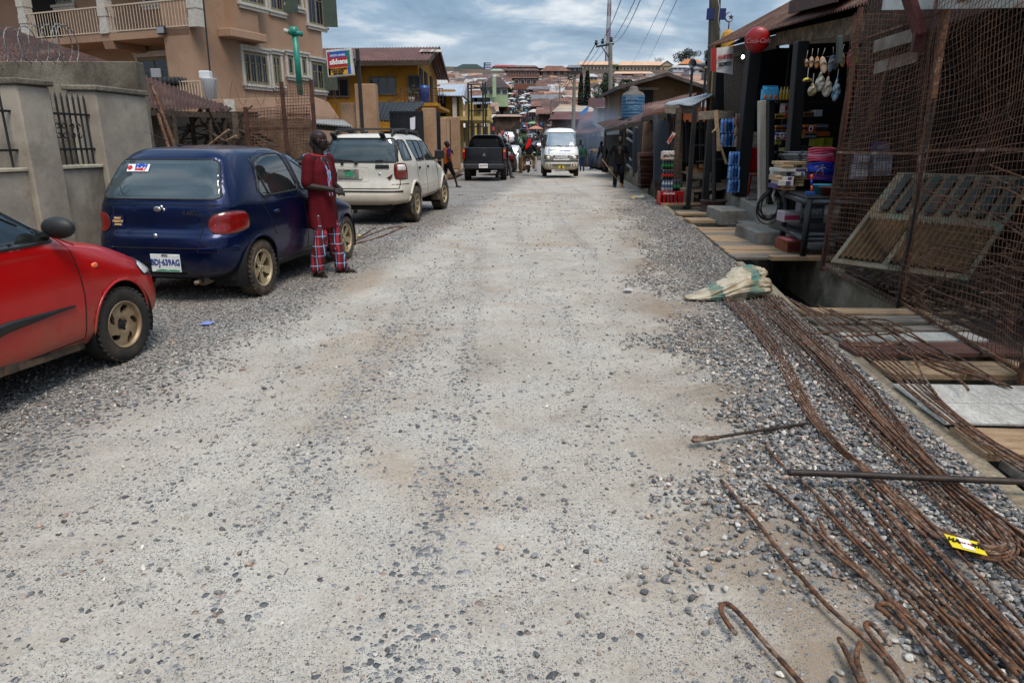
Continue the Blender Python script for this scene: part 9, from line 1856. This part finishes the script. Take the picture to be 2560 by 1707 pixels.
tag(BW.build('shack_walls',SW[1]),'dark fronts of the shacks crowding the upper hillside','shacks',kind='stuff')
for p in protos:
 if p.location.z<-40:[bpy.data.objects.remove(c)for c in list(p.children)];bpy.data.objects.remove(p)
# umbrellas and crowd in the street
UC=[(.5,.5,.5),(.45,.08,.07),(.12,.35,.55),(.5,.25,.2),(.5,.48,.42),(.05,.12,.3),(.25,.4,.25)];UN=['white','red','light blue','pinkish','cream','navy','pale green'];up_=[]
for k in range(7):
 t=thing('market_umbrella','x','umbrella',(0,0,-50),0,'umbrellas over the market street');mb=MB();mb.lathe([(1.3,0),(.9,.28),(.4,.45),(0,.52)],c=(0,0,2.1),n=8,cap=False);mb.build('canopy',M('umb%d'%k,UC[k]),t);mb=MB();mb.cyl((0,0,-.5),(0,0,2.55),.04,n=5);mb.build('pole',IRON,t);up_.append(t)
for i in range(80):
 Y=98+rs.rand()**.8*240;k=rs.choice(7,p=[.42,.08,.08,.10,.24,.04,.04]);first=up_[k].location.z<-40;o=up_[k]if first else dup(up_[k]);sd=rs.choice([-1,1]);x=street_x(Y)+sd*rs.uniform(1.2,5);o.location=(x,Y,hill(Y,x));o.scale=(rs.uniform(.55,.9),)*3
 o['label']='%s umbrella on the %s side of the %s market street'%(UN[k],'left' if sd<0 else 'right','lower' if Y<150 else 'middle' if Y<240 else 'upper')
for p in up_:
 if p.location.z<-40:[bpy.data.objects.remove(c)for c in list(p.children)];bpy.data.objects.remove(p)
V=[];Fs=[];Cs=[]
for i in range(620):
 Y=82+rs.rand()**.9*240;x=street_x(Y)+rs.normal(0,2.6);z=hill(Y,x);h_=rs.uniform(1.5,1.8);c1=UC[rs.randint(7)]if rs.rand()<.35 else(.03,.03,.04);c2=(.03,.03,.05)if rs.rand()<.7 else(.3,.25,.2)
 for(a,b,r,c)in((0,.5,.17,c2),(.5,.84,.24,c1),(.86,1.0,.11,(.03,.018,.012))):
  k=len(V)
  for zz_ in(a,b):
   for q in range(6):V.append((x+r*math.cos(q*1.047),Y+r*math.sin(q*1.047),z+zz_*h_));Cs.append((*c,1))
  Fs+=[(k+q,k+(q+1)%6,k+6+(q+1)%6,k+6+q)for q in range(6)]+[tuple(k+6+q for q in range(6))]
me=bpy.data.meshes.new('crowd');me.from_pydata(V,[],Fs);at=me.color_attributes.new('tint','FLOAT_COLOR','POINT');at.data.foreach_set('color',np.array(Cs).ravel());me.materials.append(M('crowd_clothes',(1,1,1),rough=.9,attr='tint'));o=bpy.data.objects.new('crowd',me);COL.objects.link(o);tag(o,'dense crowd of shoppers filling the market street up the hill','crowd',kind='stuff')
fv=dup(vn,(X(1287,118),120,hill(120,.5)),math.pi,'small white minibus far up the crowded street');fv.scale=(1,1,1)
for k,(px,Y_,rz)in enumerate(((1262,72,0),(1300,66,3.1),(1345,80,.2),(1270,95,.1),(1330,98,3))):o=dup(wc if k%2 else mc,(X(px,Y_),Y_,hill(Y_)),rz,'%s car in the traffic %s'%(('dark','pale')[k%2],['just past the pickup on the left','low in the middle of the street','right of the motorcycle','behind the first far cars on the left','farther on the right of the street'][k]))
# houses
def house(name,label,px0,px1,pyr,pye,pyb,Y,wm,rm,hip=.2,depth=9,nwin=6,rows=1,cat='house',ww=.9,gable=False,wh=1.1):
 t=thing(name,label,cat);x0,x1=X(px0,Y),X(px1,Y);zr,ze,zb=ZP(pyr,Y+depth/2),ZP(pye,Y),ZP(pyb,Y);w_=x1-x0;ov=w_*.02+.4
 mb=MB();mb.box(((x0+x1)/2,Y+depth/2,(ze+zb-2)/2),(w_,depth,ze-zb+2));mb.build('wall',wm,t)
 a,b,c,d=Vector((x0-ov,Y-ov,ze)),Vector((x1+ov,Y-ov,ze)),Vector((x1+ov,Y+depth+ov,ze)),Vector((x0-ov,Y+depth+ov,ze));e_,f_=Vector((x0+w_*hip,Y+depth/2,zr)),Vector((x1-w_*hip,Y+depth/2,zr));mb=MB()
 if gable:e_,f_=Vector(((x0+x1)/2,Y-ov,zr)),Vector(((x0+x1)/2,Y+depth,zr));mb.add([a,b,c,d,e_,f_],[(0,4,5,3),(1,2,5,4),(2,3,5),(0,1,2,3)]);mb2=MB();mb2.prism([(x0,Y,ze),(x1,Y,ze),((x0+x1)/2,Y,zr-.3)],(0,.2,0));mb2.build('gable_wall',wm,t)
 else:mb.add([a,b,c,d,e_,f_],[(0,1,5,4),(1,2,5),(2,3,4,5),(3,0,4),(0,3,2,1)])
 mb.build('roof',rm,t)
 wh=min(wh,(ze-zb)*.45/rows);nwin=nwin if wh>.5 else 0
 for r in range(rows):
  for k in range(nwin):
   x=x0+w_*(k+.5)/nwin;z=ze-(ze-zb)*(r+.45)/rows;mb=MB();mb.box((x,Y-.02,z),(ww+.25,.08,wh+.25));f=mb.build('window',WMLD,t);mb=MB();mb.box((x,Y-.08,z),(ww,.06,wh));mb.build('pane',BGLS,f)
 return t
MW=lambda n,a,b:M(n,a,b,scale=.5,rough=.9)
HY=MW('hill_yellow_wall',(.46,.30,.11),(.52,.36,.15));HG=MW('hill_pale_green_wall',(.34,.42,.28),(.40,.48,.34));HC_=MW('hill_cream_wall',(.36,.30,.21),(.44,.37,.27));HP=MW('hill_pink_brown_wall',(.22,.10,.07),(.28,.14,.10));HW=MW('hill_white_wall',(.45,.46,.48),(.52,.52,.54));GRR=MW('dark_green_roof',(.03,.055,.045),(.045,.075,.06));GRP=MW('pale_green_roof',(.30,.38,.32),(.38,.45,.38));ORR=MW('orange_roof',(.50,.20,.07),(.56,.27,.11))
house('hill_house','yellow two storey building with dark green hipped roof on the left of the ridge',1141,1210,174,184,199,400,HY,GRR,.25,14,6,1)
house('hill_house','lower yellow building with dark green roof at the far left of the ridge',1100,1140,186,193,200,395,HY,GRR,.1,10,3,1)
house('long_roof','long rust red roofed building below the yellow green roofed one',1128,1218,197,202,207,380,HP,RF[1],.02,8,5,1)
house('hill_house','pale green roofed yellow building right of the blue billboard',1220,1266,185,193,201,385,HY,GRP,.3,12,5,1)
house('hill_house','pale green house with brown hipped roof and front chimney tower',1206,1270,204,228,248,150,HG,MW('plum_brown_roof',(.075,.05,.05),(.10,.07,.065)),.3,9,4,1,ww=1.0)
t=thing('tower','square pale green tower front of the green house on the hillside','tower');mb=MB();mb.box((X(1237,149),148.6,(ZP(205,149)+ZP(250,149))/2),(.75,.8,ZP(205,149)-ZP(250,149)));mb.build('wall',HG,t);mb=SMB();mb.ell((X(1237,149),148.6,ZP(205,149)+.15),(.45,.45,.3),10);mb.build('cap',HW,t)
house('hill_house','terraced reddish brown building stepping down right of the green house, upper block',1266,1345,184,189,203,330,HP,RF[2],.05,10,6,1)
house('hill_house','terraced reddish brown building, lower block with pink wall and window row',1284,1342,203,206,224,250,HP,RF[2],.05,9,4,1,ww=1.2)
house('hill_house','terraced reddish brown building, topmost block against the sky',1272,1340,177,181,190,372,HP,RF[1],.05,10,5,1)
house('long_roof','bright red roofed building along the ridge behind the billboard',1236,1290,176,180,186,415,HC_,MW('crimson_roof',(.36,.04,.05),(.42,.07,.07)),.05,10,4,1)
house('hill_house','shed with large rust red roof right of the terraced building',1352,1418,178,190,200,340,SW[1],RF[1],.2,10,4,1)
house('hill_house','pale tin roofed shed at the ridge above the rust red roof',1343,1392,177,183,188,380,SW[1],RF[3],.1,10,3,1)
house('hill_house','dark timber shed with grey roof beside the long cream building',1415,1450,176,182,192,375,SW[0],RF[5],.1,10,3,1)
house('long_building','long cream two storey building with peach roof left of the concrete pole',1444,1532,168,176,190,400,HC_,MW('peach_roof',(.56,.38,.27),(.62,.45,.33)),.03,12,10,1,cat='building')
house('long_building','longest cream building with peach roof right of the concrete pole',1541,1652,168,177,193,395,HC_,MATS['peach_roof'],.06,12,13,1,cat='building');house('long_roof','low peach roofed arcade in front of the longest cream building',1532,1622,191,196,201,370,SW[1],MATS['peach_roof'],.02,8,8,1)
house('hill_house','gable ended cream wing at the right end of the longest building',1640,1672,169,178,193,392,HC_,MATS['peach_roof'],.2,12,2,1,gable=True)
house('hill_house','orange roofed house below the big round tree',1690,1752,163,174,184,405,HC_,ORR,.3,12,5,1);house('hill_house','second orange roofed house beside the loudspeakers',1758,1790,161,170,180,405,HC_,ORR,.2,12,3,1)
house('hill_house','white gable fronted house behind the loudspeaker poles, left one',1711,1748,177,185,196,330,HW,RF[5],.2,10,2,1,gable=True,ww=1.6);house('hill_house','cream gable fronted house behind the loudspeaker poles, right one',1752,1776,180,187,197,325,HC_,ORR,.2,10,2,1,gable=True,ww=1.2);house('long_roof','pale roofed row between the big tree and the white gable house',1672,1715,177,182,188,380,HW,RF[3],.05,9,4,1)
house('hill_house','small yellow walled house above the dark conifers',1462,1488,196,203,212,270,HY,RF[3],.2,8,3,1)
house('market_hall','maroon roofed hall with cream upper roof at the foot of the hill, behind the smoke',1385,1500,283,302,322,84,SW[1],MW('maroon_tin',(.14,.06,.055),(.18,.085,.075)),.05,6,8,1,cat='hall',ww=.7);house('market_hall','beige roofed hall rising behind the maroon roofed one',1390,1484,270,284,290,92,SW[1],MW('beige_tin',(.38,.32,.26),(.46,.40,.33)),.08,6,3,1,cat='hall')
mb=MB();Yb=78;mb.prism([P(1451,282,Yb),P(1471,264,Yb),P(1471,276,Yb),P(1453,292,Yb)],(0,.1,0));tag(mb.build('blue_awning',M('sky_blue_sheet',(.05,.25,.55))),'slanting sky blue awning beside the maroon roof','awning')
house('long_roof','long beige tin roof low on the left of the market street',1240,1300,290,295,303,105,SW[1],RF[0],.03,5,5,1)
# billboards, mast
t=thing('billboard','tall blue and white billboard standing on the ridge','billboard');Yb=395;mb=MB();a,b=P(1209,157,Yb),P(1227,184,Yb);mb.box(((a.x+b.x)/2,Yb,(a.z+b.z)/2),(b.x-a.x,.6,a.z-b.z));mb.build('frame',M('billboard_blue',(.04,.08,.24)),t);mb=MB();mb.box(((a.x+b.x)/2+.4,Yb-.35,(a.z+b.z)/2-.1),((b.x-a.x)*.72,.1,(a.z-b.z)*.9));mb.build('face',M('billboard_white',(.55,.57,.65)),t)
for k,tx in enumerate(('TECNO','DRIVE','HARD','DREAM')):lettering('lettering',tx,1.15,M('billboard_ink',(.10,.03,.08)),t,facing(((a.x+b.x)/2+.4,Yb-.45,a.z-1.2-1.3*k),(0,-1,0)),bold=.04,xs=.75)
mb=MB();mb.cyl(((a.x+b.x)/2,Yb+.3,30),((a.x+b.x)/2,Yb+.3,b.z),.3,n=8);mb.build('pole',IRON,t)
t=thing('billboard','green billboard on the ridge between the long cream buildings','billboard');a,b=P(1529,161,400),P(1556,169,400);mb=MB();mb.box(((a.x+b.x)/2,400,(a.z+b.z)/2),(b.x-a.x,.5,a.z-b.z));mb.build('panel',M('billboard_green',(.03,.16,.06),(.05,.2,.07)),t);lettering('lettering','FREEDOM',1.0,M('lime_print',(.45,.5,.12)),t,facing(((a.x+b.x)/2,399.7,(a.z+b.z)/2),(0,-1,0)),bold=.03);mb=MB();[mb.cyl((a.x+(b.x-a.x)*q,400.3,36),(a.x+(b.x-a.x)*q,400.3,a.z-.5),.15,n=6)for q in(.2,.8)];mb.build('leg',IRON,t)
t=thing('lattice_mast','tall red and white lattice telecom mast on the ridge','mast');Ym=430;xm=X(1511,Ym);zt_=ZP(-40,Ym);z0=38
for seg in range(9):
 mb=MB();za,zb_=z0+(zt_-z0)*seg/9,z0+(zt_-z0)*(seg+1)/9;wd=lambda z:1.25-.55*(z-z0)/(zt_-z0);n_=5
 for i in range(n_):
  z1,z2=za+(zb_-za)*i/n_,za+(zb_-za)*(i+1)/n_;w1,w2=wd(z1),wd(z2)
  for sx in(-1,1):
   for sy in(-1,1):mb.beam((xm+sx*w1,Ym+sy*w1,z1),(xm+sx*w2,Ym+sy*w2,z2),.24,.24)
  for sy in(-1,1):mb.beam((xm-w1,Ym+sy*w1,z1),(xm+w2,Ym+sy*w2,z2),.14,.14);mb.beam((xm+w1,Ym+sy*w1,z1),(xm-w2,Ym+sy*w2,z2),.14,.14);mb.beam((xm-w1,Ym+sy*w1,z1),(xm+w1,Ym+sy*w1,z1),.14,.14)
  for sx in(-1,1):mb.beam((xm+sx*w1,Ym-w1,z1),(xm+sx*w2,Ym+w2,z2),.14,.14)
 mb.build('mast_section',M('mast_red',(.18,.07,.06))if seg%2 else M('mast_white',(.3,.31,.33)),t)
mb=MB();[mb.box((xm+sx*1.6,Ym-1.4,ZP(py,Ym)),(.8,.5,2.6))for sx,py in((-1,146),(1,144),(1,128),(-1,118))];mb.build('antenna_panel',HW,t)
# poles and power lines
PC=M('concrete_pole',(.20,.18,.15),(.28,.26,.22),scale=3)
def pole(label,px,pyt,Y,lean=0,r=.14,arm=None):
 t=thing('utility_pole',label,'pole');a=P(px,pyt,Y);b=Vector((a.x+lean,Y,hill(Y)));mb=MB();mb.cyl(b,a,r*1.3,r*.8,8);mb.build('pole',PC,t);pts=[a]
 if arm:
  mb=MB();c0=a+Vector((-arm,0,-.2));mb.beam(c0,a+Vector((.25,0,0)),.12,.12);mb.beam(a+Vector((0,0,-1.0)),a+Vector((-arm*.6,0,-.2)),.06,.06);mb.build('crossarm',IRON,t);mb=SMB();pts=[a+Vector((-arm*f,0,-.2*f+.25))for f in(1,.55,-.05)];[mb.lathe([(.09,-.15),(.13,0),(.07,.06),(.11,.14),(0,.2)],c=p,n=8)for p in pts];mb.build('insulator',BLK,t)
 return pts
p_a=pole('tall concrete pole with crossarm and three insulators, leaning slightly, right of the minibus',1526,110,52,lean=.35,r=.17,arm=1.0);p_b=pole('concrete pole above the roof of the minibus',1436,196,78,r=.2,arm=.6);p_c=pole('slim concrete pole left of the maroon roofed hall',1378,252,105);p_d=pole('thin far pole in the middle of the market',1400,205,160,arm=.6)
near_top=P(1790,-60,22.2)
def wire(a,b,sag,label,r=.012):n=24;mb=SMB();mb.tube([a.lerp(b,i/n)-Vector((0,0,4*sag*(i/n)*(1-i/n)))for i in range(n+1)],r,4);tag(mb.build('power_line',BLK),label,'power line')
wire(p_a[0],P(1575,-60,18),.5,'power line running up from the left insulator of the tall concrete pole');wire(p_a[1],P(1610,-50,18),.6,'power line running up from the middle insulator of the tall concrete pole');wire(p_a[2],P(1622,-50,18),.6,'power line running up from the right insulator of the tall concrete pole')
wire(P(1612,165,200),P(1720,-60,26),.3,'dark wire with a small bead rising to the right, left of the pair',.014);wire(P(1575,168,200),P(1690,-60,26),.3,'dark wire rising to the right across the sky, left neighbour of the beaded one',.014)
for k in range(3):wire(p_a[k],p_b[min(k,2)],.5,['lowest left','middle','upper right'][k]+' wire from the tall concrete pole back to the pole above the minibus',.018)
wire(p_b[0],p_d[0],1.2,'drooping wire from the pole above the minibus into the market',.03);wire(p_b[1],p_c[0],.8,'drooping wire toward the slim concrete pole',.025);wire(p_a[0],p_c[0],.6,'long wire from the tall pole toward the slim pole',.022)
for k,(px,pyt,pyb,Y)in enumerate(((1232,165,176,410),(1264,172,180,420),(1397,167,178,430),(1655,160,172,420),(1596,160,172,420),(1480,160,170,425),(1560,158,170,425),(1395,172,180,425))):mb=MB();mb.cyl(P(px,pyb+5,Y),P(px,pyt,Y),.12,n=4);mb.beam(P(px-3,pyt+2,Y),P(px+3,pyt+2,Y),.12,.12);tag(mb.build('roof_aerial',IRON),['leftmost thin aerial on the ridge by the billboard','thin aerial above the red roof','thin aerial above the rust roofed shed','thin aerial at the right end of the longest building','thin aerial right of the green billboard','thin aerial on the left long building','thin aerial beside the green billboard','short aerial above the pale tin shed'][k],'aerial')
# trees
LF=[M('dark_tree_leaf',(.012,.03,.010),(.03,.06,.018),scale=3,rough=.7),M('mid_tree_leaf',(.025,.055,.015),(.06,.10,.03),scale=3,rough=.7)]
def tree(label,px,pyt,pyb,wpx,Y,kind='round',lf=0,n=1600,cat='tree'):
 t=thing('tree',label,cat);zt_,zb_=ZP(pyt,Y),min(ZP(pyb,Y),hill(Y,X(px,Y))+0);h_=ZP(pyt,Y)-ZP(pyb,Y);w_=wpx/1779*Y/2;x=X(px,Y);rr=np.random.RandomState(int(px));ls=max(.10,h_*.030)
 mb=SMB();mb.tube([(x,Y,zb_-1),(x+.1*w_,Y,zb_+(zt_-zb_)*.3),(x,Y,zb_+(zt_-zb_)*.75)],[max(.1,h_*.035),h_*.025,h_*.010],8);cz=ZP(pyt,Y)-h_*.5
 if kind=='round':
  cl=[(rr.normal(0,.42)*w_,rr.normal(0,.42)*w_,rr.uniform(-.75,.75)*h_*.45)for _ in range(16)];[mb.tube([(x,Y,cz-h_*.4),(x+c[0]*.9,Y+c[1]*.9,cz+c[2]*.9)],[h_*.015,h_*.005],5)for c in cl]
 mb.build('trunk',WOODD,t);V=[];Fs=[]
 for i in range(n):
  if kind=='round':c=cl[rr.randint(16)];d=rr.normal(size=3);d /= np.linalg.norm(d);r_=rr.uniform(.6,1.05);p=np.array([x+c[0]+d[0]*w_*.38*r_,Y+c[1]+d[1]*w_*.38*r_,cz+c[2]+d[2]*h_*.17*r_])
  elif kind=='cone':f=rr.rand()**.8;a=rr.uniform(0,6.28);r_=w_*(.25+.75*math.sin((1-f)*math.pi*.62))*rr.uniform(.6,1.1);p=np.array([x+r_*math.cos(a),Y+r_*math.sin(a),ZP(pyb,Y)+h_*f])
  else:a=rr.randint(14)*.449+rr.normal(0,.03);f=rr.rand();L_=w_*1.1;p=np.array([x+L_*f*math.cos(a),Y+L_*f*math.sin(a),ZP(pyt,Y)-h_*.25+h_*.25*math.sin(f*2.4)-h_*.3*f*f])
  k=len(V);d1=rr.normal(size=3);d1 /= np.linalg.norm(d1);d2=np.cross(d1,rr.normal(size=3));d2 /= np.linalg.norm(d2);s_=ls*rr.uniform(.6,1.3);V+=[tuple(p-d1*s_),tuple(p+d2*s_*.6),tuple(p+d1*s_),tuple(p-d2*s_*.6)];Fs.append((k,k+1,k+2,k+3))
 me=bpy.data.meshes.new('crown');me.from_pydata(V,[],Fs);me.materials.append(LF[lf]);o=bpy.data.objects.new('crown',me);COL.objects.link(o);o.parent=t;return t
tree('big round dark green tree on the ridge left of the loudspeakers',1700,139,180,56,420,n=3200);tree('tall dark tree on the ridge partly behind the loudspeakers',1762,124,172,44,420,n=2400);tree('small lone tree on the ridge above the longest building',1635,157,176,18,430,n=900)
tree('left slim dark conifer rising from the market',1449,196,290,14,140,'cone',0,1500);tree('right slim dark conifer, taller of the pair',1464,190,292,17,135,'cone',0,1800);tree('bushy green tree with palm like fronds left of the concrete pole',1512,190,262,50,110,'round',1,2600);tree('low green bushes at the foot of the conifers',1455,268,300,60,120,'round',0,2000);tree('drooping palm right of the concrete pole',1560,205,262,36,105,'palm',1,1200);tree('green shrubbery patch below the peach roofed arcade',1580,196,208,30,340,'round',1,900);tree('small green tree left of the blue awning',1490,236,275,34,100,'round',1,1200)
for k,(px,Y_)in enumerate(((1245,250),(1355,300),(1420,330),(1600,300),(1390,210),(1290,345),(1560,240))):tree('small dark tree between the hillside roofs, %s'%['left of the street','right of the terraced building','below the cream building','below the peach arcade','right of the street midway','near the ridge centre','right of the concrete pole'][k],px,352-1779*(hill(Y_,X(px,Y_))+4.5-HC)/Y_,352-1779*(hill(Y_,X(px,Y_))+.5-HC)/Y_,4.6/Y_*1779,Y_,n=420)
# smoke over the roadside
mb=MB();mb.box((6.0,48,1.9),(6.0,14,4.2));sm=mb.build('smoke',bpy.data.materials.new('smoke_volume'));m=sm.data.materials[0];m.use_nodes=True;n=m.node_tree.nodes;l=m.node_tree.links;n.clear();o_=n.new('ShaderNodeOutputMaterial');pv=n.new('ShaderNodeVolumePrincipled');pv.inputs['Color'].default_value=(.62,.74,.95,1);pv.inputs['Anisotropy'].default_value=.2
tcn=n.new('ShaderNodeTexCoord');ns=n.new('ShaderNodeTexNoise');ns.inputs['Scale'].default_value=.38;ns.inputs['Detail'].default_value=4;ns.inputs['Distortion'].default_value=.8;l.new(tcn.outputs['Object'],ns.inputs[0]);mr=n.new('ShaderNodeMapRange');mr.inputs[1].default_value=.44;mr.inputs[2].default_value=.72;mr.inputs[4].default_value=.22;l.new(ns.outputs[0],mr.inputs[0])
gr=n.new('ShaderNodeSeparateXYZ');l.new(tcn.outputs['Generated'],gr.inputs[0]);def_=[]
def edgefade(sock,a,b):q=n.new('ShaderNodeMath');q.operation='PINGPONG';q.inputs[1].default_value=.5;l.new(sock,q.inputs[0]);r=n.new('ShaderNodeMapRange');r.interpolation_type='SMOOTHSTEP';r.inputs[1].default_value=a;r.inputs[2].default_value=b;l.new(q.outputs[0],r.inputs[0]);return r.outputs[0]
v=mr.outputs[0]
for s_ in(edgefade(gr.outputs[0],0,.42),edgefade(gr.outputs[1],0,.3),edgefade(gr.outputs[2],0,.45)):q=n.new('ShaderNodeMath');q.operation='MULTIPLY';l.new(v,q.inputs[0]);l.new(s_,q.inputs[1]);v=q.outputs[0]
l.new(v,pv.inputs['Density']);l.new(pv.outputs[0],o_.inputs['Volume']);tag(sm,'blue grey smoke drifting over the roadside right of the minibus','smoke',kind='stuff')
